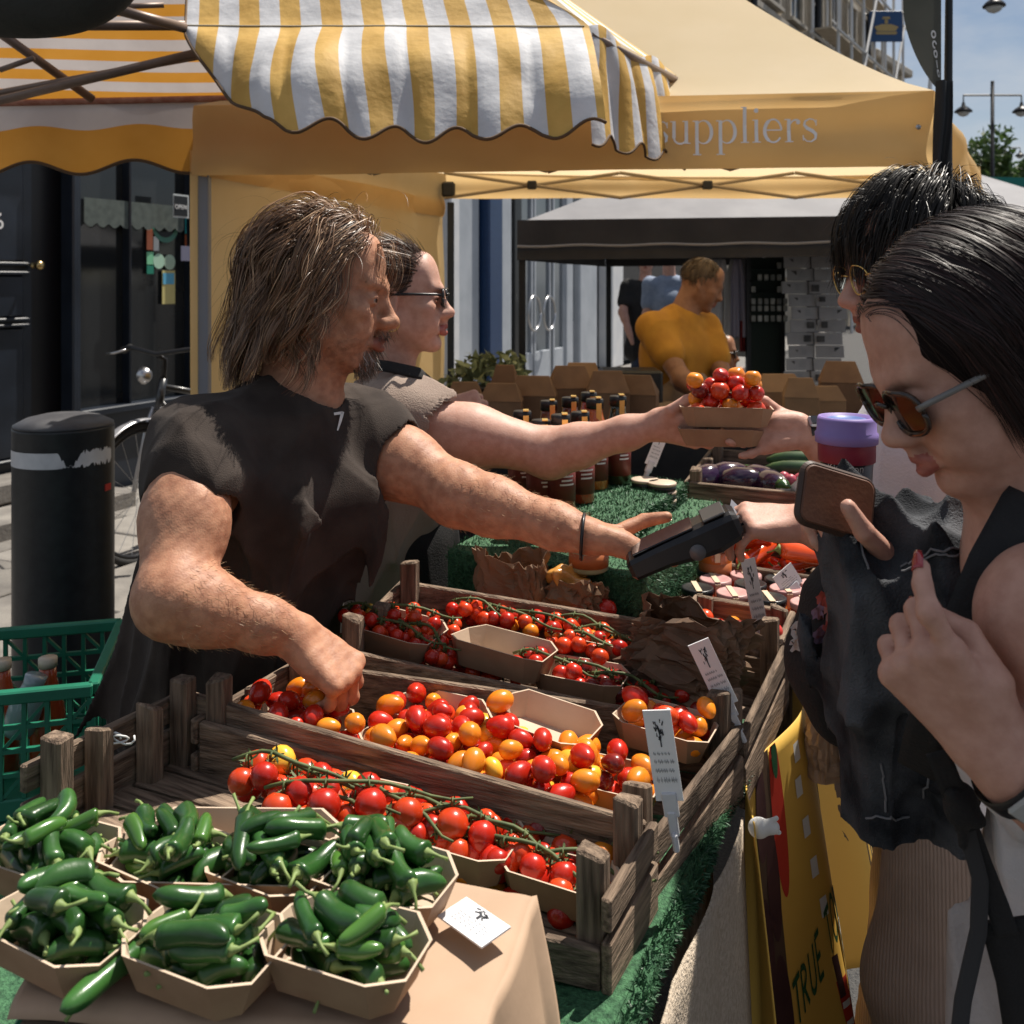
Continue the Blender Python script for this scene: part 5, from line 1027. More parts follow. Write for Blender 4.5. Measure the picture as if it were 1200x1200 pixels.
# --- tomatoes on the vine: one thing per truss
def truss_thing(label, c, d, n, r=.0185, cols=('scarlet', 'red'), seed=0, group='vine tomato trusses in the crates', name='tomato_truss', up=.012):
    rr = random.Random(seed); t = thing(name, label, 'tomatoes', tuple(c), 0, group); d = Vector(d).normalized(); w_ = EZ.cross(d); b = MB(); b.smooth = True; L_ = r * 1.18 * n * .55
    ax = [Vector(c) + d * (-L_ + 2 * L_ * i / 10) + EZ * (r * 1.6 + up + .012 * math.sin(i * .5)) + w_ * .006 * math.sin(i * 1.1 + seed) for i in range(11)]
    b.tube(ax, [.0024] * 8 + [.002, .0017, .0014], 6)
    n2 = n + n // 2
    for i in range(n2):
        s = (i // 2 + .5) / ((n + 1) // 2) if i < n else (i - n + .5) / (n2 - n); side = (-1) ** i if i < n else rr.uniform(-.25, .25); p = ax[0].lerp(ax[-1], s) ; p = ax[min(10, int(s * 10))]
        q = p + w_ * side * r * rr.uniform(.85, 1.15) - EZ * r * (rr.uniform(.9, 1.35) if i < n else rr.uniform(1.7, 2.1)) + d * rr.uniform(-.3, .3) * r; top = q + (p - q).normalized() * r * .86
        b.tube([p, p.lerp(top, .5) + EZ * .006, top], .0013, 5)
        o = bpy.data.objects.new('tomato', FR_M[rr.choice(cols), 'round'][i % 2]); link(o, t); o.location = q - Vector(c); sc = r / .0155 * rr.uniform(.9, 1.08); o.scale = (sc,) * 3; o.rotation_euler = ((p - q)).to_track_quat('X', 'Z').to_euler()
        nn = (p - q).normalized(); x_, y_, _ = cyl_axes(nn)
        for k in range(5):
            a = k * 1.2566 + rr.random(); e = x_ * math.cos(a) + y_ * math.sin(a); sd_ = nn.cross(e); l = r * rr.uniform(.55, .85); p0 = top + nn * .0008; p1 = top + e * l * .6 + nn * .0035; p2 = top + e * l + nn * rr.uniform(.001, .010); h = .0016
            b.add([p0 - sd_ * h * .8, p0 + sd_ * h * .8, p1 + sd_ * h, p1 - sd_ * h, p2, p0 + nn * .001], [(0, 1, 2, 3), (3, 2, 4)])
    b.build('vine', VINE, t); return t
def at(px, py, z): return G(px, py, z)
V1 = tray('card tray of large red vine tomatoes next to the paper covered crate', at(404, 972, .862), (.155, .105, .035), ROT + .05)
V2_ = tray('card tray of red vine tomatoes in the middle of the nearest crate', at(535, 1006, .842), (.150, .10, .035), ROT)
V3 = tray('card tray of vine tomatoes under the far wall of the nearest crate', at(668, 1012, .830), (.130, .085, .035), ROT + .02)
V4 = tray('card tray of vine tomatoes behind the corner post of the nearest crate', at(655, 1052, .830), (.130, .08, .036), ROT - .03)
for i, (px, py, z, dr, n, r, cols, lb) in enumerate((
    (380, 956, .885, EU, 9, .0185, ('scarlet',), 'truss of big scarlet tomatoes at the left end of its tray'), (432, 966, .888, EU * .8 + EV * .4, 10, .0185, ('scarlet', 'scarlet', 'red'), 'truss of big scarlet tomatoes with a long green stalk'), (408, 992, .872, EU, 7, .019, ('scarlet', 'scarlet', 'yellow'), 'low truss of scarlet and yellow tomatoes behind the peppers'),
    (512, 990, .865, EU, 10, .0155, ('scarlet', 'red'), 'truss of red tomatoes at the left of the middle tray'), (563, 1000, .862, EU + EV * .3, 9, .0155, ('red', 'red', 'scarlet'), 'truss of small red tomatoes right of the middle tray'), (520, 1022, .842, EU, 7, .016, ('red', 'orange'), 'low truss in the middle tray close to the paper'),
    (640, 990, .855, EU, 9, .0145, ('red', 'scarlet', 'dark'), 'truss of dark red tomatoes under the wooden wall'), (690, 1000, .85, EU, 9, .0145, ('orange', 'scarlet', 'orange'), 'truss of orange tomatoes near the crate corner'),
    (628, 1038, .848, EU, 9, .0145, ('red', 'scarlet'), 'truss of red tomatoes in front of the corner post'), (690, 1052, .838, EU + EV * .2, 7, .016, ('red', 'scarlet'), 'truss of red tomatoes next to the right rail'), (664, 1090, .815, EU, 6, .0165, ('scarlet', 'red'), 'truss at the bottom of the crate below the corner post'), (560, 1040, .83, EU, 5, .016, ('orange', 'orange'), 'truss of orange tomatoes at the paper edge'), (350, 940, .90, EU + EV * .2, 7, .0185, ('scarlet', 'red', 'yellow'), 'truss at the far left of the tray of big tomatoes'), (470, 985, .87, EU - EV * .2, 7, .018, ('scarlet',), 'truss of scarlet tomatoes between the two left trays'), (600, 1015, .855, EU, 7, .015, ('red', 'scarlet'), 'truss of red tomatoes between middle and right trays'), (708, 1026, .85, EU - EV * .2, 5, .0155, ('orange', 'scarlet'), 'short truss of orange and scarlet tomatoes against the right rail'), (700, 1072, .825, EU, 5, .0150, ('red', 'scarlet'), 'truss of red tomatoes squeezed beside the corner post'))):
    truss_thing(lb, at(px, py, z - .012) , dr, n, r, cols, i)
# third crate
W1 = tray('card tray heaped with small vine tomatoes at the left end of the third crate', at(462, 757, .905), (.160, .11, .036), ROT, (0, R(5))); W2 = tray('long empty brown card tray in the third crate', at(588, 782, .885), (.165, .10, .040), ROT - .05, (R(-4), R(4)))
W3 = tray('card tray of vine tomatoes in the shade of the crumpled bag', at(680, 812, .855), (.150, .09, .035), ROT); W4 = tray('card tray of cherry tomatoes right of the empty tray in the third crate', at(706, 768, .872), (.150, .10, .036), ROT + .05, (0, R(3)))
for i, (px, py, z, dr, n, r, cols, lb) in enumerate((
    (444, 742, .935, EU, 9, .0125, ('scarlet', 'red', 'red', 'yellow'), 'truss of tiny red tomatoes at the top of the heaped tray'), (484, 738, .935, EU + EV * .5, 10, .0125, ('red', 'scarlet'), 'truss of tiny red tomatoes on the far side of the heaped tray'), (470, 760, .922, EU, 10, .0125, ('scarlet', 'red'), 'truss of tiny red tomatoes across the heaped tray'), (505, 766, .915, EU - EV * .3, 8, .012, ('scarlet', 'red'), 'truss spilling over the right end of the heaped tray'),
    (432, 778, .885, EU, 9, .0125, ('red', 'dark'), 'truss of small tomatoes in the shade under the heaped tray'), (560, 800, .865, EU, 9, .0125, ('red', 'scarlet'), 'truss of small tomatoes in front of the long empty tray'), (510, 790, .872, EU, 8, .0125, ('red', 'scarlet'), 'truss of small tomatoes along the wall of the third crate'),
    (598, 742, .915, EU, 11, .0135, ('scarlet', 'orange', 'red'), 'long truss of scarlet tomatoes behind the long empty tray'), (648, 752, .905, EU, 10, .0145, ('scarlet', 'red'), 'long truss of red tomatoes right behind the long empty tray'), (566, 734, .925, EU, 7, .0135, ('red', 'scarlet'), 'short truss at the far wall of the third crate'),
    (692, 756, .9, EU, 8, .0145, ('scarlet', 'orange'), 'truss of scarlet tomatoes in the tray right of the empty tray'), (722, 770, .892, EU, 8, .0145, ('scarlet', 'scarlet', 'red'), 'truss of scarlet tomatoes at the right of that tray'), (700, 778, .888, EU, 7, .0145, ('scarlet',), 'front truss of scarlet tomatoes beside the crumpled bag'),
    (650, 800, .88, EU, 8, .014, ('scarlet', 'red'), 'truss with pale stalks at the left of the shaded tray'), (700, 812, .87, EU, 8, .014, ('red', 'dark'), 'truss in the middle of the shaded tray'), (740, 826, .865, EU, 8, .014, ('red', 'dark'), 'truss at the right of the shaded tray'), (800, 832, .858, EU, 6, .0135, ('dark', 'red'), 'dark truss in the shade below the crumpled bag'))):
    truss_thing(lb, at(px, py, z - .012), dr, n, r, cols, 50 + i)
hp = Heap(); pf = plane_floor(C4, .05)
tomatoes(hp, 38, quad_sample(cin(C4, .16, .10), cin(C4, .97, .10), cin(C4, .97, .62), cin(C4, .16, .62), (0, 1), (0, 1)), pf, (('red', 5), ('dark', 1.5), ('yellow', 1), ('orange', 1), ('scarlet', 1.5)), 'before the turf block', 'both', (.9, 1.4))
hp = Heap(); pf = plane_floor(C5, .04)
tomatoes(hp, 28, quad_sample(cin(C5, .10, .08), cin(C5, .92, .08), cin(C5, .92, .9), cin(C5, .10, .9), (0, 1), (0, 1)), pf, (('red', 4), ('dark', 3), ('orange', 1), ('yellow', .8), ('scarlet', 2)), 'in the small crate by the jars', 'both', (.9, 1.3))
# --- green peppers
def pepper_mesh(seed, L_=.07, r=.0155, bend=.3, dent=.1):
    rr = random.Random(seed); b = MB(); b.smooth = True; n = 14; k = 18; vs = []; ph = rr.uniform(0, 6)
    for i in range(k + 1):
        t = i / k; q = (min(1, t / .10) ** .5) * (1 - .12 * t) * (max(0, 1 - max(0, (t - .62) / .38) ** 2.0) ** .5 if t > .62 else 1) * (1 + .05 * math.sin(t * 7 + ph)); q = max(q, .03)
        x = -L_ / 2 + L_ * t; cy = bend * L_ * (t - .45) ** 2; cz = .08 * L_ * math.sin(t * 3 + ph)
        if t == 0: x += .004
        for j in range(n):
            a = 2 * math.pi * j / n; e = 1 + dent * math.cos(3 * a + ph + t * .8) * (1 - t) + dent * .4 * math.cos(2 * a + ph * 2); vs.append((x, cy + r * q * e * math.cos(a), cz + r * q * e * math.sin(a)))
    b.add(vs, [(i * n + j, i * n + (j + 1) % n, (i + 1) * n + (j + 1) % n, (i + 1) * n + j)[::-1] for i in range(k) for j in range(n)] + [tuple(range(n)), tuple(reversed(range(k * n, k * n + n)))])
    st = MB(); st.smooth = True; y0 = bend * L_ * .2025; z0 = .08 * L_ * math.sin(ph); q0 = Vector((-L_ / 2 + .001, y0, z0)); dv = Vector((-1, rr.uniform(-.5, .5), rr.uniform(-.2, .8))).normalized()
    st.tube([q0 + Vector((.0035, 0, 0)), q0 + Vector((.001, 0, 0)), q0 + dv * .006, q0 + dv * .012 + Vector((0, 0, .002)), q0 + dv * .021 + Vector((0, rr.uniform(-.005, .005), .006))], [r * .62, r * .42, .0022, .0016, .0021], 8); return b.mesh('pepper_body'), st.mesh('stem')
PM = []
for i in range(9):
    a, c = pepper_mesh(i, .052 + .0065 * (i % 4), .0098 + .0016 * (i % 3), .15 + .25 * (i % 3), .07 + .04 * (i % 2)); a.materials.append(PEPG if i else PEPG2); c.materials.append(STEM); PM.append((a, c, .052 + .0065 * (i % 4), .0098 + .0016 * (i % 3)))
def pepper(x, y, z, yaw, i, where, sc=1, pitch=0, roll=None, label=None):
    a, c, _, _ = PM[i]; o = bpy.data.objects.new('green_pepper', a); link(o); o.location = (x, y, z); o.rotation_euler = (random.uniform(0, 6) if roll is None else roll, pitch, yaw); o.scale = (sc,) * 3
    s_ = bpy.data.objects.new('stem', c); link(s_, o); o['k'] = i; tag(o, label, 'pepper'); return o
for px, py, sx, n, lb, sh in ((76, 1112, .150, 19, 'at the front left corner of the brown paper', 'front left tray'), (240, 1138, .140, 18, 'in the middle of the front row behind the loose pepper', 'front middle tray'), (404, 1136, .145, 18, 'in the front row next to the white label', 'front right tray'), (54, 1022, .150, 20, 'at the back left under the wooden crate', 'back left tray'), (200, 1032, .145, 19, 'second from the left in the back row', 'back second tray'), (318, 1040, .128, 17, 'third from the left in the back row', 'back third tray'), (444, 1050, .150, 20, 'at the right end of the back row', 'back right tray')):
    base = G(px, py + 8, PZ + .003); tr = tray('card tray of green peppers ' + lb, base, (sx * .90, .088, .031), ROT + random.uniform(-.1, .06)); hp = Heap(); made = []
    for i in range(n + 6):
        k = random.randrange(9); L_, r = PM[k][2], PM[k][3]; sc = random.uniform(.68, .88); offs = [(q * L_ * sc, 0, 0) for q in (-.42, -.22, 0, .22, .40)]; fx = .34 if i < n * .6 else .22
        x, y, z, yaw = hp.drop(tray_sample(tr, fx, .25), tray_floor(tr), offs, np.array([r * .8, r, r, r * .95, r * .5]) * sc, 40, sink=.30); made.append(pepper(x, y, z + .001, yaw, k, '', sc, random.gauss(0, .07)))
    for o, pl in zip(made, place_words(made)):
        k = o['k']; tag(o, f"{'pale' if k == 0 else 'dark'} {('short', 'medium', 'long', 'longest')[k % 4]} {('slim', 'curved', 'plump')[k % 3]} green pepper, {pl} of the {sh}", None, f'green peppers in the {sh}')
q = G(122, 1147, PZ + .018); pepper(q.x, q.y, q.z, R(232), 3, '', 1.05, 0, 1.2, 'single green pepper lying loose on the brown paper in front of the trays')
tr = tray('upturned edge of a larger card tray behind the pepper trays', G(268, 1030, PZ + .002), (.19, .12, .030), ROT + .40)
# --- long red peppers, aubergines, cucumbers, mushrooms
a_, c_ = [], []
for i in range(4): a, c = pepper_mesh(70 + i, .125, .020, .25 + .1 * i, .08); a.materials.append(REDPEP); c.materials.append(STEM); a_.append(a); c_.append(c)
hp = Heap(); pf = plane_floor(C6, .03)
RPS = []
for i in range(15):
    x, y, z, yaw = hp.drop(quad_sample(cin(C6, .2, .2), cin(C6, .85, .2), cin(C6, .85, .8), cin(C6, .2, .8), (0, 1), (0, 1)), pf, [(-.05, 0, 0), (0, 0, 0), (.045, 0, 0)], np.array([.024, .023, .018]), 12, sink=.12)
    o = bpy.data.objects.new('red_pepper', a_[i % 4]); link(o); o.location = (x, y, z); o.rotation_euler = (random.uniform(0, 6), 0, yaw * .25 - .4); s_ = bpy.data.objects.new('stem', c_[i % 4]); link(s_, o); tag(o, None, 'pepper', 'long red peppers in the crate behind the jars'); RPS.append((o, ('slightly bent', 'curved', 'strongly curved', 'hooked')[i % 4]))
for (o, w_), pl in zip(RPS, place_words([q[0] for q in RPS])): o['label'] = f'long {w_} red pepper at the {pl} of the crate behind the jars'
def lathe_thing(name, label, cat, c, prof, m, ax=None, n=20, group=None, parent=None):
    b = MB(); b.smooth = True; b.lathe(c, prof, n, ax); o = b.build(name, m, parent); 
    if parent is None: tag(o, label, cat, group)
    return o
for i in range(5):
    q = cin(C7, .10 + .085 * i, .26 + .1 * (i % 2), .075); d = (EU * .5 + EV * (.6 - .3 * i) + EZ * .1).normalized()
    t = thing('aubergine', f'glossy purple aubergine, {("leftmost", "second from left", "middle", "fourth from left", "rightmost")[i]} in the far crate', 'aubergine', tuple(q), 0, 'purple aubergines in the far crate'); lathe_thing('body', None, None, q - d * .05, [(.006, 0), (.022, .004), (.034, .02), (.038, .05), (.030, .085), (.016, .11), (.006, .118)], AUB, cyl_axes(d), 18, None, t); lathe_thing('cap', None, None, q + d * .055, [(.020, 0), (.016, .012), (.005, .02), (.004, .034)], PEPG, cyl_axes(d), 10, None, t)
for i in range(4):
    p0 = cin(C7, .38, .50 + .12 * i, .09 + .012 * (i % 2)); d = (EU + EV * random.uniform(-.06, .06)).normalized(); b = MB(); b.smooth = True; b.tube([p0 + d * (.23 * k / 10) + EZ * .006 * math.sin(k * .3) for k in range(11)], [.006, .016, .0205, .022, .0225, .0225, .022, .022, .020, .015, .005], 14); tag(b.build('cucumber', CUC), f'dark green cucumber, {("nearest", "second", "third", "farthest")[i]} of those lying across the far crate', 'cucumber', 'dark green cucumbers in the far crate')
RAD = mat('pink_radish', (.42, .06, .10), (.5, .12, .15), rough=.35, scale=20); MUSH = mat('mushroom', (.52, .47, .42), (.6, .55, .5), rough=.8, scale=30)
for i in range(8):
    q = cin(C7, .46 + .042 * i, .30 + .05 * (i % 2), .085); lathe_thing('radish', 'small pink radish beside the cucumbers in the far crate', 'radish', q, [(.002, -.016), (.010, -.012), (.015, 0), (.011, .012), (.003, .016)], RAD, None, 12, 'pink radishes in the far crate')
for i in range(6):
    q = cin(C7, .52 + .075 * i, .12 + .03 * (i % 2), .082); lathe_thing('garlic_bulb', 'pale garlic bulb along the near side of the far crate', 'garlic', q, [(.005, -.012), (.018, -.008), (.020, .002), (.012, .012), (.004, .02), (.003, .028)], MUSH, None, 12, 'pale garlic bulbs in the far crate')
# --- the card tray passing between the hands, with its tomatoes
TH = P(850, 497, 1.76)
tr = tray('card tray of mixed cherry tomatoes held between two hands', TH, (.165, .10, .034), R(-6)); hp = Heap()
tomatoes(hp, 26, tray_sample(tr, .36, .28), tray_floor(tr), (('red', 4), ('dark', 2), ('orange', 2), ('yellow', 1.2), ('scarlet', 1.5)), 'in the tray passed between hands', 'round', (.85, 1.15))
tr = tray('empty card tray held underneath the tray of cherry tomatoes', TH + Vector((-.01, .0, -.036)), (.150, .09, .030), R(-4))
# --- bottles and jars
SAUCE_R = mat('red_sauce', (.36, .040, .016), (.46, .060, .022), rough=.12, scale=8, coat=.6); SAUCE_O = mat('orange_sauce', (.42, .09, .015), (.5, .13, .02), rough=.12, scale=8, coat=.6); SAUCE_G = mat('dark_green_glass', (.02, .03, .012), (.05, .045, .02), rough=.1, scale=8, coat=.6); SAUCE_B = mat('brown_sauce', (.16, .045, .018), (.22, .07, .028), rough=.12, scale=8, coat=.6)
LBLD = mat('dark_label', (.13, .020, .014), rough=.5)
def bottle(label, px, py, z, m, kind='sauce', group='sauce bottles on the turf display', hh=1.0, lab=LBLD):
    c = G(px, py, z); t = thing('sauce_bottle', label, 'bottle', tuple(c), 0, group)
    lathe_thing('body', None, None, c, [(.026, 0), (.031, .004), (.031, .115 * hh), (.029, .128 * hh), (.021, .146 * hh), (.0185, .158 * hh), (.0185, .166 * hh)], m, None, 20, None, t)
    lathe_thing('cap', None, None, c + EZ * .1655 * hh, [(.0205, 0), (.0205, .020), (.019, .022)], BLACKPL, None, 16, None, t)
    b = MB(); b.box(c + EZ * (.155 * hh) + Vector((.008, -.0185, 0)), (.012, .0035, .05)); b.box(c + EZ * (.1885 * hh) + Vector((.008, -.006, 0)), (.012, .026, .002)); b.build('seal_strip', GOLD, t)
    l_ = lathe_thing('label', None, None, c + EZ * .022, [(.0314, 0), (.0314, .075 * hh)], lab, None, 20, None, t)
    mb = MB(); rr = random.Random(px)
    for r_ in range(7):
        z_ = .080 * hh - r_ * .0085; w_ = rr.uniform(.25, .6) if r_ else .5; hh_ = .0035 if r_ > 2 else .0055
        a0 = -1.15 - w_; a1 = -1.15 + w_; n = 8; vs = []
        if r_ in (1, 2): 
            for k in range(5): mb.lathe(c + EZ * (.022 + z_) + Vector((math.cos(-1.15 + (k - 2) * .22) * .0320, math.sin(-1.15 + (k - 2) * .22) * .0320, 0)), [(.0032, 0), (.0032, .0006)], 8, cyl_axes((math.cos(-1.15 + (k - 2) * .22), math.sin(-1.15 + (k - 2) * .22), 0)))
            continue
        for i in range(n + 1):
            a = a0 + (a1 - a0) * i / n; vs += [c + Vector((math.cos(a) * .0319, math.sin(a) * .0319, .022 + z_)), c + Vector((math.cos(a) * .0319, math.sin(a) * .0319, .022 + z_ + hh_))]
        mb.add(vs, [(2 * i, 2 * i + 2, 2 * i + 3, 2 * i + 1) for i in range(n)])
    mb.build('printed_lines', PRINT_W, l_); return t
for px, py, m, hh, lb in ((634, 596, SAUCE_B, 1.0, 'brown sauce bottle at the front left of the turf display'), (657, 598, SAUCE_R, 1.08, 'red sauce bottle with gold seal, front left on the turf display'), (680, 588, SAUCE_R, 1.05, 'red sauce bottle behind the front left one'), (697, 572, SAUCE_O, 1.12, 'orange red sauce bottle in the middle of the turf display'), (724, 566, SAUCE_G, 1.12, 'dark green sauce bottle at the right end of the turf display'), (668, 566, SAUCE_B, 1.1, 'dark bottle at the back of the turf display'), (643, 570, SAUCE_B, 1.08, 'brown bottle at the back left of the turf display'), (612, 586, SAUCE_B, 1.05, 'brown bottle beside the woman elbow'), (690, 556, SAUCE_R, 1.1, 'red bottle at the very back of the turf display')):
    bottle(lb, px, py, 1.021, m, hh=hh)
def jar(label, c, m, h=.06, r=.031, lid=None, group='jars with dark lids beside the crates', band=True):
    c = Vector(c); t = thing('jar', label, 'jar', tuple(c), 0, group); lathe_thing('glass', None, None, c, [(r * .88, 0), (r, .004), (r, h * .78), (r * .86, h * .86)], m, None, 20, None, t)
    lathe_thing('lid', None, None, c + EZ * h * .855, [(r * .95, 0), (r * .97, .002), (r * .97, .011), (r * .90, .0125), (r * .84, .0118)], lid or BLACKPL, None, 20, None, t)
    if band:
        b = MB(); b.box(c + EZ * (h * .8) + Vector((-.002, -r * .99, 0)), (.011, .003, .028)); b.box(c + EZ * (h * .855 + .0134) + Vector((-.002, 0, 0)), (.011, r * 1.9, .001)); b.build('seal_strip', mat('pale_seal', (.62, .48, .34), rough=.5), t)
    lathe_thing('label', None, None, c + EZ * h * .16, [(r * 1.01, 0), (r * 1.01, h * .42)], mat('orange_label', (.36, .10, .03), (.42, .13, .04), rough=.5, scale=40), None, 20, None, t); return t
jar('jar of orange chutney beside the lit side of the turf block', G(838, 684, .865), SAUCE_O, .085, .034); b = MB(); b.box(G(838, 684, .865) - EZ * .043, (.09, .09, .0845), ch=.003); tag(b.build('wooden_block', WOOD), 'small wooden block under the orange chutney jar', 'block')
PINKL = mat('pink_lid_print', (.45, .20, .20), (.5, .3, .28), rough=.4, scale=40)
ji = 0
for r_, (v, nn) in enumerate(((.845, 4), (.915, 4), (.972, 4))):
    for k in range(nn):
        u = -.175 + .07 * k + (.02 if r_ % 2 else 0); lb = f'{"pink" if (k + r_) % 2 else "dark"} lidded jar, {("leftmost", "second from left", "third from left", "rightmost")[k]} in the {("near", "middle", "far")[r_]} jar row'
        jar(lb, S(u, v, TZ + .006), (SAUCE_R, SAUCE_B, SAUCE_O)[(k + r_) % 3], .085, .033, PINKL if (k + r_) % 2 else None); ji += 1
c = S(-.235, .665, .976); c = G(690, 668, .976); t = jar('pale green jar standing on the lower step of the turf display', c, mat('pale_green_content', (.32, .34, .20), (.38, .40, .25), rough=.2, scale=20, coat=.5), .062, .036, PINKL, band=False)
for i in range(5):
    q = S(-.27 + .0 * i, 1.0, .976 + .0148 * i); 
for i, (px, py) in enumerate(((756, 588), (776, 592), (748, 596))):
    for k in range(3 - (i == 2)):
        q = G(px, py, .985) + EZ * (.019 * k - .002); t = thing('lidded_tin', f'flat black tin, {("bottom", "middle", "top")[k]} of the {("left", "right", "front")[i]} stack behind the card reader', 'tin', tuple(q), 0, 'stacked flat tins behind the card reader'); lathe_thing('body', None, None, q, [(.030, 0), (.032, .002), (.032, .011)], BLACKPL, None, 20, None, t); lathe_thing('lid', None, None, q + EZ * .0111, [(.033, 0), (.033, .0055), (.031, .0068)], mat('cream_lid', (.55, .44, .34), rough=.4), None, 20, None, t)
b = MB(); b.box(S(-.13, 1.12, TZ + .105) if False else (-.13, 1.16, TZ + .1), (.1, .1, .2)) if False else None
# --- paper bags
def bag(label, c, w, d, hgt, seed, m=BAGP, amp=.010, rz=0, lean=(0, 0), close=.75):
    """a paper bag: rectangular foot, pinched and zigzag top, creased all over in flat facets"""
    c = Vector(c); rr = np.random.default_rng(seed); KS = [(rr.normal(size=2) * q, rr.uniform(0, 9), a) for q, a in ((1.3, 1.), (2, .9), (2.8, .7), (3.8, .55), (5.5, .4), (8, .25))]; ca, sa = math.cos(rz), math.sin(rz); zg = rr.uniform(-1, 1, 80)
    def fn(s, t):
        a = 2 * math.pi * s; e = .45 + .3 * t; x, y = math.copysign(abs(math.cos(a)) ** e, math.cos(a)), math.copysign(abs(math.sin(a)) ** e, math.sin(a)); sx, sy = math.cos(a) * 1.2, math.sin(a) * 1.2
        f = sum(abs(((k[0] * (sx + .6 * t) + k[1] * (sy + 1.6 * t) + ph) % 1) - .5) * q for k, ph, q in KS) - .95; k_ = min(1, t * 5 + .15)
        W_ = w * (1 - .10 * t + .10 * t * t) + amp * f * k_ * 1.6; D_ = d * (1 - close * t ** 1.3) + amp * f * k_ * 1.3; z = hgt * t + (t ** 3) * (.006 * zg[int(s * 48) % 48] + .014 * math.sin(s * 12.6 + seed))
        px_, py_ = x * W_ + lean[0] * t * t, y * D_ + lean[1] * t * t + .012 * math.sin(x * 3 + seed) * t; return c + Vector((px_ * ca - py_ * sa, px_ * sa + py_ * ca, z))
    b = MB(); b.grid(lambda t, s: fn(s, t), 22, 48, .0011); b.grid(lambda u, v: fn(v, 0).lerp(c, u) + EZ * .001, 1, 48); o = b.build('paper_bag', m); return tag(o, label, 'paper bag')
bag('crumpled dark brown paper bag lying over the right end of the third crate', cin(C3, .78, .60, .02), .088, .060, .150, 141, mat('dark_bag_paper', (.12, .072, .045), (.19, .12, .075), rough=.7, scale=9, bump=.2, bscale=30), .022, ROT - .1, (.045, -.03), .55)
bag('brown paper bag standing at the left in front of the turf block', cin(C4, .30, .66, .0), .064, .046, .185, 151, BAGP, .010, ROT, (0, 0), .25); bag('brown paper bag with torn top right of the standing bag', cin(C4, .51, .58, .0), .062, .044, .150, 161, BAGP, .013, ROT + .15, (.02, 0), .45)
ob = Sdf(tuple(cin(C4, .50, .8, .13) - Vector((.07, .07, .05))), tuple(cin(C4, .5, .8, .13) + Vector((.07, .07, .09))), .003); q = cin(C4, .54, .66, .15); ob.ell(q, (.04, .03, .028), None, .02); w4 = nz(171, 90, .011); ob.wave(lambda x, y, z: w4(x, y, z)); tag(finish(ob, 'dried_fruit_bag', mat('amber_cellophane', (.42, .17, .03), (.62, .30, .07), rough=.25, scale=60, coat=.6), None), 'amber bag of dried fruit on top of the torn paper bag', 'food bag')
b = MB(); q = G(682, 716, .88); b.box(q + EZ * .03, (.052, .03, .085), (EU, EV, EZ), .003); tag(b.build('red_box', mat('red_card', (.42, .03, .02), rough=.5)), 'small red box standing against the turf block', 'box')
bag('pale folded paper bag hanging at the turf edge behind the denim jacket', P(978, 905, 1.55), .050, .03, .13, 183, PAPER, .010, .3)
# --- price cards
CLIPM = mat('clear_plastic_clip', (.55, .56, .60), (.62, .63, .66), rough=.2, scale=30, spec=.6)
def price_card(label, p_bot, p_top, width, normal, seed, clip=True):
    p0, p1 = Vector(p_bot), Vector(p_top); up = (p1 - p0); hh = up.length; up.normalize(); n = Vector(normal); n = (n - up * n.dot(up)).normalized(); x = up.cross(n); t = thing('price_card', label, 'price card', tuple(p0), 0, 'white price cards on the stall')
    b = MB(); b.box((p0 + p1) / 2, (width, hh, .0016), (x, up, n)); cd = b.build('card', CARDW, t); rr = random.Random(seed); mb = MB()
    def w(a, c): return p0 + x * (a - .5) * width + up * c * hh + n * .0014
    for k in range(16):                                                                # the little tree mark
        a0 = rr.uniform(.34, .66); c0_ = rr.uniform(.68, .88); ribbon([(a0, c0_), (a0 + rr.uniform(-.06, .06), c0_ + rr.uniform(-.04, .04)), (a0 + rr.uniform(-.05, .05), c0_ + .03)], .028, mb, lambda p: w(p.x, p.y))
    ribbon([(.5, .60), (.5, .74), (.46, .82)], .05, mb, lambda p: w(p.x, p.y)); mb.build('printed_tree', INK, cd); mb = MB()
    for r_, (c0_, sz) in enumerate(((.52, .022), (.43, .03), (.33, .03), (.22, .05))):
        a = .16
        while a < (.84 if r_ else .7):
            l = rr.uniform(.04, .1); ribbon([(a, c0_), (a + l * .3, c0_ + sz), (a + l * .6, c0_ - sz * .3), (a + l, c0_ + sz * .5)], .02, mb, lambda p: w(p.x, p.y)); a += l + rr.choice((.01, .02, .06))
    mb.build('handwriting', INKG, cd)
    if clip:
        b = MB(); b.box(p0 - up * .004, (width * .55, .028, .007), (x, up, n), .001); b.box(p0 - up * .026 , (width * .34, .030, .010), (x, up, n), .0015); b.box(p0 - up * .045 + n * .004, (width * .22, .022, .012), (x, up, n), .002); b.build('clip', CLIPM, t)
    return t
def card_px(label, pxb, pxt, Y, width, nrm, seed, dY=.0): return price_card(label, P(*pxb, Y), P(*pxt, Y + dY), width, nrm, seed)
card_px('white price card with a tree mark clipped to the corner between the first two crates', (785, 938), (769, 832), 1.055, .030, (-.25, -.85, .35), 1, -.01)
card_px('white price card clipped at the corner between the second and third crates', (853, 826), (818, 752), 1.325, .030, (-.25, -.85, .35), 2, -.01)
card_px('curled price card in shadow on the rail of the small tomato crate', (893, 742), (876, 655), 1.66, .026, (.1, -.9, .2), 3)
card_px('small price card by the long red peppers', (930, 690), (916, 668), 1.9, .05, (-.1, -.7, .6), 4)
card_px('small slanted price card behind the sauce bottles', (762, 545), (778, 505), 2.3, .03, (.3, -.9, .2), 5)
q0, q1 = G(538, 1092, PZ + .0045), G(572, 1069, PZ + .0055); t = price_card('white price card lying flat on the brown paper', q0, q1, .055, (0, 0, 1), 6, False)
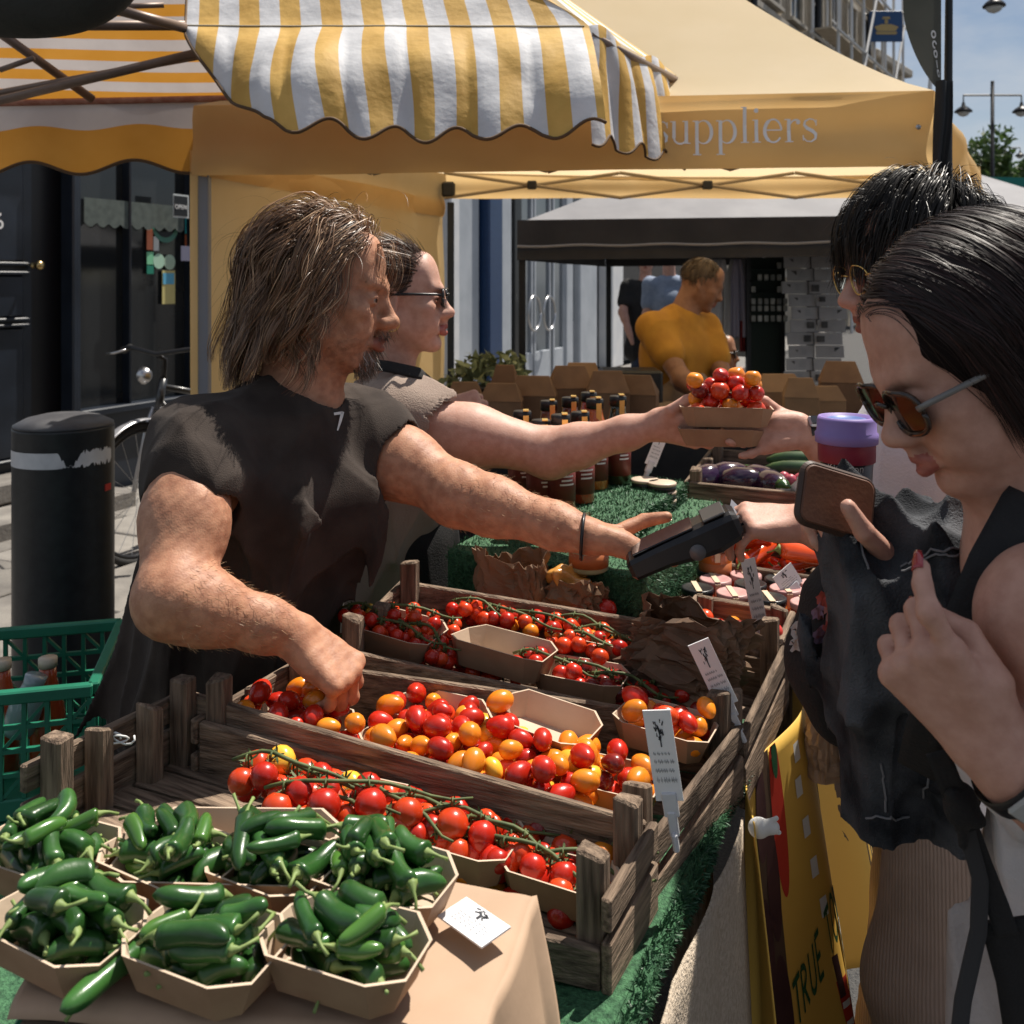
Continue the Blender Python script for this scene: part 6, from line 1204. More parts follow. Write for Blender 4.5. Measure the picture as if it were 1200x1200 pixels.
# coin ribbon of string tied on the near crate
b = MB(); b.smooth = True; q = P(130, 866, 1.17); b.tube([q + Vector((.012 * math.cos(i * .7) + .001 * i, .004 * math.sin(i), .006 * math.sin(i * .7))) for i in range(20)], .0013, 5); tag(b.build('string_loop', PRINT_W), 'loop of white string tied to the left end of the nearest crate', 'string')
# --- green crate with bottles, bollard, bicycle on the left
def green_box(label, c, dx, dy, h, z0, rz, n=(14, 4), m_=GREENPL):
    t = thing('green_crate', label, 'crate', (c[0], c[1], z0), 0, 'green plastic crates stacked left of the stall'); ax = (Vector((math.cos(rz), math.sin(rz), 0)), Vector((-math.sin(rz), math.cos(rz), 0))); C_ = Vector((c[0], c[1], 0)); q = [C_ + ax[0] * sx * dx / 2 + ax[1] * sy * dy / 2 for sx, sy in ((-1, -1), (1, -1), (1, 1), (-1, 1))]
    for i in range(4): lattice(t, q[i], q[(i + 1) % 4], z0, z0 + h, n if i % 2 == 0 else (8, 3), .012, 'side_wall', m_)
    k = MB(); k.hexa([p + EZ * z0 for p in q] + [p + EZ * (z0 + .012) for p in q]); k.build('floor', m_, t); return t
gcx = P(-12, 780, 1.95); 
for k, (z0, lb) in enumerate(((-.0, 'green plastic crate at the bottom of the stack by the bollard'), (.245, 'green plastic crate in the middle of the stack by the bollard'), (.49, 'green plastic crate with juice bottles on top of the stack by the bollard'))): green_box(lb, (gcx.x - .06, gcx.y), .56, .36, .243, z0, R(14))
for px, py, hh in ((2, 800, .21), (56, 810, .215), (-25, 806, .21)):
    q = P(px, py, 1.92 + (px % 3) * .02); q.z = .503; t = thing('juice_bottle', {2: 'red juice bottle at the left in the green crate', 56: 'red juice bottle with a cream cap at the right in the green crate', -25: 'red juice bottle in the corner of the green crate'}[px], 'bottle', tuple(q), 0, 'juice bottles in the green crate'); lathe_thing('body', None, None, q, [(.03, 0), (.034, .005), (.034, hh * .55), (.028, hh * .7), (.017, hh * .9), (.016, hh)], mat('red_juice', (.36, .05, .015), (.45, .08, .02), rough=.12, coat=.6), None, 18, None, t); lathe_thing('cap', None, None, q + EZ * hh, [(.018, 0), (.018, .018)], mat('cream_cap', (.5, .42, .32), rough=.4), None, 14, None, t)
lathe_thing('glass_jar', 'clear glass jar lying among the juice bottles in the green crate', 'jar', P(20, 800, 1.9) + Vector((0, 0, -.10)), [(.028, 0), (.032, .01), (.032, .07), (.022, .09), (.02, .10), (.021, .115)], mat('bottle_glass', (.25, .30, .32), rough=.05, coat=.5), cyl_axes((.3, .1, 1)), 18)
BOLM = mat('bollard_black', (.010, .012, .014), (.017, .02, .022), rough=.42, scale=30, bump=.08, bscale=200)
c = P(75, 490, 3.0); bo = thing('bollard', 'thick black bollard with a torn white reflective band', 'bollard', (c.x, c.y, 0)); rb = .146
lathe_thing('body', None, None, (c.x, c.y, 0), [(rb * 1.04, 0), (rb * 1.04, .1), (rb, .12), (rb, 1.045), (rb * 1.005, 1.05), (rb * .985, 1.052)], BOLM, None, 48, None, bo); lathe_thing('cap', None, None, (c.x, c.y, 1.0525), [(rb * .99, 0), (rb * .985, .008), (rb * .75, .026), (rb * .45, .036), (.001, .040)], mat('bollard_cap', (.05, .05, .055), (.08, .08, .085), rough=.5, scale=12), None, 48, None, bo)
mb = MB(); rr = random.Random(3)
za = H - (522 - HY) * 3 / F; zb_ = H - (540 - HY) * 3 / F; n = 120
vs = []; fs = []
for i in range(n + 1):
    a = math.pi + math.pi * i / n * 1.0; x = i / n
    top = za + .0; bot = zb_
    if .60 < x < .74: k = 1 - abs(x - .67) / .07; top -= (.055 * k + rr.uniform(-.006, .012)); bot += rr.uniform(0, .012) * k
    elif x >= .74: top += rr.uniform(-.012, .006); bot += rr.uniform(-.004, .010)
    top = max(top, bot + .001); vs += [Vector((c.x + math.cos(a) * rb * 1.006, c.y + math.sin(a) * rb * 1.006, bot)), Vector((c.x + math.cos(a) * rb * 1.006, c.y + math.sin(a) * rb * 1.006, top))]
mb.add(vs, [(2 * i, 2 * i + 2, 2 * i + 3, 2 * i + 1) for i in range(n)]); mb.build('reflective_band', mat('reflective_white', (.55, .55, .56), (.65, .65, .66), rough=.4, scale=20), bo)
b = MB(); e_ = R(-8); b.box((c.x + rb * math.cos(e_) * 1.0, c.y + rb * math.sin(e_), H - (569 - HY) * 3 / F), (.004, .03, .02), ((math.cos(e_), math.sin(e_), 0), (-math.sin(e_), math.cos(e_), 0), (0, 0, 1))); b.build('red_sticker', mat('red_sticker', (.5, .04, .03), rough=.5), bo)
# bicycle
bk = thing('bicycle', 'black bicycle parked against the dark shop window', 'bicycle', tuple((P(163, 575, 4.8) + Vector((.2, .49, 0))).xy) + (.1,), R(248))
def bw(pts, r, name, m_, n=8): b = MB(); b.smooth = True; b.tube(pts, r, n); return b.build(name, m_, bk, True)
RUB = mat('tyre_rubber', (.012, .012, .012), rough=.8); FRM = mat('bike_frame_paint', (.02, .022, .026), rough=.3, coat=.4)
for x0 in (-.52, .52):
    b = MB(); b.smooth = True; b.tube([(x0 + .335 * math.cos(a), 0, .345 + .335 * math.sin(a)) for a in [i * math.pi / 20 for i in range(41)]], .019, 8); w_ = b.build('wheel', RUB, bk, True)
    b = MB(); b.smooth = True; b.tube([(x0 + .31 * math.cos(a), 0, .345 + .31 * math.sin(a)) for a in [i * math.pi / 20 for i in range(41)]], .010, 6); b.build('rim', BLACKMET, w_, True)
    b = MB()
    for i in range(20): a = i * math.pi / 10; b.tube([(x0 + .02 * math.cos(a), .02 * (-1) ** i, .345 + .02 * math.sin(a)), (x0 + .305 * math.cos(a + .2), 0, .345 + .305 * math.sin(a + .2))], .0012, 4)
    b.build('spoke', STEEL, w_, True)
    b = MB(); b.smooth = True; b.grid(lambda s, t: (x0 + .365 * math.cos(.3 + 2.5 * s), (t - .5) * .055, .345 + .365 * math.sin(.3 + 2.5 * s) + .006 * math.sin(t * math.pi)), 24, 4, .002); b.build('mudguard', mat('silver_mudguard', (.40, .40, .42), rough=.3, metal=.5), w_, True)
for pts, r_ in (([(-.18, 0, .82), (-.1, 0, .30)], .016), ([(-.1, 0, .30), (.38, 0, .78)], .018), ([(-.17, 0, .74), (.36, 0, .86)], .016), ([(.36, 0, .90), (.40, 0, .74)], .02), ([(-.1, 0, .30), (-.52, .03, .345)], .010), ([(-.17, 0, .74), (-.52, .03, .345)], .009)): bw(pts, r_, 'frame_tube', FRM)
for sy in (-.045, .045): bw([(.40, sy * .6, .76), (.43, sy, .66), (.52, sy, .345)], .012, 'fork', mat('silver_fork', (.4, .4, .42), rough=.3, metal=.6))
bw([(.36, 0, .90), (.35, 0, 1.0), (.40, 0, 1.02)], .014, 'stem', BLACKMET); bw([(.30, -.33, 1.04), (.38, -.2, 1.06), (.41, 0, 1.03), (.38, .2, 1.06), (.30, .33, 1.04)], .012, 'handlebar', BLACKMET)
for sy in (-1, 1): bw([(.26, sy * .36, 1.03), (.34, sy * .24, 1.055)], .018, 'grip', RUB); bw([(.36, sy * .22, 1.05), (.42, sy * .27, 1.03), (.38, sy * .36, 1.02)], .006, 'brake_lever', STEEL)
b = MB(); b.smooth = True; b.lathe((.47, 0, .93), [(.03, 0), (.045, .03), (.02, .06)], 14, cyl_axes((1, 0, 0))); b.build('headlight', STEEL, bk, True)
Sg = Sdf((-.36, -.12, .8), (0, .12, .96), .008); Sg.ell((-.22, 0, .89), (.09, .075, .03), None, .02); Sg.cap((-.2, 0, .895), (-.06, 0, .895), .035, .02, .03); V_, Q_ = Sg.mesh(); put('saddle', np_mesh('saddle', V_, Q_), RUB, bk, True); bw([(-.18, 0, .80), (-.2, 0, .88)], .013, 'seat_post', STEEL)
# ---------------------------------------------------------------- the people
def neck(S, hd, nck, r, k=.03): S.cap(hd.w(-.028, 0, -.035), A3(nck), r, r * 1.12, k); S.cap(hd.w(.01, 0, -.075), A3(nck) + hd.M[:, 0] * .03, r * .55, r * .6, .03)
def trousers(parent, pel, feet, r, m, name='trousers', rib=None, shoes=True, waist=.14, h=.009, knees=None):
    pel = A3(pel); lo, hi = bounds([pel] + list(feet), .26); lo[2] = -.02; Sg = Sdf(lo, hi, h); Sg.ell(pel, (waist, waist, .13), None, .05)
    for i, ft in enumerate(feet):
        ft = A3(ft); hp_ = pel + (ft - pel) * np.array((.55, .55, .08)); kn = (hp_ + ft) / 2 + (np.array(knees[i]) if knees else 0); Sg.cap(hp_, kn, r * 1.12, r, .04); Sg.cap(kn, ft + np.array((0, 0, .06)), r, r * .92, .04)
    f1 = folds(len(name) + int(abs(pel[0]) * 100), (0, 0, 1), 20, .012); Sg.wave(lambda x, y, z: f1(x, y, z)); Sg.plane((0, 0, .03), (0, 0, -1)); finish(Sg, name, m, parent)
    if shoes:
        for ft in feet:
            b = Sdf((ft[0] - .2, ft[1] - .2, -.02), (ft[0] + .2, ft[1] + .2, .16), .008); b.cap((ft[0], ft[1], .045), (ft[0] + .10 * shoes[0], ft[1] + .10 * shoes[1], .035), .045, .038, .02); b.plane((0, 0, .001), (0, 0, -1)); finish(b, 'shoe', BLACKC, parent)
def glasses(hd, parent, fm, lm, thick=.0022, size=(.024, .018), name='glasses', temple=None, z=.003, round_=2.6):
    g = MB(); g.smooth = True; pts_all = []
    for y in (-1, 1):
        pts = []
        for i in range(29):
            a = 2 * math.pi * i / 28; ca, sa = math.cos(a), math.sin(a); q = (abs(ca) ** round_ + abs(sa) ** round_) ** (-1 / round_); pts.append(hd.w(.108 - .010 * abs(ca * q) * (1 if ca * y > 0 else .2) - .004, y * (.033 + size[0] * ca * q * 1), z + size[1] * sa * q))
        g.tube(pts, thick, 6)
    g.tube([hd.w(.106, -.012, z + .006), hd.w(.110, 0, z + .008), hd.w(.106, .012, z + .006)], thick, 6); fo = g.build(name, fm, parent)
    for y in (-1, 1):
        l = MB(); l.smooth = True; l.grid(lambda s, t: (lambda a, r_: (lambda ca, sa: hd.w(.1045 - .010 * abs(ca) * (1 if ca * y > 0 else .2) * r_ - .001 * r_, y * (.033 + size[0] * ca * r_), z + size[1] * sa * r_))(math.cos(a) * (abs(math.cos(a)) ** round_ + abs(math.sin(a)) ** round_) ** (-1 / round_), math.sin(a) * (abs(math.cos(a)) ** round_ + abs(math.sin(a)) ** round_) ** (-1 / round_)))(2 * math.pi * s, max(t, .01)), 28, 4); l.build('lens', lm, fo)
        t_ = MB(); t_.smooth = True; t_.tube([hd.w(.098, y * (.033 + size[0]), z + .006), hd.w(.09, y * .066, z + .008), hd.w(.04, y * .077, z + .010), hd.w(-.012, y * .083, z + .010), hd.w(-.035, y * .082, z - .012)], thick * 1.15, 6); t_.build('temple', temple or fm, fo)
    return fo
def strap(pts, w, th, m, name, parent, nrm):
    b = MB(); b.smooth = True; pts = [Vector(p) for p in pts]; nrm = Vector(nrm)
    def fn(s, t):
        i = s * (len(pts) - 1); j = min(int(i), len(pts) - 2); p = pts[j].lerp(pts[j + 1], i - j); tg = (pts[j + 1] - pts[j]).normalized(); sd_ = tg.cross(nrm).normalized(); return p + sd_ * (t - .5) * w
    b.grid(fn, (len(pts) - 1) * 6, 4, th); return b.build(name, m, parent)
# ---- the stallholder
def vendor_man():
    t = thing('person', 'long haired man in a black sleeveless tee leaning over the crates with a card reader', 'person', tuple(P(262, 812, 1.62).xy) + (0,))
    hd = Head(P(381, 345, 1.60), (1, -.06, -.13), (.13, .02, 1), 1.05)
    pel, wst, chs, nck = P(258, 815, 1.62), P(288, 700, 1.61), P(322, 585, 1.60), P(350, 462, 1.60); shr, shl = P(238, 528, 1.455), P(414, 506, 1.70)
    elr, wrr = P(203, 702, 1.27), P(345, 742, 1.315); ell_, wrl = P(536, 580, 1.60), P(692, 629, 1.495)
    lo, hi = bounds([pel, hd.w(.12, 0, .13), hd.w(-.12, 0, 0), shr, elr, wrr, ell_, wrl, P(830, 640, 1.45), P(400, 830, 1.40)], .09); S_ = Sdf(lo, hi, .0031)
    torso(S_, pel, wst, chs, nck, None, shl, shr, .98, .95); hd.build(S_, True, 1.05, 1.05); neck(S_, hd, nck, .058)
    arm(S_, shr, elr, wrr, (.062, .056, .045, .044, .0285), (-.004, -.010, 0)); S_.ell((A3(shr) * .62 + A3(elr) * .38) + np.array((-.006, -.018, .004)), (.042, .040, .060), None, .03); S_.ell((A3(shr) * .45 + A3(elr) * .55) + np.array((.016, -.016, 0)), (.036, .034, .056), None, .03)
    arm(S_, shl, ell_, wrl, (.062, .056, .046, .045, .029), (0, 0, .0)); S_.ell(A3(shl) * .5 + A3(ell_) * .5 + np.array((0, 0, -.012)), (.06, .045, .045), None, .03)
    fw = P(400, 788, 1.305) - P(345, 742, 1.315); tr_ = hand(S_, wrr, fw, (.62, -.38, .70), 1, ((62, 52, 26), (60, 56, 30), (66, 54, 30), (72, 50, 26)), (6, 1, -4, -9), ((.035, .030, -.03), (.052, .026, -.062), (.060, .016, -.086)), 1.08)
    tl_ = hand(S_, wrl, (.95, -.06, -.30), (-.25, -.22, -.95), -1, ((8, 16, 12), (12, 22, 16), (20, 30, 20), (26, 34, 24)), (8, 2, -6, -14), ((.036, .044, -.014), (.074, .056, -.046), (.104, .046, -.062)), 1.08)
    for (a, b_, s_) in (((.0, .2, .4), 0, 0),): pass
    wn = nz(201, 160, .0006); S_.wave(lambda x, y, z: wn(x, y, z))
    for i in range(4): S_.cap(A3(wrl) + np.array((.008 + .0, -.018 + .010 * i, .019 - .004 * abs(i - 1))) - np.array((.035, 0, 0)), A3(wrl) + np.array((.05, -.016 + .011 * i, .012)), .0032, .0035, .006)
    STUB = mat('stubbled_skin', (.27, .130, .082), (.42, .215, .135), rough=.55, scale=90, bump=.22, bscale=420)
    o = finish(S_, 'body', [SKIN_TAN, LIP_DULL, STUB], t, [(hd.w(.062, 0, -.085), np.array((.06, .075, .042)), hd.M, 2), (hd.w(.10, 0, -.05), np.array((.018, .026, .009)), hd.M, 2)] + [(c, r, M, 1) for c, r, M in hd.lips()])
    V = LASTV; L_ = ((V - hd.o) @ hd.M) / hd.k
    GREY = hair_mat('greying_beard', (.05, .035, .025, 1), (.16, .11, .08, 1), (.55, .52, .48, 1)); GREYB = hair_mat('dark_eyebrow', (.03, .018, .012, 1), (.09, .06, .04, 1))
    hd.extras(t, None, GREYB, 150)
    k = np.where((((L_[:, 0] > .066) & (np.abs(L_[:, 1]) < .030) & (L_[:, 2] < -.076) & (L_[:, 2] > -.125)) | ((L_[:, 0] > .09) & (np.abs(L_[:, 1]) < .028) & (L_[:, 2] < -.044) & (L_[:, 2] > -.058))))[0]
    k = RNG.choice(k, min(1500, len(k)), replace=False); p = V[k]; n = p - hd.w(.04, 0, -.06); n /= np.linalg.norm(n, axis=1, keepdims=True); dr = n * .5 + np.array((.1, 0, -.9)) + RNG.normal(0, .35, (len(k), 3)); dr /= np.linalg.norm(dr, axis=1, keepdims=True)
    ln = RNG.uniform(.006, .017, (len(k), 1)); X = np.stack([p + dr * ln * q + RNG.normal(0, .0007, (len(k), 3)) * q + np.array((0, 0, -.004)) * q * q for q in (0, .35, .7, 1)], 1); put('beard', np_mesh('beard', *strands(X, .00042, hd.w(.04, 0, -.06), .8)), GREY, t)
    hl = hairline([(-.12, -.062), (-.05, -.055), (-.012, -.030), (.012, .012), (.028, .042), (.052, .066), (.072, .078), (.10, .11)])
    HB = hair_mat('brown_wavy_hair', (.050, .024, .013, 1), (.26, .14, .075, 1), (.66, .44, .27, 1), .42, .4); HBD = mat('dark_hair_base', (.012, .008, .006), (.022, .014, .010), rough=.6, scale=60)
    coll = (((-.015, 0, -.09), (.070, .075, .10)),)
    hair(hd, 'hair', HB, t, 6000, hl, (.095, .0, .10), lambda p: .150 + .092 * np.clip((p[:, 2] - .02) / .1, 0, 1) + .02 * np.sin(p[:, 0] * 60), comb=lambda p: np.stack([np.where(p[:, 0] > .03, -.75, -.25), np.sign(p[:, 1]) * .25, np.zeros(len(p))], 1), lift=.22, grav=.20, steps=22, width=.00062, clump=.84, K=170, curl=.024, freq=4.4, layer=.36, coll=coll, jit=.36, scalp_m=HBD, off=.05, cling=.0)
    hair(hd, 'hair', HB, t, 130, hl, (.088, .0, .115), lambda p: .08 + .07 * RNG.random(len(p)), comb=lambda p: RNG.normal(0, .5, (len(p), 3)), lift=.3, grav=.2, steps=14, width=.00035, clump=.1, K=200, curl=.02, freq=2.5, layer=.5, jit=.9, scalp=False, off=.1)
    fz_ = []
    for (a, b_), n_ in (((elr, wrr), 800), ((ell_, wrl), 700)):
        a, b_ = A3(a), A3(b_); d = b_ - a; L2 = d @ d; tt = ((V - a) @ d) / L2; q = a + np.clip(tt, 0, 1)[:, None] * d; k = np.where((tt > .02) & (tt < .95) & (np.linalg.norm(V - q, axis=1) < .062))[0]; k = RNG.choice(k, min(n_, len(k)), replace=False); p = V[k]; nn_ = p - q[k]; nn_ /= np.linalg.norm(nn_, axis=1, keepdims=True); dr = nn_ * .22 + d / math.sqrt(L2) + RNG.normal(0, .28, (len(k), 3)); dr /= np.linalg.norm(dr, axis=1, keepdims=True); l_ = RNG.uniform(.006, .013, (len(k), 1)); fz_.append(np.stack([p, p + dr * l_ * .5 + nn_ * .001, p + dr * l_], 1))
    X = np.concatenate(fz_); put('arm_hair', np_mesh('arm_hair', *strands(X, .00022, hd.o, .8)), hair_mat('blond_arm_hair', (.28, .16, .08, 1), (.55, .38, .22, 1)), t)
    # tee
    lo, hi = bounds([pel, nck, shr, shl, chs], .2); G_ = Sdf(lo, hi, .0037); torso(G_, pel, wst, chs, nck, None, shl, shr, 1.0, .98, .012, .06)
    G_.cap(A3(chs) + np.array((0, 0, -.03)), A3(pel), .145, .155, .06)
    for s_, e_ in ((shr, elr), (shl, ell_)): s_ = A3(s_); e_ = A3(e_); d = (e_ - s_) / np.linalg.norm(e_ - s_); G_.cap(s_, s_ + d * .056, .068, .082, .03)
    f1 = folds(211, (.18, -.1, 1), 17, .030); f2 = folds(213, (.5, .3, -1), 28, .017, 1.4); f3 = nz(214, 12, .006); zc = chs.z
    G_.wave(lambda x, y, z: f1(x, y, z) * np.clip((zc + .06 - z) /   .16, .22, 1) + f2(x, y, z) * np.clip((zc + .10 - z) / .10, .3, 1) + f3(x, y, z))
    for s_, e_ in ((shr, elr), (shl, ell_)): s_ = A3(s_); e_ = A3(e_); d = (e_ - s_) / np.linalg.norm(e_ - s_); G_.cap(s_ + d * .035, s_ + d * .3, .064, .074, .004, True); 
    up = (A3(nck) - A3(chs)); G_.cap(A3(nck) + np.array((.012, -.006, .0)), hd.w(0, 0, -.05), .063, .075, .004, True)
    tee = finish(G_, 'tee_shirt', TEE, t); V = LASTV
    # the printed mark on the chest
    tgt = P(397, 492, 1.6); kx = np.argmin((V[:, 0] / V[:, 1] - tgt.x / tgt.y) ** 2 + ((V[:, 2] - H) / V[:, 1] - (tgt.z - H) / tgt.y) ** 2 + (V[:, 1] > 1.66) * 1 + V[:, 1] * .0008)
    q = Vector(V[kx]); n_ = Vector((.45, -.85, .25)).normalized(); x_ = EZ.cross(n_).normalized() * 1; y_ = n_.cross(x_); mb = MB()
    for pl, w_ in (([(-.009, .0095), (.009, .011)], .0045), ([(.009, .0125), (.004, -.002), (-.002, -.017)], [.0052, .0045, .0022]), ([(-.009, .011), (-.0075, .006)], .003)): ribbon(pl, w_, mb, lambda p: q + n_ * .004 + x_ * p.x + y_ * p.y)
    mb.v = [tuple(Vector(v)) for v in mb.v]; mb.build('chest_mark', PRINT_W, tee)
    trousers(t, tuple(pel + Vector((0, .02, -.06))), ((pel.x - .05, pel.y - .08, 0), (pel.x + .02, pel.y + .14, 0)), .082, BLACKC, shoes=(1, -.3))
    b = MB(); b.smooth = True; c = A3(wrl) - np.array((.012, 0, 0)); ax = cyl_axes((.95, -.13, -.06)); b.tube([Vector(c) + (ax[0] * math.cos(i * math.pi / 16) + ax[1] * math.sin(i * math.pi / 16)) * (.034 + .001 * math.sin(3 * i)) for i in range(33)], .0028, 8); b.build('wristband', BLACKPL, t)
    nails(tr_, t, mat('nail', (.50, .27, .19), rough=.3), 1.08); nails(tl_, t, mat('nail', (.5, .27, .19), rough=.3), 1.08)
vendor_man()
# ---- card reader and bank card
def card_reader():
    c = P(802, 634, 1.440); x = (P(862, 606, 1.43) - P(742, 660, 1.445)).normalized(); n = Vector((-.30, .02, .90)); n = (n - x * n.dot(x)).normalized(); y = n.cross(x); t = thing('card_reader', 'black handheld card reader with dark screen held towards the bank card', 'card reader', tuple(c)); ax = (x, y, n)
    def loft(secs, name, m, par, mi=None):
        b = MB(); b.smooth = False; vs = []; k = 12
        for px_, w_, zt_, zb_ in secs:
            for i in range(k):
                a = 2 * math.pi * (i + .5) / k; ca, sa = math.cos(a), math.sin(a); e = .45; ca, sa = math.copysign(abs(ca) ** e, ca), math.copysign(abs(sa) ** e, sa); vs.append(c + x * px_ + y * ca * w_ + n * ((zt_ + zb_) / 2 + sa * (zt_ - zb_) / 2))
        b.add(vs, [(i * k + j, i * k + (j + 1) % k, (i + 1) * k + (j + 1) % k, (i + 1) * k + j) for i in range(len(secs) - 1) for j in range(k)] + [tuple(reversed(range(k))), tuple(range(len(vs) - k, len(vs)))]); return b.build(name, m, par)
    bd = loft([(-.090, .033, .012, -.012), (-.084, .038, .018, -.018), (-.03, .0385, .020, -.020), (.01, .0385, .021, -.028), (.045, .0385, .022, -.032), (.078, .037, .020, -.026), (.086, .032, .014, -.018)], 'body', BLACKPL, t)
    b = MB(); b.box(c + x * -.028 + n * .0205, (.098, .064, .003), ax, .001); b.build('screen', SCREEN, t); b = MB(); b.box(c + x * .055 + n * .0225, (.036, .066, .004), ax, .0015); b.build('printer_cover', mat('dark_grey_plastic', (.05, .05, .052), rough=.4), t)
    b = MB(); b.box(c + x * .088 - n * .004, (.004, .058, .004), ax); b.build('card_slot', SCREEN, t); b = MB(); b.smooth = True; b.lathe(c + x * .012 - y * .039 - n * .012, [(.012, 0), (.012, .001)], 16, cyl_axes(-y)); b.build('side_button', mat('grey_plastic', (.10, .10, .105), rough=.4), t)
card_reader()
t = thing('bank_card', 'thin pale bank card pinched between fingers above the card reader', 'bank card', tuple(P(872, 600, 1.45))); b = MB(); a0, a1 = P(846, 588, 1.47), P(874, 616, 1.44); dx = (a1 - a0).normalized(); b.box((a0 + a1) / 2 + Vector((.012, 0, -.006)), (.050, .042, .0009), (dx, Vector((.3, .9, .25)).normalized(), dx.cross(Vector((.3, .9, .25))).normalized())); b.build('card', mat('card_plastic', (.16, .16, .18), rough=.3), t)
# ---- second stallholder
def vendor_woman():
    t = thing('person', 'woman in sunglasses and taupe tee reaching out with a tray of tomatoes', 'person', tuple(P(452, 760, 2.1).xy) + (0,))
    hd = Head(P(467, 352, 2.04), (1, -.02, .02), (-.02, 0, 1), .97)
    pel, wst, chs, nck = P(446, 770, 2.10), P(440, 670, 2.09), P(440, 572, 2.07), P(450, 456, 2.05); shr, shl = P(462, 486, 1.955), P(455, 478, 2.24)
    elr, wrr = P(645, 531, 1.93), P(766, 499, 1.83); ell_, wll = P(500, 590, 2.36), P(520, 480, 2.30)
    lo, hi = bounds([pel, hd.w(.12, 0, .13), hd.w(-.12, 0, 0), elr, wrr, ell_, P(850, 490, 1.76), P(380, 600, 2.07), P(570, 440, 2.3)], .09); S_ = Sdf(lo, hi, .0034)
    torso(S_, pel, wst, chs, nck, None, shl, shr, .88, .92, 0, .05, True); hd.build(S_, False, .9, .9); neck(S_, hd, nck, .048)
    arm(S_, shr, elr, wrr, (.056, .056, .045, .041, .0265)); S_.ell(A3(shr) * .55 + A3(elr) * .45 + np.array((0, 0, -.018)), (.085, .05, .045), None, .04); arm(S_, shl, ell_, wll, (.052, .048, .040, .037, .025))
    tr_ = hand(S_, wrr, P(822, 505, 1.79) - P(766, 499, 1.83), (-.05, -.78, -.30), 1, ((10, 30, 22), (14, 34, 26), (18, 36, 26), (22, 34, 26)), (14, 4, -7, -16), ((.040, .040, .004), (.068, .060, -.006), (.096, .066, -.018)), .98)
    hand(S_, wll, (.8, -.1, .15), (.1, -.8, .5), -1, ((60, 70, 40), (65, 75, 40), (65, 75, 40), (70, 70, 40)), (4, 1, -3, -6), ((.035, .035, -.015), (.06, .03, -.035), (.08, .01, -.04)), .95)
    finish(S_, 'body', [SKIN_PALE, LIP], t, [(c, r, M, 1) for c, r, M in hd.lips()]); nails(tr_, t, mat('nail', (.50, .27, .19), rough=.3), .98)
    HB = hair_mat('dark_brown_hair', (.022, .011, .007, 1), (.075, .040, .025, 1), (.15, .085, .055, 1)); hl = hairline([(-.12, -.06), (-.05, -.055), (-.015, -.025), (.012, .000), (.035, .022), (.06, .048), (.074, .064), (.10, .10)]); hd.extras(t, None, HB, 70)
    hair(hd, 'hair', HB, t, 3600, hl, (.13, 0, .05), lambda p: .06 + .05 * RNG.random(len(p)), comb=(-.55, 0, 0), lift=.03, grav=.02, steps=10, width=.0007, clump=.3, K=90, layer=.05, jit=.06)
    b = Sdf(tuple(hd.w(-.13, 0, .03) - np.array((.07, .07, .07))), tuple(hd.w(-.13, 0, .03) + np.array((.07, .07, .07))), .004); b.ell(hd.w(-.118, 0, .035), (.035, .036, .036), None, .01); wv = folds(231, (0, .4, 1), 60, .006); b.wave(lambda x, y, z: wv(x, y, z)); finish(b, 'hair_bun', HB, t)
    glasses(hd, t, BLACKPL, SCREEN, .0026, (.025, .019), 'sunglasses', None, .004, 3.2)
    b = MB(); b.smooth = True; c = hd.w(-.004, -.083, -.045); b.tube([Vector(c) + Vector((.016 * math.sin(a), .0, .018 * math.cos(a))) for a in [i * math.pi / 12 for i in range(25)]], .0012, 6); b.build('earring', GOLD, t)
    b = MB(); b.smooth = True; c = Vector(tr_[1][0]) * .45 + Vector(wrr) * .55; ax = cyl_axes(P(822, 505, 1.79) - P(766, 499, 1.83)); c = P(829, 508, 1.762); b.tube([c + (ax[0] * math.cos(a) + ax[1] * math.sin(a)) * .0098 for a in [i * math.pi / 10 for i in range(21)]], .0013, 6); b.build('ring', STEEL, t)
    lo, hi = bounds([pel, nck, shr, shl, chs], .2); G_ = Sdf(lo, hi, .005); torso(G_, pel, wst, chs, nck, None, shl, shr, .9, .94, .012, .06, True); G_.cap(A3(chs), A3(pel), .125, .14, .06)
    for s_, e_ in ((shr, elr), (shl, ell_)): s_ = A3(s_); e_ = A3(e_); d = (e_ - s_) / np.linalg.norm(e_ - s_); G_.cap(s_ - d * .02, s_ + d * .055, .070, .074, .03)
    f1 = folds(241, (.1, 0, 1), 14, .016); f2 = nz(243, 14, .006); G_.wave(lambda x, y, z: f1(x, y, z) + f2(x, y, z))
    for s_, e_ in ((shr, elr), (shl, ell_)): s_ = A3(s_); e_ = A3(e_); d = (e_ - s_) / np.linalg.norm(e_ - s_); G_.cap(s_ + d * .035, s_ + d * .3, .062, .066, .004, True)
    G_.cap(A3(nck) + np.array((.012, 0, .005)), hd.w(0, 0, -.05), .056, .06, .004, True); G_.plane(tuple(P(440, 725, 2.1)), (0, 0, -1)); finish(G_, 'tee_shirt', TAUPE, t)
    strap([P(418, 425, 1.99), P(455, 430, 1.93), P(492, 438, 1.955), P(508, 452, 2.0)], .026, .003, BLACKC, 'apron_strap', t, (0, -.8, .6))
    G_ = Sdf(tuple(A3(pel) - .28), tuple(A3(pel) + .32), .008); G_.cap(A3(wst) + np.array((.05, 0, .06)), A3(pel) + np.array((.07, 0, -.1)), .13, .15, .04); f3 = folds(245, (0, 0, 1), 14, .014); G_.wave(lambda x, y, z: f3(x, y, z)); finish(G_, 'apron', BLACKC, t)
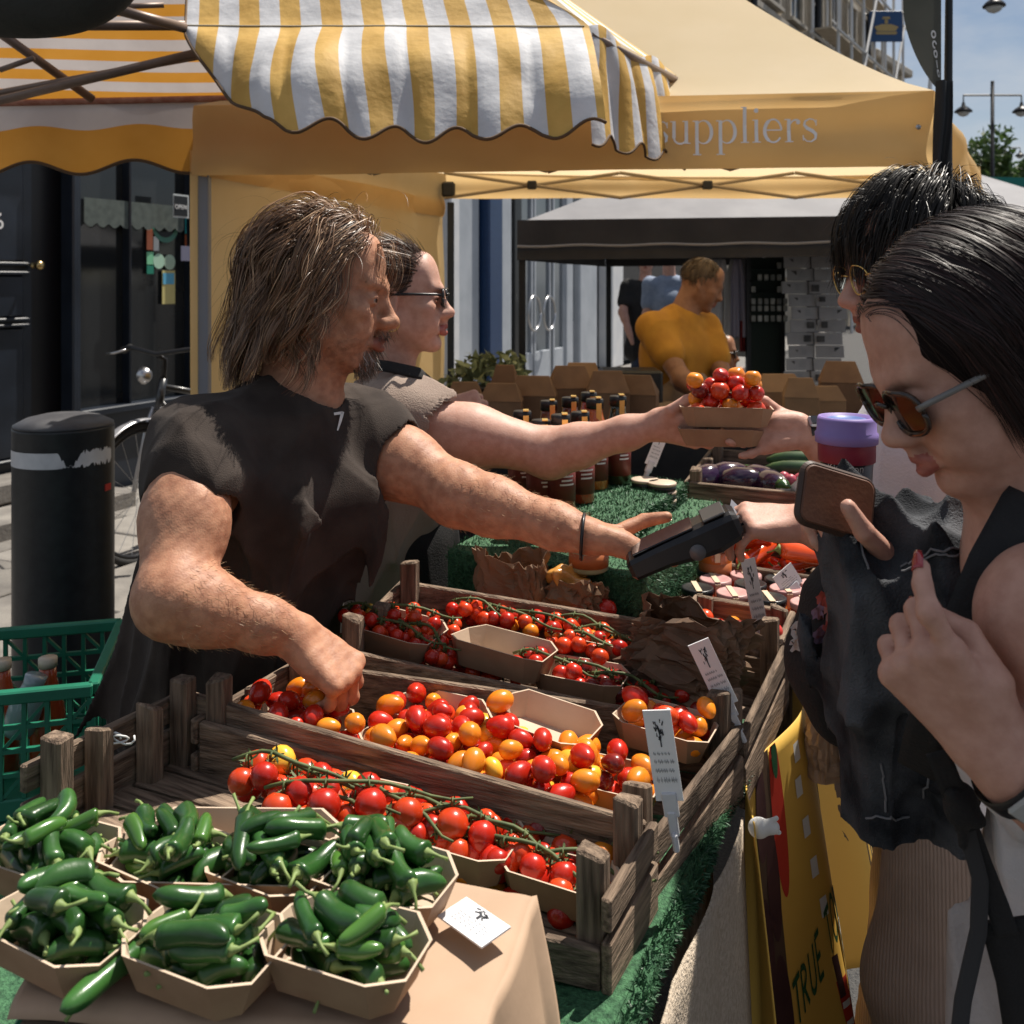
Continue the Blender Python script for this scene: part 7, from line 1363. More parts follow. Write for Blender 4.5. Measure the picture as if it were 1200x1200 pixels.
    trousers(t, tuple(pel + Vector((0, 0, -.04))), ((pel.x - .02, pel.y - .1, 0), (pel.x, pel.y + .1, 0)), .075, BLACKC, shoes=(1, 0))
vendor_woman()
# ---- customer behind
def customer():
    t = thing('person', 'dark haired customer in thin gold glasses and corduroy trousers paying with a card', 'person', tuple(P(1110, 870, 1.44).xy) + (0,))
    hd = Head(P(1074, 312, 1.40), (-1, -.03, -.20), (-.2, 0, 1), 1.0)
    pel, wst, chs, nck = P(1112, 870, 1.45), P(1110, 740, 1.45), P(1098, 590, 1.45), P(1092, 455, 1.43); shl, shr = P(1100, 512, 1.29), P(1085, 490, 1.61)
    ell_, wll = P(1045, 648, 1.36), P(943, 612, 1.44); elr, wrr = P(1040, 590, 1.72), P(944, 506, 1.75)
    lo, hi = bounds([pel, hd.w(.12, 0, .13), hd.w(-.13, 0, 0), shl, shr, P(860, 620, 1.44), P(850, 480, 1.76), elr, P(1190, 600, 1.45)], .09); S_ = Sdf(lo, hi, .0034)
    torso(S_, pel, wst, chs, nck, None, shl, shr, .9, .95); hd.build(S_, True, .95, .95); neck(S_, hd, nck, .052); arm(S_, shl, ell_, wll, (.050, .046, .040, .038, .026)); arm(S_, shr, elr, wrr, (.050, .046, .040, .038, .026))
    hand(S_, wll, (-1, .02, .02), (.05, -.35, .93), -1, ((24, 34, 22), (34, 40, 24), (40, 42, 26), (44, 40, 24)), (6, 2, -3, -8), ((.040, .040, -.012), (.070, .040, -.026), (.096, .026, -.036)), .98)
    tr_ = hand(S_, wrr, (-1, .0, -.06), (.12, .80, -.40), 1, ((10, 24, 18), (8, 22, 18), (6, 22, 18), (4, 22, 18)), (16, 4, -8, -18), ((.040, .040, .004), (.066, .062, -.004), (.090, .072, -.012)), .98)
    finish(S_, 'body', [SKIN_PINK, LIP_DULL], t, [(c, r, M, 1) for c, r, M in hd.lips()])
    HB = hair_mat('near_black_hair', (.004, .0035, .003, 1), (.014, .010, .008, 1), (.05, .04, .03, 1), .45, .3); hd.extras(t, None, HB, 90); HBD = mat('black_hair_base', (.006, .005, .004), rough=.75, spec=.15)
    hl = hairline([(-.12, -.07), (-.05, -.055), (-.015, -.03), (.01, .005), (.03, .035), (.055, .050), (.078, .062), (.10, .09)])
    hair_mass(hd, t, HBD, (((-.018, 0, .040), (.100, .081, .088)), ((-.065, 0, -.01), (.05, .066, .07))), [(-.1, -.03), (-.04, -.02), (.0, .004), (.03, .030), (.045, .062), (.055, .095), (.12, .11)], cut=-.07)
    hair(hd, 'hair', HB, t, 7500, hl, (-.075, 0, .115), lambda p: np.where(p[:, 0] > .02, .095, np.where(p[:, 0] > -.02, .085, .110)), comb=lambda p: np.stack([np.where(p[:, 0] > -.05, .45, -.1), np.sign(p[:, 1]) * .15, np.zeros(len(p))], 1), lift=.14, grav=.10, steps=14, width=.00058, clump=.4, K=200, curl=.004, freq=2, layer=.24, jit=.16, scalp_m=HBD, off=.05, cling=.035)
    hair(hd, 'hair', HB, t, 130, hl, (-.055, 0, .125), lambda p: .09 + 0 * p[:, 0], comb=lambda p: np.stack([np.where(p[:, 0] > -.03, .35, -.1), np.sign(p[:, 1]) * .1, np.zeros(len(p))], 1), lift=.45, grav=.12, steps=12, width=.0003, clump=.1, K=100, layer=.3, jit=.5, scalp=False, off=.06)
    glasses(hd, t, GOLD, mat('clear_lens', (.9, .9, .9), rough=.03, trans=1, ior=1.1), .0011, (.023, .021), 'glasses', None, .0, 2.0)
    lo, hi = bounds([pel, nck, shr, shl, chs], .2); G_ = Sdf(lo, hi, .006); torso(G_, pel, wst, chs, nck, None, shl, shr, .94, 1.0, .012, .06); G_.cap(A3(chs), A3(pel), .135, .15, .06)
    for s_, e_ in ((shr, elr), (shl, ell_)): s_ = A3(s_); e_ = A3(e_); d = (e_ - s_) / np.linalg.norm(e_ - s_); G_.cap(s_, s_ + d * .20, .070, .078, .03)
    f1 = folds(251, (.1, 0, 1), 14, .018); G_.wave(lambda x, y, z: f1(x, y, z)); G_.cap(A3(nck) + np.array((-.01, 0, .01)), hd.w(0, 0, -.05), .058, .062, .004, True); finish(G_, 'tee_shirt', WHITEC, t)
    Tr = Sdf((pel.x - .32, pel.y - .35, .02), (pel.x + .35, pel.y + .35, pel.z + .18), .0075)
    for y, kx in ((-.085, -.05), (.11, .03)):
        Tr.cap((pel.x, pel.y + y * .6, pel.z), (pel.x + kx, pel.y + y, .50), .112, .098, .05); Tr.cap((pel.x + kx, pel.y + y, .50), (pel.x + kx * .6, pel.y + y, .08), .098, .108, .05)
    Tr.ell((pel.x, pel.y, pel.z + .02), (.15, .17, .14), None, .05); f1 = folds(261, (.1, 0, 1), 11, .022)
    Tr.wave(lambda x, y, z: f1(x, y, z)); Tr.plane((0, 0, .035), (0, 0, -1)); to = finish(Tr, 'corduroy_trousers', CORD, t); nt = CORD.node_tree; N = nt.nodes; L = nt.links
    for y, kx in ((-.085, -.05), (.11, .03)):
        b = Sdf((pel.x - .25, pel.y + y - .12, -.02), (pel.x + .2, pel.y + y + .12, .12), .007); b.cap((pel.x + kx + .04, pel.y + y, .04), (pel.x + kx - .12, pel.y + y, .032), .045, .036, .02); b.plane((0, 0, .001), (0, 0, -1)); finish(b, 'shoe', BLACKC, t)
    # wrist watch on the tray hand
    c = Vector(wrr) + Vector((.012, 0, -.002)); ax = cyl_axes((1, 0, .06)); w_ = MB(); w_.smooth = True; w_.lathe(c - Vector((.009, 0, 0)), [(.0285, 0), (.0292, .002), (.0292, .016), (.0285, .018)], 24, cyl_axes((1, 0, .06)), False); wo = w_.build('watch_strap', BLACKPL, t); w_ = MB(); w_.box(c + Vector((-.0, -.020, .024)), (.024, .026, .007), (Vector((1, 0, .06)).normalized(), Vector((0, .8, .6)), Vector((0, -.6, .8))), .003); w_.build('watch_case', STEEL, wo); w_ = MB(); w_.box(c + Vector((0, -.0225, .0275)), (.017, .018, .002), (Vector((1, 0, .06)).normalized(), Vector((0, .8, .6)), Vector((0, -.6, .8)))); w_.build('watch_face', SCREEN, wo)
def cord_ribs():
    """wales of the corduroy as fine relief"""
    nt = CORD.node_tree; N = nt.nodes; L = nt.links; wv = N.new('ShaderNodeTexWave'); wv.wave_type = 'BANDS'; wv.bands_direction = 'X'; wv.inputs['Scale'].default_value = 62; wv.inputs['Distortion'].default_value = .6; wv.inputs['Detail'].default_value = 1
    tc = [n for n in N if n.type == 'TEX_COORD'][0]; mp = N.new('ShaderNodeMapping'); mp.inputs['Rotation'].default_value = (0, R(4), R(35)); L.new(tc.outputs['Object'], mp.inputs[0]); L.new(mp.outputs[0], wv.inputs[0]); bp = N.new('ShaderNodeBump'); bp.inputs['Strength'].default_value = .35; bp.inputs['Distance'].default_value = .003; L.new(wv.outputs[0], bp.inputs['Height']); L.new(bp.outputs[0], N['Principled BSDF'].inputs['Normal'])
cord_ribs(); customer()
# ---- woman nearest the camera
def near_woman():
    t = thing('person', 'woman in sunglasses with a dark bob looking down, black strap watch and red nails', 'person', tuple(P(1235, 1000, .97).xy) + (0,))
    hd = Head(P(1145, 420, .92), (-.87, -.03, -.46), (-.46, -.02, .88), .96)
    nck = P(1212, 640, .93); chs, wst, pel = P(1258, 800, .96), P(1290, 980, .98), P(1305, 1130, .99); shl, shr = P(1240, 728, .80), P(1150, 700, 1.10)
    ell_, wll = P(1315, 985, .76), P(1158, 872, .765); elr, wrr = P(1130, 780, 1.13), P(1018, 674, 1.06)
    lo, hi = bounds([pel, hd.w(.12, 0, .13), hd.w(-.13, 0, .1), shl, shr, ell_, elr, P(1000, 540, 1.0), P(1015, 690, .74)], .10); S_ = Sdf(lo, hi, .003)
    torso(S_, pel, wst, chs, nck, None, shl, shr, .86, .9, 0, .05, True); hd.build(S_, False, .85, .92); neck(S_, hd, nck, .047)
    arm(S_, shl, ell_, wll, (.048, .046, .040, .040, .0265)); arm(S_, shr, elr, wrr, (.046, .042, .037, .036, .025))
    tl_ = hand(S_, wll, (-.62, .05, .76), (-.50, -.80, -.32), -1, ((6, 40, 26), (58, 78, 30), (64, 80, 32), (68, 76, 30)), (8, 2, -3, -7), ((.040, .036, -.010), (.074, .032, -.030), (.100, .010, -.040)), 1.0)
    tr_ = hand(S_, wrr, (-.45, -.05, .86), (.35, .80, .25), 1, ((78, 75, 30), (80, 76, 30), (80, 76, 30), (80, 74, 30)), (8, 2, -3, -7), ((.045, .040, -.046), (.086, .040, -.076), (.118, .038, -.080)), .98)
    finish(S_, 'body', [SKIN_PINK, LIP], t, [(c, r, M, 1) for c, r, M in hd.lips()]); nails(tl_, t, mat('red_nail_varnish', (.30, .012, .02), rough=.15, coat=.8), 1.0, .006); None
    HB = hair_mat('dark_red_brown_hair', (.006, .003, .003, 1), (.022, .010, .009, 1), (.055, .022, .020, 1), .48, .3); HBD = mat('dark_bob_base', (.008, .005, .005), rough=.75, spec=.15)
    CV = [(-.16, .006), (-.081, .030), (-.032, .034), (.019, .054), (.05, .074), (.085, .094), (.12, .10)]
    hair_mass(hd, t, HBD, (((-.022, 0, .040), (.112, .094, .096)), ((-.045, .048, -.03), (.070, .045, .085)), ((-.045, -.048, -.03), (.070, .045, .085)), ((-.075, 0, -.02), (.060, .075, .09))), CV, cut=-.098)
    bob_strands(hd, t, HB, 7000, CV, (-.022, 0, .040), (.1135, .0955, .0975), (-.11, .066), .035, .13, .00058, 5, .005, 0, 'hair', .25); bob_strands(hd, t, HB, 500, CV, (-.022, 0, .040), (.119, .100, .102), (-.10, .085), .045, .13, .00035, 6, .010, 0, 'hair', .2)
    glasses(hd, t, mat('tortoise_frame', (.016, .009, .006), (.035, .018, .011), rough=.2, scale=90, coat=.3), mat('brown_lens', (.010, .006, .005), rough=.15, spec=.3), .0028, (.028, .022), 'sunglasses', mat('clear_grey_temple', (.16, .15, .14), rough=.25, coat=.3), -.002, 3.0)
    # vest, straps, skirt
    lo, hi = bounds([pel, chs, shl, shr], .2); G_ = Sdf(lo, hi, .006); torso(G_, pel, wst, chs, A3(nck) - np.array((0, 0, .08)), None, A3(shl) + np.array((.03, .05, -.07)), A3(shr) + np.array((.02, -.05, -.07)), .88, .94, .008, .05, True); G_.plane(tuple(P(1200, 690, .95)), (.2, 0, .98)); f1 = folds(271, (.1, 0, 1), 16, .008); G_.wave(lambda x, y, z: f1(x, y, z)); finish(G_, 'vest', WHITEC, t)
    strap([P(1225, 560, .93), P(1196, 592, .865), P(1160, 660, .83), P(1120, 755, .83), P(1085, 860, .86), P(1075, 900, .9)], .034, .004, BLACKC, 'shoulder_strap', t, (-.5, -.85, .2))
    G_ = Sdf((pel.x - .32, pel.y - .28, .3), (pel.x + .32, pel.y + .32, pel.z + .22), .008); G_.cap(A3(pel) + np.array((.02, 0, .12)), (pel.x + .01, pel.y + .02, .34), .13, .165, .05); f1 = folds(281, (0, 0, 1), 12, .035); G_.wave(lambda x, y, z: f1(x, y, z)); G_.plane((0, 0, .36), (0, 0, -1)); finish(G_, 'skirt', mat('pale_linen', (.40, .36, .35), (.48, .44, .43), rough=.9, scale=20, bump=.3, bscale=200), t)
    for y in (-.09, .1):
        b = Sdf((pel.x - .2, pel.y + y - .12, -.02), (pel.x + .16, pel.y + y + .12, .48), .008); b.cap((pel.x, pel.y + y, .46), (pel.x + .01, pel.y + y, .09), .055, .036, .03); b.cap((pel.x + .02, pel.y + y, .05), (pel.x - .12, pel.y + y, .035), .042, .032, .02); b.plane((0, 0, .002), (0, 0, -1)); finish(b, 'leg', SKIN_PINK, t)
    # wrist strap
    d = (A3(wll) - A3(ell_)); d /= np.linalg.norm(d); c = Vector(A3(wll) - d * .028); w_ = MB(); w_.smooth = True; ax = cyl_axes(d); w_.lathe(c - Vector(d) * .009, [(.0385, 0), (.0400, .002), (.0400, .018), (.0385, .020)], 28, ax, False); wo = w_.build('watch_strap', BLACKPL, t)
    dv = Vector(d); nn = Vector((-.75, -.6, .2)); nn = (nn - dv * nn.dot(dv)).normalized(); w_ = MB(); w_.box(c + nn * .041, (.030, .016, .005), (dv.cross(nn), dv, nn), .002); w_.build('watch_face', mat('watch_glass', (.35, .35, .33), rough=.1), wo)
near_woman()
# ---- phone, cup, jacket, bags of the two customers
t = thing('phone', 'phone in a worn brown leather case held up by the near woman', 'phone', tuple(P(978, 576, 1.02))); x = (P(1026, 572, 1.015) - P(941, 546, 1.005)).normalized(); y = (P(930, 604, .985) - P(941, 546, 1.005)); y = (y - x * y.dot(x)).normalized(); n = x.cross(y)
c = (P(1024, 572, 1.015) + P(932, 604, .985)) / 2; b = MB(); b.smooth = False; L_, W_, r_ = .079, .060, .010; ring = []
for cx, cy, a0 in ((L_ / 2 - r_, W_ / 2 - r_, 0), (-L_ / 2 + r_, W_ / 2 - r_, 90), (-L_ / 2 + r_, -W_ / 2 + r_, 180), (L_ / 2 - r_, -W_ / 2 + r_, 270)): ring += [(cx + r_ * math.cos(R(a0 + i * 15)), cy + r_ * math.sin(R(a0 + i * 15))) for i in range(7)]
k = len(ring); secs = [(-.0065, .96), (-.0055, 1), (.0055, 1), (.0065, .96)]; vs = [c + x * px_ * s_ + y * py_ * s_ + n * z_ for z_, s_ in secs for px_, py_ in ring]
b.add(vs, [(i * k + j, i * k + (j + 1) % k, (i + 1) * k + (j + 1) % k, (i + 1) * k + j) for i in range(3) for j in range(k)] + [tuple(reversed(range(k))), tuple(range(3 * k, 4 * k))]); b.build('case', mat('brown_leather', (.085, .030, .014), (.13, .050, .023), rough=.55, scale=26, bump=.04, bscale=220), t)
b = MB(); b.tube([c + x * px_ * .985 + y * py_ * .985 - n * .0003 for px_, py_ in ring + ring[:1]], .0052, 6); b.build('case_edge', mat('dark_leather_edge', (.04, .018, .010), rough=.5), t)
cup = P(992, 553, 1.16); t = thing('coffee_cup', 'reusable coffee cup with lilac lid, red band and white lettering on black', 'cup', tuple(cup - EZ * .055)); cz = cup - EZ * .055
lathe_thing('body', None, None, cz, [(.024, 0), (.027, .003), (.0315, .083)], mat('cup_black', (.012, .010, .012), rough=.35), None, 32, None, t); lathe_thing('band', None, None, cz + EZ * .068, [(.0318, 0), (.0332, .001), (.0336, .024), (.0325, .026)], mat('cup_red', (.20, .012, .035), rough=.45), None, 32, None, t)
lathe_thing('lid', None, None, cz + EZ * .090, [(.0335, 0), (.0362, .001), (.0366, .012), (.0345, .014), (.0340, .028), (.0325, .032), (.0295, .032), (.0285, .028), (.001, .028)], mat('lilac_silicone', (.23, .16, .42), (.25, .18, .45), rough=.5), None, 36, None, t)
b = MB(); b.smooth = True; b.lathe(cz + EZ * .1182, [(.024, 0), (.024, .0008), (.019, .0022), (.018, .0008), (.001, .0008)], 24); b.build('lid_plug', mat('blue_silicone', (.10, .16, .40), rough=.45), t)
for i, s_ in enumerate(('Kingston', 'University')):
    me = text_obj(s_, .0125, PRINT_W, 'lettering', .0001, 'LEFT'); n_ = len(me.vertices); a = np.empty(n_ * 3, np.float32); me.vertices.foreach_get('co', a); a = a.reshape(-1, 3); th = (a[:, 0] - .034) / .0312 - math.pi / 2; zz = .060 - .0125 * i + a[:, 1]; rr_ = .024 + (.0315 - .024) * zz / .083 + .0012
    a2 = np.stack([cz.x + np.cos(th) * rr_, cz.y + np.sin(th) * rr_, cz.z + zz], 1).astype(np.float32); me.vertices.foreach_set('co', a2.ravel()); me.update(); put('lettering', me, None, t)
J = Sdf(tuple(P(1000, 1010, .9) + Vector((-.08, -.02, -.06))), tuple(P(1165, 560, 1.25) + Vector((.02, .1, .06))), .0036)
for a, b_, ra, rb_ in ((P(1030, 640, 1.04), P(1130, 690, 1.06), .042, .07), (P(1020, 640, 1.03), P(1012, 800, 1.05), .030, .045), (P(1075, 690, 1.02), P(1070, 850, 1.04), .075, .062), (P(1135, 690, 1.06), P(1105, 830, 1.05), .065, .06), (P(1040, 840, 1.05), P(1045, 955, 1.07), .046, .040), (P(1085, 840, 1.05), P(1075, 955, 1.07), .046, .036)): J.cap(tuple(a), tuple(b_), ra, rb_, .035)
f1 = folds(301, (.25, .1, -1), 20, .026, 1.3); f2 = folds(303, (-.7, .3, -1), 30, .016, 1.3); f3 = nz(305, 30, .005); J.wave(lambda x, y, z: f1(x, y, z) + f2(x, y, z) + f3(x, y, z)); J.plane(tuple(P(1050, 978, 1.06)), (.05, 0, -1)); jk = finish(J, 'denim_jacket', DENIM, None); tag(jk, 'faded black denim jacket draped over the near woman arm', 'jacket'); JV = LASTV
def on_cloud(V, px, py, lift=.003):
    q = P(px, py, 1); d = (V[:, 0] / V[:, 1] - q.x) ** 2 + ((V[:, 2] - H) / V[:, 1] - (q.z - H)) ** 2; k = np.where(d < (6 / F) ** 2)[0]
    if not len(k): k = np.array([np.argmin(d)])
    p = V[k[np.argmin(V[k, 1])]]; return Vector(p) * (1 - lift / p[1]) + Vector((0, 0, H * lift / p[1]))
STI = mat('grey_stitching', (.16, .16, .17), rough=.9)
for pl in ([(1052, 660), (1080, 648), (1110, 640), (1140, 640)], [(1052, 666), (1080, 655), (1110, 647), (1140, 647)], [(1008, 612), (1014, 640), (1020, 670)], [(1030, 900), (1032, 930), (1034, 960)], [(1010, 958), (1040, 962), (1075, 962)], [(1090, 850), (1084, 900), (1078, 950)]):
    pts = []
    for (x0, y0), (x1, y1) in zip(pl, pl[1:]): pts += [on_cloud(JV, x0 + (x1 - x0) * i / 5, y0 + (y1 - y0) * i / 5, .002) for i in range(5)]
    b = MB(); b.tube(pts, .0012, 5); put('seam', b.mesh('seam'), STI, jk)
B_g = Sdf(tuple(P(900, 880, 1.08) + Vector((-.02, 0, -.03))), tuple(P(1040, 600, 1.3) + Vector((.04, .1, .05))), .005)
for a, b_, ra, rb_ in ((P(985, 690, 1.18), P(960, 780, 1.17), .034, .042), (P(962, 760, 1.17), P(985, 825, 1.17), .044, .045), (P(1000, 650, 1.19), P(985, 700, 1.18), .02, .05)): B_g.cap(tuple(a), tuple(b_), ra, rb_, .03)
f1 = folds(311, (.2, 0, 1), 18, .014); B_g.wave(lambda x, y, z: f1(x, y, z)); bo_ = finish(B_g, 'shoulder_bag', BLACKC, None); tag(bo_, 'black cloth bag with a faded flower print beside the denim jacket', 'bag'); BV = LASTV
for i, (px, py, m_, r_) in enumerate(((962, 700, mat('print_red', (.28, .05, .04), rough=.8), 9), (970, 716, mat('print_rose', (.30, .13, .11), rough=.8), 8), (955, 716, mat('print_mauve', (.16, .10, .15), rough=.8), 7), (968, 735, mat('print_red', (.28, .05, .04), rough=.8), 7), (958, 742, mat('print_mauve', (.16, .10, .15), rough=.8), 8), (931, 735, mat('print_grey', (.30, .29, .28), rough=.8), 8), (929, 752, mat('print_grey', (.3, .29, .28), rough=.8), 7))):
    mb = MB(); mb.smooth = True; mb.grid(lambda s, u: on_cloud(BV, px + r_ * max(u, .05) * math.cos(-s * 6.2832) * (1 + .25 * math.sin(s * 31)), py + 1.3 * r_ * max(u, .05) * math.sin(-s * 6.2832), .004), 18, 3); mb.build('printed_flower', m_, bo_)
t = thing('camera_strap', 'black webbing strap with a knot hanging in front of the pale skirt', 'strap', tuple(P(1140, 1010, .86))); strap([P(1098, 880, .84), P(1112, 915, .84), P(1126, 950, .85), P(1148, 1010, .86), P(1168, 1060, .86), P(1180, 1095, .86)], .020, .003, BLACKC, 'webbing', t, (-.2, -1, 0)); strap([P(1180, 1075, .865), P(1200, 1150, .87), P(1212, 1230, .88)], .048, .006, BLACKC, 'pad', t, (-.2, -1, 0)); strap([P(1128, 955, .853), P(1148, 1030, .857), P(1146, 1090, .86), P(1128, 1170, .86), P(1120, 1240, .86)], .014, .003, mat('charcoal_webbing', (.03, .03, .032), rough=.8), 'webbing', t, (-.2, -1, 0))
kn = Sdf(tuple(P(1126, 945, .845) - Vector((.04, .04, .05))), tuple(P(1126, 945, .845) + Vector((.04, .04, .05))), .003); c = P(1126, 943, .845); kn.ell(c, (.015, .013, .020), None, .01); kn.cap(c + Vector((-.010, -.006, .012)), c + Vector((.012, -.006, -.010)), .007, .007, .005); kn.cap(c, c + Vector((.002, 0, -.036)), .006, .004, .006); finish(kn, 'knot', BLACKC, t)
# ---------------------------------------------------------------- behind the stall: people, racks, boxes, plants
def far_person(label, head, fwd, pel, chs, nck, shl, shr, arms, hair_c, skin, top, legm, k=1.0, h=.009, group=None, hairkeep=None, feet=None, longhair=0):
    t = thing('person', label, 'person', (pel.x, pel.y, 0), 0, group); hd = Head(head, fwd, (0, 0, 1), k); wst = (pel + chs) / 2
    lo, hi = bounds([pel, hd.w(.12, 0, .13), hd.w(-.13, 0, .1), shl, shr] + [q for a in arms for q in a], .14); S_ = Sdf(lo, hi, h); torso(S_, pel, wst, chs, nck, None, shl, shr, .95, 1.0); hd.build(S_, True, 1, 1); neck(S_, hd, nck, .054)
    for s_, (e_, w_) in zip((shl, shr), arms): arm(S_, s_, e_, w_, (.056, .052, .043, .04, .028)); S_.cap(A3(w_), A3(w_) + (A3(w_) - A3(e_)) * .4, .03, .02, .02)
    finish(S_, 'body', [skin, LIP_DULL], t, [(c, r, M, 1) for c, r, M in hd.lips()])
    G_ = Sdf(lo, hi, h); torso(G_, pel, wst, chs, nck, None, shl, shr, 1.0, 1.05, .014, .06); G_.cap(A3(chs), A3(pel), .14, .15, .06)
    for s_, (e_, w_) in zip((shl, shr), arms): s_ = A3(s_); e_ = A3(e_); d = (e_ - s_) / np.linalg.norm(e_ - s_); G_.cap(s_, s_ + d * .17, .076, .074, .03)
    f1 = folds(int(abs(pel.x) * 100), (.1, 0, 1), 13, .016); G_.wave(lambda x, y, z: f1(x, y, z)); G_.cap(A3(nck) + np.array((0, 0, .02)), hd.w(0, 0, -.05), .06, .06, .004, True); finish(G_, 'shirt', top, t)
    hl = hairkeep or hairline([(-.12, -.05), (-.05, -.045), (-.015, -.02), (.01, .015), (.035, .05), (.06, .07), (.08, .085), (.1, .12)]); hair(hd, 'hair', hair_c, t, 700, hl, (-.03, 0, .13), lambda p: .035 + longhair + 0 * p[:, 0], lift=.15, grav=.08, steps=6, width=.0016, clump=.3, K=60, layer=.06, jit=.2)
    if legm: trousers(t, tuple(pel), feet or ((pel.x, pel.y - .1, 0), (pel.x, pel.y + .1, 0)), .085, legm, shoes=(1, 0), h=.012)
    return t, hd
HBG = hair_mat('short_grey_brown_hair', (.05, .03, .018, 1), (.12, .08, .05, 1)); HBK = hair_mat('black_short_hair', (.006, .005, .004, 1), (.02, .015, .012, 1))
Y0 = 4.6
t, hd = far_person('man in a mustard polo shirt standing under the charcoal gazebo', P(822, 333, Y0), (.90, -.15, -.42), P(792, 500, Y0), P(790, 415, Y0), P(802, 362, Y0), P(826, 386, Y0 + .10), P(764, 384, Y0 - .10), ((P(850, 450, Y0 - .1), P(868, 470, Y0 - .3)), (P(800, 446, Y0 - .3), P(845, 478, Y0 - .42))), HBG, SKIN_BROWN, MUSTARD, BLACKC)
G_ = Sdf(tuple(P(740, 640, Y0) - Vector((.1, .4, 0))), tuple(P(850, 440, Y0) + Vector((.1, .3, .05))), .012); G_.cap(P(800, 470, Y0 - .06), P(800, 620, Y0 - .06), .16, .19, .05); f1 = folds(331, (0, 0, 1), 12, .02); G_.wave(lambda x, y, z: f1(x, y, z)); finish(G_, 'apron', TAUPE, t)
b = MB(); b.smooth = True; b.tube([hd.w(.03 * math.cos(a) - .01, .05 * math.sin(a), -.10 + .015 * math.cos(a)) for a in [i * math.pi / 10 for i in range(21)]], .014, 6); b.build('collar', MUSTARD, t)
t, hd = far_person('seated woman in glasses with short dark hair beside the man in mustard', P(842, 414, 5.35), (.9, -.35, -.05), P(838, 520, 5.4), P(838, 470, 5.35), P(840, 438, 5.35), P(858, 452, 5.45), P(820, 452, 5.25), ((P(870, 492, 5.35), P(852, 452, 5.15)), (P(826, 490, 5.15), P(856, 450, 5.1))), HBK, SKIN_BROWN, mat('dark_blouse', (.03, .02, .02), rough=.9), BLACKC, .97, feet=((P(850, 520, 5.2).x, 5.2, 0), (P(860, 520, 5.3).x, 5.32, 0)))
glasses(hd, t, BLACKPL, SCREEN, .004, (.024, .019), 'glasses')
st_ = thing('stool', 'low wooden stool under the seated woman', 'stool', (P(838, 520, 5.4).x, 5.4, 0)); b = MB(); q = P(838, 520, 5.4); b.box((q.x, 5.4, q.z - .15), (.34, .34, .04), ch=.01); b.build('seat', WOOD, st_)
for sx in (-1, 1):
    for sy in (-1, 1): b = MB(); b.box((q.x + sx * .14, 5.4 + sy * .14, (q.z - .17) / 2), (.035, .035, q.z - .17)); b.build('leg', WOODV, st_)
far_person('passer by with dark hair and a black top on the pavement in the distance', P(757, 306, 9.6), (-.2, -1, 0), P(752, 410, 9.6), P(754, 358, 9.6), P(756, 328, 9.6), P(736, 336, 9.6), P(776, 336, 9.6), ((P(730, 366, 9.5), P(738, 392, 9.4)), (P(782, 366, 9.5), P(770, 392, 9.4))), HBK, SKIN_PINK, BLACKC, mat('dark_jeans', (.02, .03, .06), rough=.9), h=.014, longhair=.05)
far_person('passer by in a pale blue shirt behind the man in mustard', P(784, 296, 9.0), (.3, 1, 0), P(784, 416, 9.0), P(784, 355, 9.0), P(784, 322, 9.0), P(762, 334, 9.0), P(806, 334, 9.0), ((P(758, 370, 9.0), P(764, 402, 8.9)), (P(812, 370, 9.0), P(806, 402, 8.9))), HBG, SKIN_PALE, mat('pale_blue_shirt', (.20, .25, .34), (.25, .30, .40), rough=.85), mat('grey_trousers', (.08, .08, .09), rough=.9), h=.014)
# far trestle with kraft gift boxes
ft = thing('trestle_table', 'dark clothed table full of brown boxes behind the sauce bottles', 'table', tuple(P(690, 480, 3.6).xy) + (0,)); x0, x1 = P(540, 480, 3.6).x, P(1010, 480, 3.6).x; zt_ = H - 160 * 3.6 / F
b = MB(); b.box(((x0 + x1) / 2, 3.75, zt_ - .02), (x1 - x0, .8, .03), ch=.004); b.build('tabletop', WOOD, ft); f1 = folds(341, (0, 0, 1), 9, .03)
m = MB(); m.smooth = True; m.grid(lambda s, q: Vector((x0 + (x1 - x0) * s, 3.345 + float(f1(x0 + (x1 - x0) * s, 0, 0)) * q - .02, zt_ - .005 - (zt_ - .04) * q)), 60, 8, .003); m.build('table_skirt', BLACKC, ft)
for x in (x0 + .06, x1 - .06):
    for y in (3.42, 4.08): b = MB(); b.box((x, y, (zt_ - .035) / 2), (.05, .05, zt_ - .035)); b.build('leg', WOODV, ft)
KB = mat('shaded_kraft_box', (.16, .085, .045), (.21, .115, .06), rough=.75, scale=14, rand=.15); KBL = mat('lit_kraft_box', (.26, .15, .075), (.32, .185, .09), rough=.75, scale=14, rand=.15)  # one kraft card in two tones, shade and light put into the colour
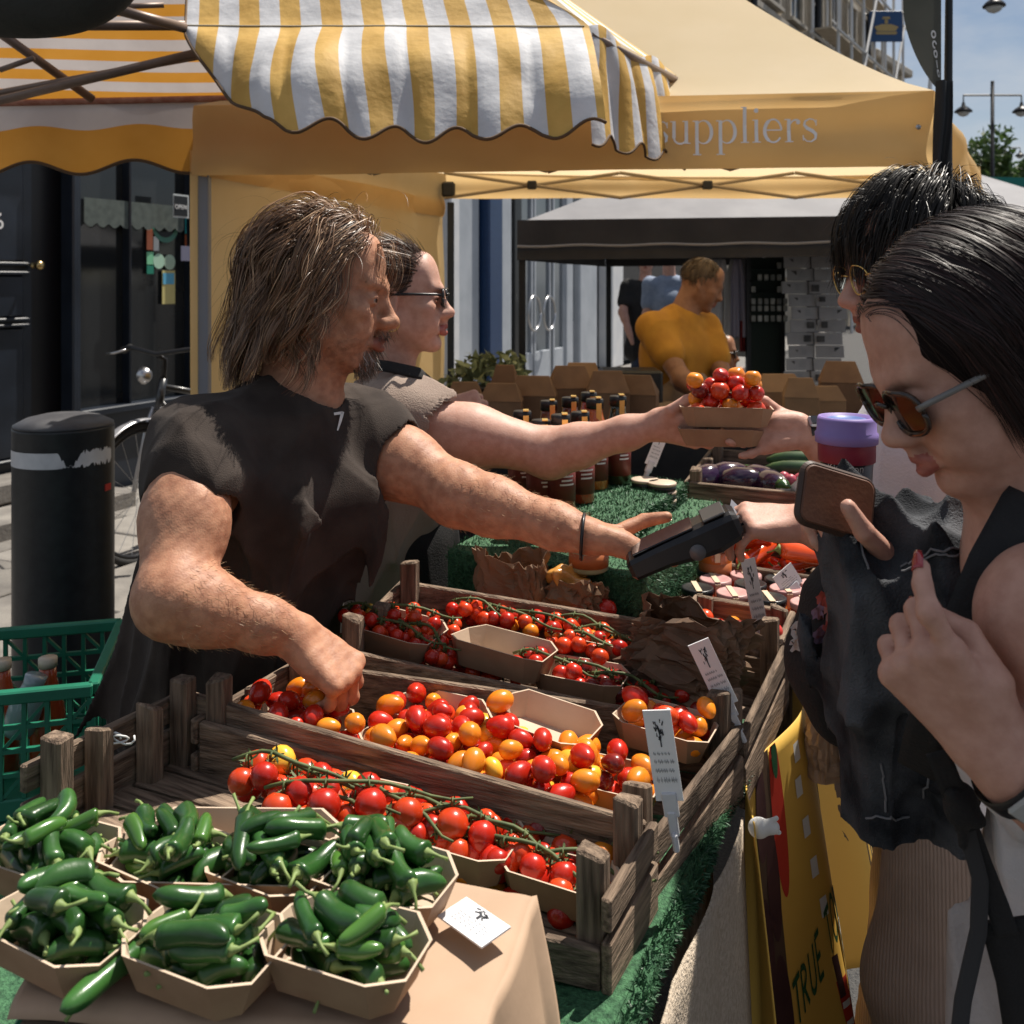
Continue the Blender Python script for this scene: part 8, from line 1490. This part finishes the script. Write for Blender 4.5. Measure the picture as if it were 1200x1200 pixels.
def gift_box(label, px, py, Y, w_, hh, lit=False, slope=.32):
    c = P(px, py, Y); c.z = zt_ - .004; t = thing('gift_box', label, 'box', tuple(c), random.uniform(-.25, .2), 'brown card boxes on the far table'); d = w_ * .7
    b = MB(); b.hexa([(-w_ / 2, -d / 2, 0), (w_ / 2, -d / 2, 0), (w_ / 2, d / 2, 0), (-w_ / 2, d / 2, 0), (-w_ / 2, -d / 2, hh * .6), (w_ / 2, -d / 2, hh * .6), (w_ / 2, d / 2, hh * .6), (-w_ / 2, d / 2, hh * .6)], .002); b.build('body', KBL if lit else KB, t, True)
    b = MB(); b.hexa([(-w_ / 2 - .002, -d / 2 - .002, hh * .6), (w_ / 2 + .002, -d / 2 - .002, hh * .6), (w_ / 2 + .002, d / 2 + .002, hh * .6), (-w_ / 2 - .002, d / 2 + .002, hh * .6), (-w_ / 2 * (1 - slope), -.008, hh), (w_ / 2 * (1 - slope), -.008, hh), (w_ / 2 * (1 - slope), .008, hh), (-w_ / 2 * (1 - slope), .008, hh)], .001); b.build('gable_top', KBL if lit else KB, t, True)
for i, (px, py, Y, w_, hh, lit, lb) in enumerate(((545, 470, 3.5, .13, .15, 0, 'dark gabled box at the left end of the far table'), (588, 470, 3.45, .15, .15, 0, 'wide gabled box second from the left on the far table'), (625, 470, 3.52, .17, .17, 0, 'gabled box in front of the potted plant'), (592, 460, 3.75, .10, .19, 0, 'tall narrow box standing at the back under the plant'), (668, 470, 3.6, .16, .20, 0, 'gabled box behind the sauce bottles'), (682, 455, 3.85, .16, .19, 1, 'lighter box at the back behind the bottle caps'), (712, 470, 3.5, .15, .19, 0, 'gabled box right of the sauce bottles'), (745, 470, 3.55, .16, .17, 0, 'low gabled box left of the mustard shirt'), (912, 470, 3.7, .18, .16, 1, 'light brown box right of the passed tomato tray'), (938, 472, 3.45, .12, .17, 1, 'light gabled box with a round hole near the cup'), (968, 472, 3.55, .12, .13, 1, 'light gabled box just behind the lilac cup'), (985, 470, 3.8, .16, .2, 0, 'dark gabled box at the right end of the far table'))):
    gift_box(lb, px, py, Y, w_, hh, lit)
b = MB(); q = P(738, 440, 4.2); b.box((q.x, 4.2, .56), (.26, .2, 1.12), ch=.01); tag(b.build('speaker_box', BLACKPL), 'tall black box standing behind the far table', 'box')
# potted plant
pp = P(563, 455, 4.6); t = thing('potted_plant', 'leafy green plant on a black stand in front of the blue pilaster', 'plant', (pp.x, pp.y, 0)); lathe_thing('pot', None, None, (pp.x, pp.y, pp.z - .2), [(.10, 0), (.13, .2), (.14, .2), (.14, .22), (.12, .22)], BLACKPL, None, 18, None, t); b = MB(); b.box((pp.x, pp.y, (pp.z - .2) / 2), (.3, .3, pp.z - .202)); b.build('stand', BLACKPL, t)
lob = [((pp.x + random.uniform(-.14, .16), pp.y + random.uniform(-.1, .1), pp.z + random.uniform(.03, .13)), random.uniform(.05, .09)) for _ in range(9)]; V_, Q_ = leafcloud(lob, 420, .035, 77); put('foliage', np_mesh('foliage', V_, Q_, False), mat('pale_leaf', (.16, .20, .10), (.30, .34, .20), rough=.6, scale=9), t)
# clothes rail, book and leaflet racks under the charcoal gazebo
cr = thing('clothes_rail', 'white and red garments hanging on a rail behind the man in mustard', 'clothes rail', tuple(P(865, 330, 7.2).xy) + (0,)); q0, q1 = P(820, 300, 7.2), P(895, 298, 7.2)
b = MB(); b.tube([q0, q1], .012, 8); b.tube([(q0.x, 7.2, 0), tuple(q0)], .012, 8); b.tube([(q1.x, 7.2, 0), tuple(q1)], .012, 8); b.build('rail', STEEL, cr)
for i, (pa, pb_, py1, m_) in enumerate(((826, 856, 470, WHITEC), (848, 884, 418, mat('white_shirt', (.55, .55, .56), rough=.9)), (856, 872, 395, mat('lilac_cloth', (.36, .34, .44), rough=.9)), (868, 884, 412, mat('dark_red_cloth', (.20, .02, .02), rough=.9)))):
    f1 = folds(351 + i, (0, 0, 1), 16, .05); y_ = 7.16 - .03 * i
    if i == 3: fn = lambda s, u: P(pa + (pb_ - pa) * s, 376 + (py1 - 376) * u, y_) + Vector((0, float(f1(s * .4, 0, 0)), 0))
    else: fn = lambda s, u: P((pa + pb_) / 2 + ((pa + pb_) * 0 + (pb_ - pa) * (s - .5)) * (.55 + .45 * min(1, u * 4)), 304 + (py1 - 304) * u, y_) + Vector((0, float(f1(s * .4, 0, 0)) * (.3 + u), 0))
    m = MB(); m.smooth = True; m.grid(fn, 16, 12, .006); m.build('garment', m_, cr)
rk = thing('jewellery_rack', 'dark green rack of small pale items under the charcoal gazebo', 'display rack', tuple(P(900, 350, 7.0).xy) + (0,)); RG_ = mat('dark_green_board', (.006, .016, .012), rough=.7); a0, a1 = P(878, 302, 7.0), P(918, 302, 7.0); zb_ = P(0, 470, 7.0).z
b = MB(); b.box(((a0.x + a1.x) / 2, 7.03, (a0.z + zb_) / 2), (a1.x - a0.x, .03, a0.z - zb_)); b.build('board', RG_, rk); b = MB()
for x in (a0.x, a1.x): b.box((x, 7.03, a0.z / 2), (.03, .05, a0.z))
b.build('upright', BLACKMET, rk); PB = MB(); PB.box((0, 0, 0), (.030, .012, .045), ch=.004); pbm = PB.mesh('pale_item'); pbm.materials.append(mat('pale_trinket', (.30, .32, .31), (.5, .5, .48), rough=.5, rand=.4))
for j, py in enumerate((312, 326, 340, 354, 362, 374)):
    b = MB(); zz = P(0, py + 3.5, 7.0).z; b.box(((a0.x + a1.x) / 2, 6.99, zz), (a1.x - a0.x - .02, .05, .008)); b.build('shelf', RG_, rk)
    for i in range(6):
        if random.random() < (.35 if j < 3 else .05): continue
        o = bpy.data.objects.new('pale_item', pbm); link(o, rk); o.location = Vector((a0.x + (a1.x - a0.x) * (i + .6) / 5.35, 6.985, zz + .027)) - rk.location
lr = thing('leaflet_stand', 'tall revolving stand of printed white leaflets under the charcoal gazebo', 'leaflet stand', tuple(P(950, 350, 6.8).xy) + (0,)); PAPW = mat('leaflet_paper', (.34, .33, .34), (.40, .39, .40), rough=.7, scale=8, rand=.1); PICT = mat('leaflet_picture', (.03, .03, .032), (.09, .085, .085), rough=.7, scale=22)
b = MB(); c = P(950, 350, 6.88); b.tube([(c.x, c.y, 0), (c.x, c.y, P(0, 300, 6.88).z)], .03, 8); b.build('pole', BLACKMET, lr); b = MB(); b.smooth = True; b.lathe((c.x, c.y, 0), [(.25, 0), (.24, .03), (.03, .06)], 20); b.build('base', BLACKMET, lr)
rr = random.Random(9)
for j in range(12):
    py = 300 + j * 15; sh = (0, 4, -3, 6, 10, 8, 4, 6, 3, 0, 4, 2)[j]
    for i in range(2):
        pa = 918 + sh * .9 + i * 33; q = P(pa + 16, py + 7, 6.8 - .02 * i); b = MB(); b.box(q, (.19, .012, .085), (Vector((1, .12 * (1 - 2 * i), 0)).normalized(), Vector((0, 1, -.15)).normalized(), Vector((0, .15, 1)).normalized())); lf = b.build('leaflet', PAPW, lr)
        b = MB(); b.box(q + Vector((rr.choice((-.055, -.05, .05)), -.0085, rr.uniform(-.008, .01))), (rr.uniform(.04, .055), .003, rr.uniform(.035, .05)), ch=.001); b.build('picture', PICT, lf)
        b = MB()
        for k_ in range(3): b.box(q + Vector((.02, -.0075, .02 - .016 * k_)), (rr.uniform(.03, .06), .002, .004))
        b.build('printed_line', INKG, lf)
# things that would still share a label are told apart by their order from the left
same = {}
for o in SC.objects:
    if o.parent is None and o.get('label'): same.setdefault(o['label'], []).append(o)
for lb, os_ in same.items():
    if len(os_) > 1:
        os_.sort(key=lambda o: o.location.x / o.location.y)
        for i, o in enumerate(os_): o['label'] = lb + (', leftmost' if i == 0 else ', rightmost' if i == len(os_) - 1 else f', {("second", "third", "fourth", "fifth", "sixth", "seventh", "eighth")[min(i, 7) - 1]} from left')
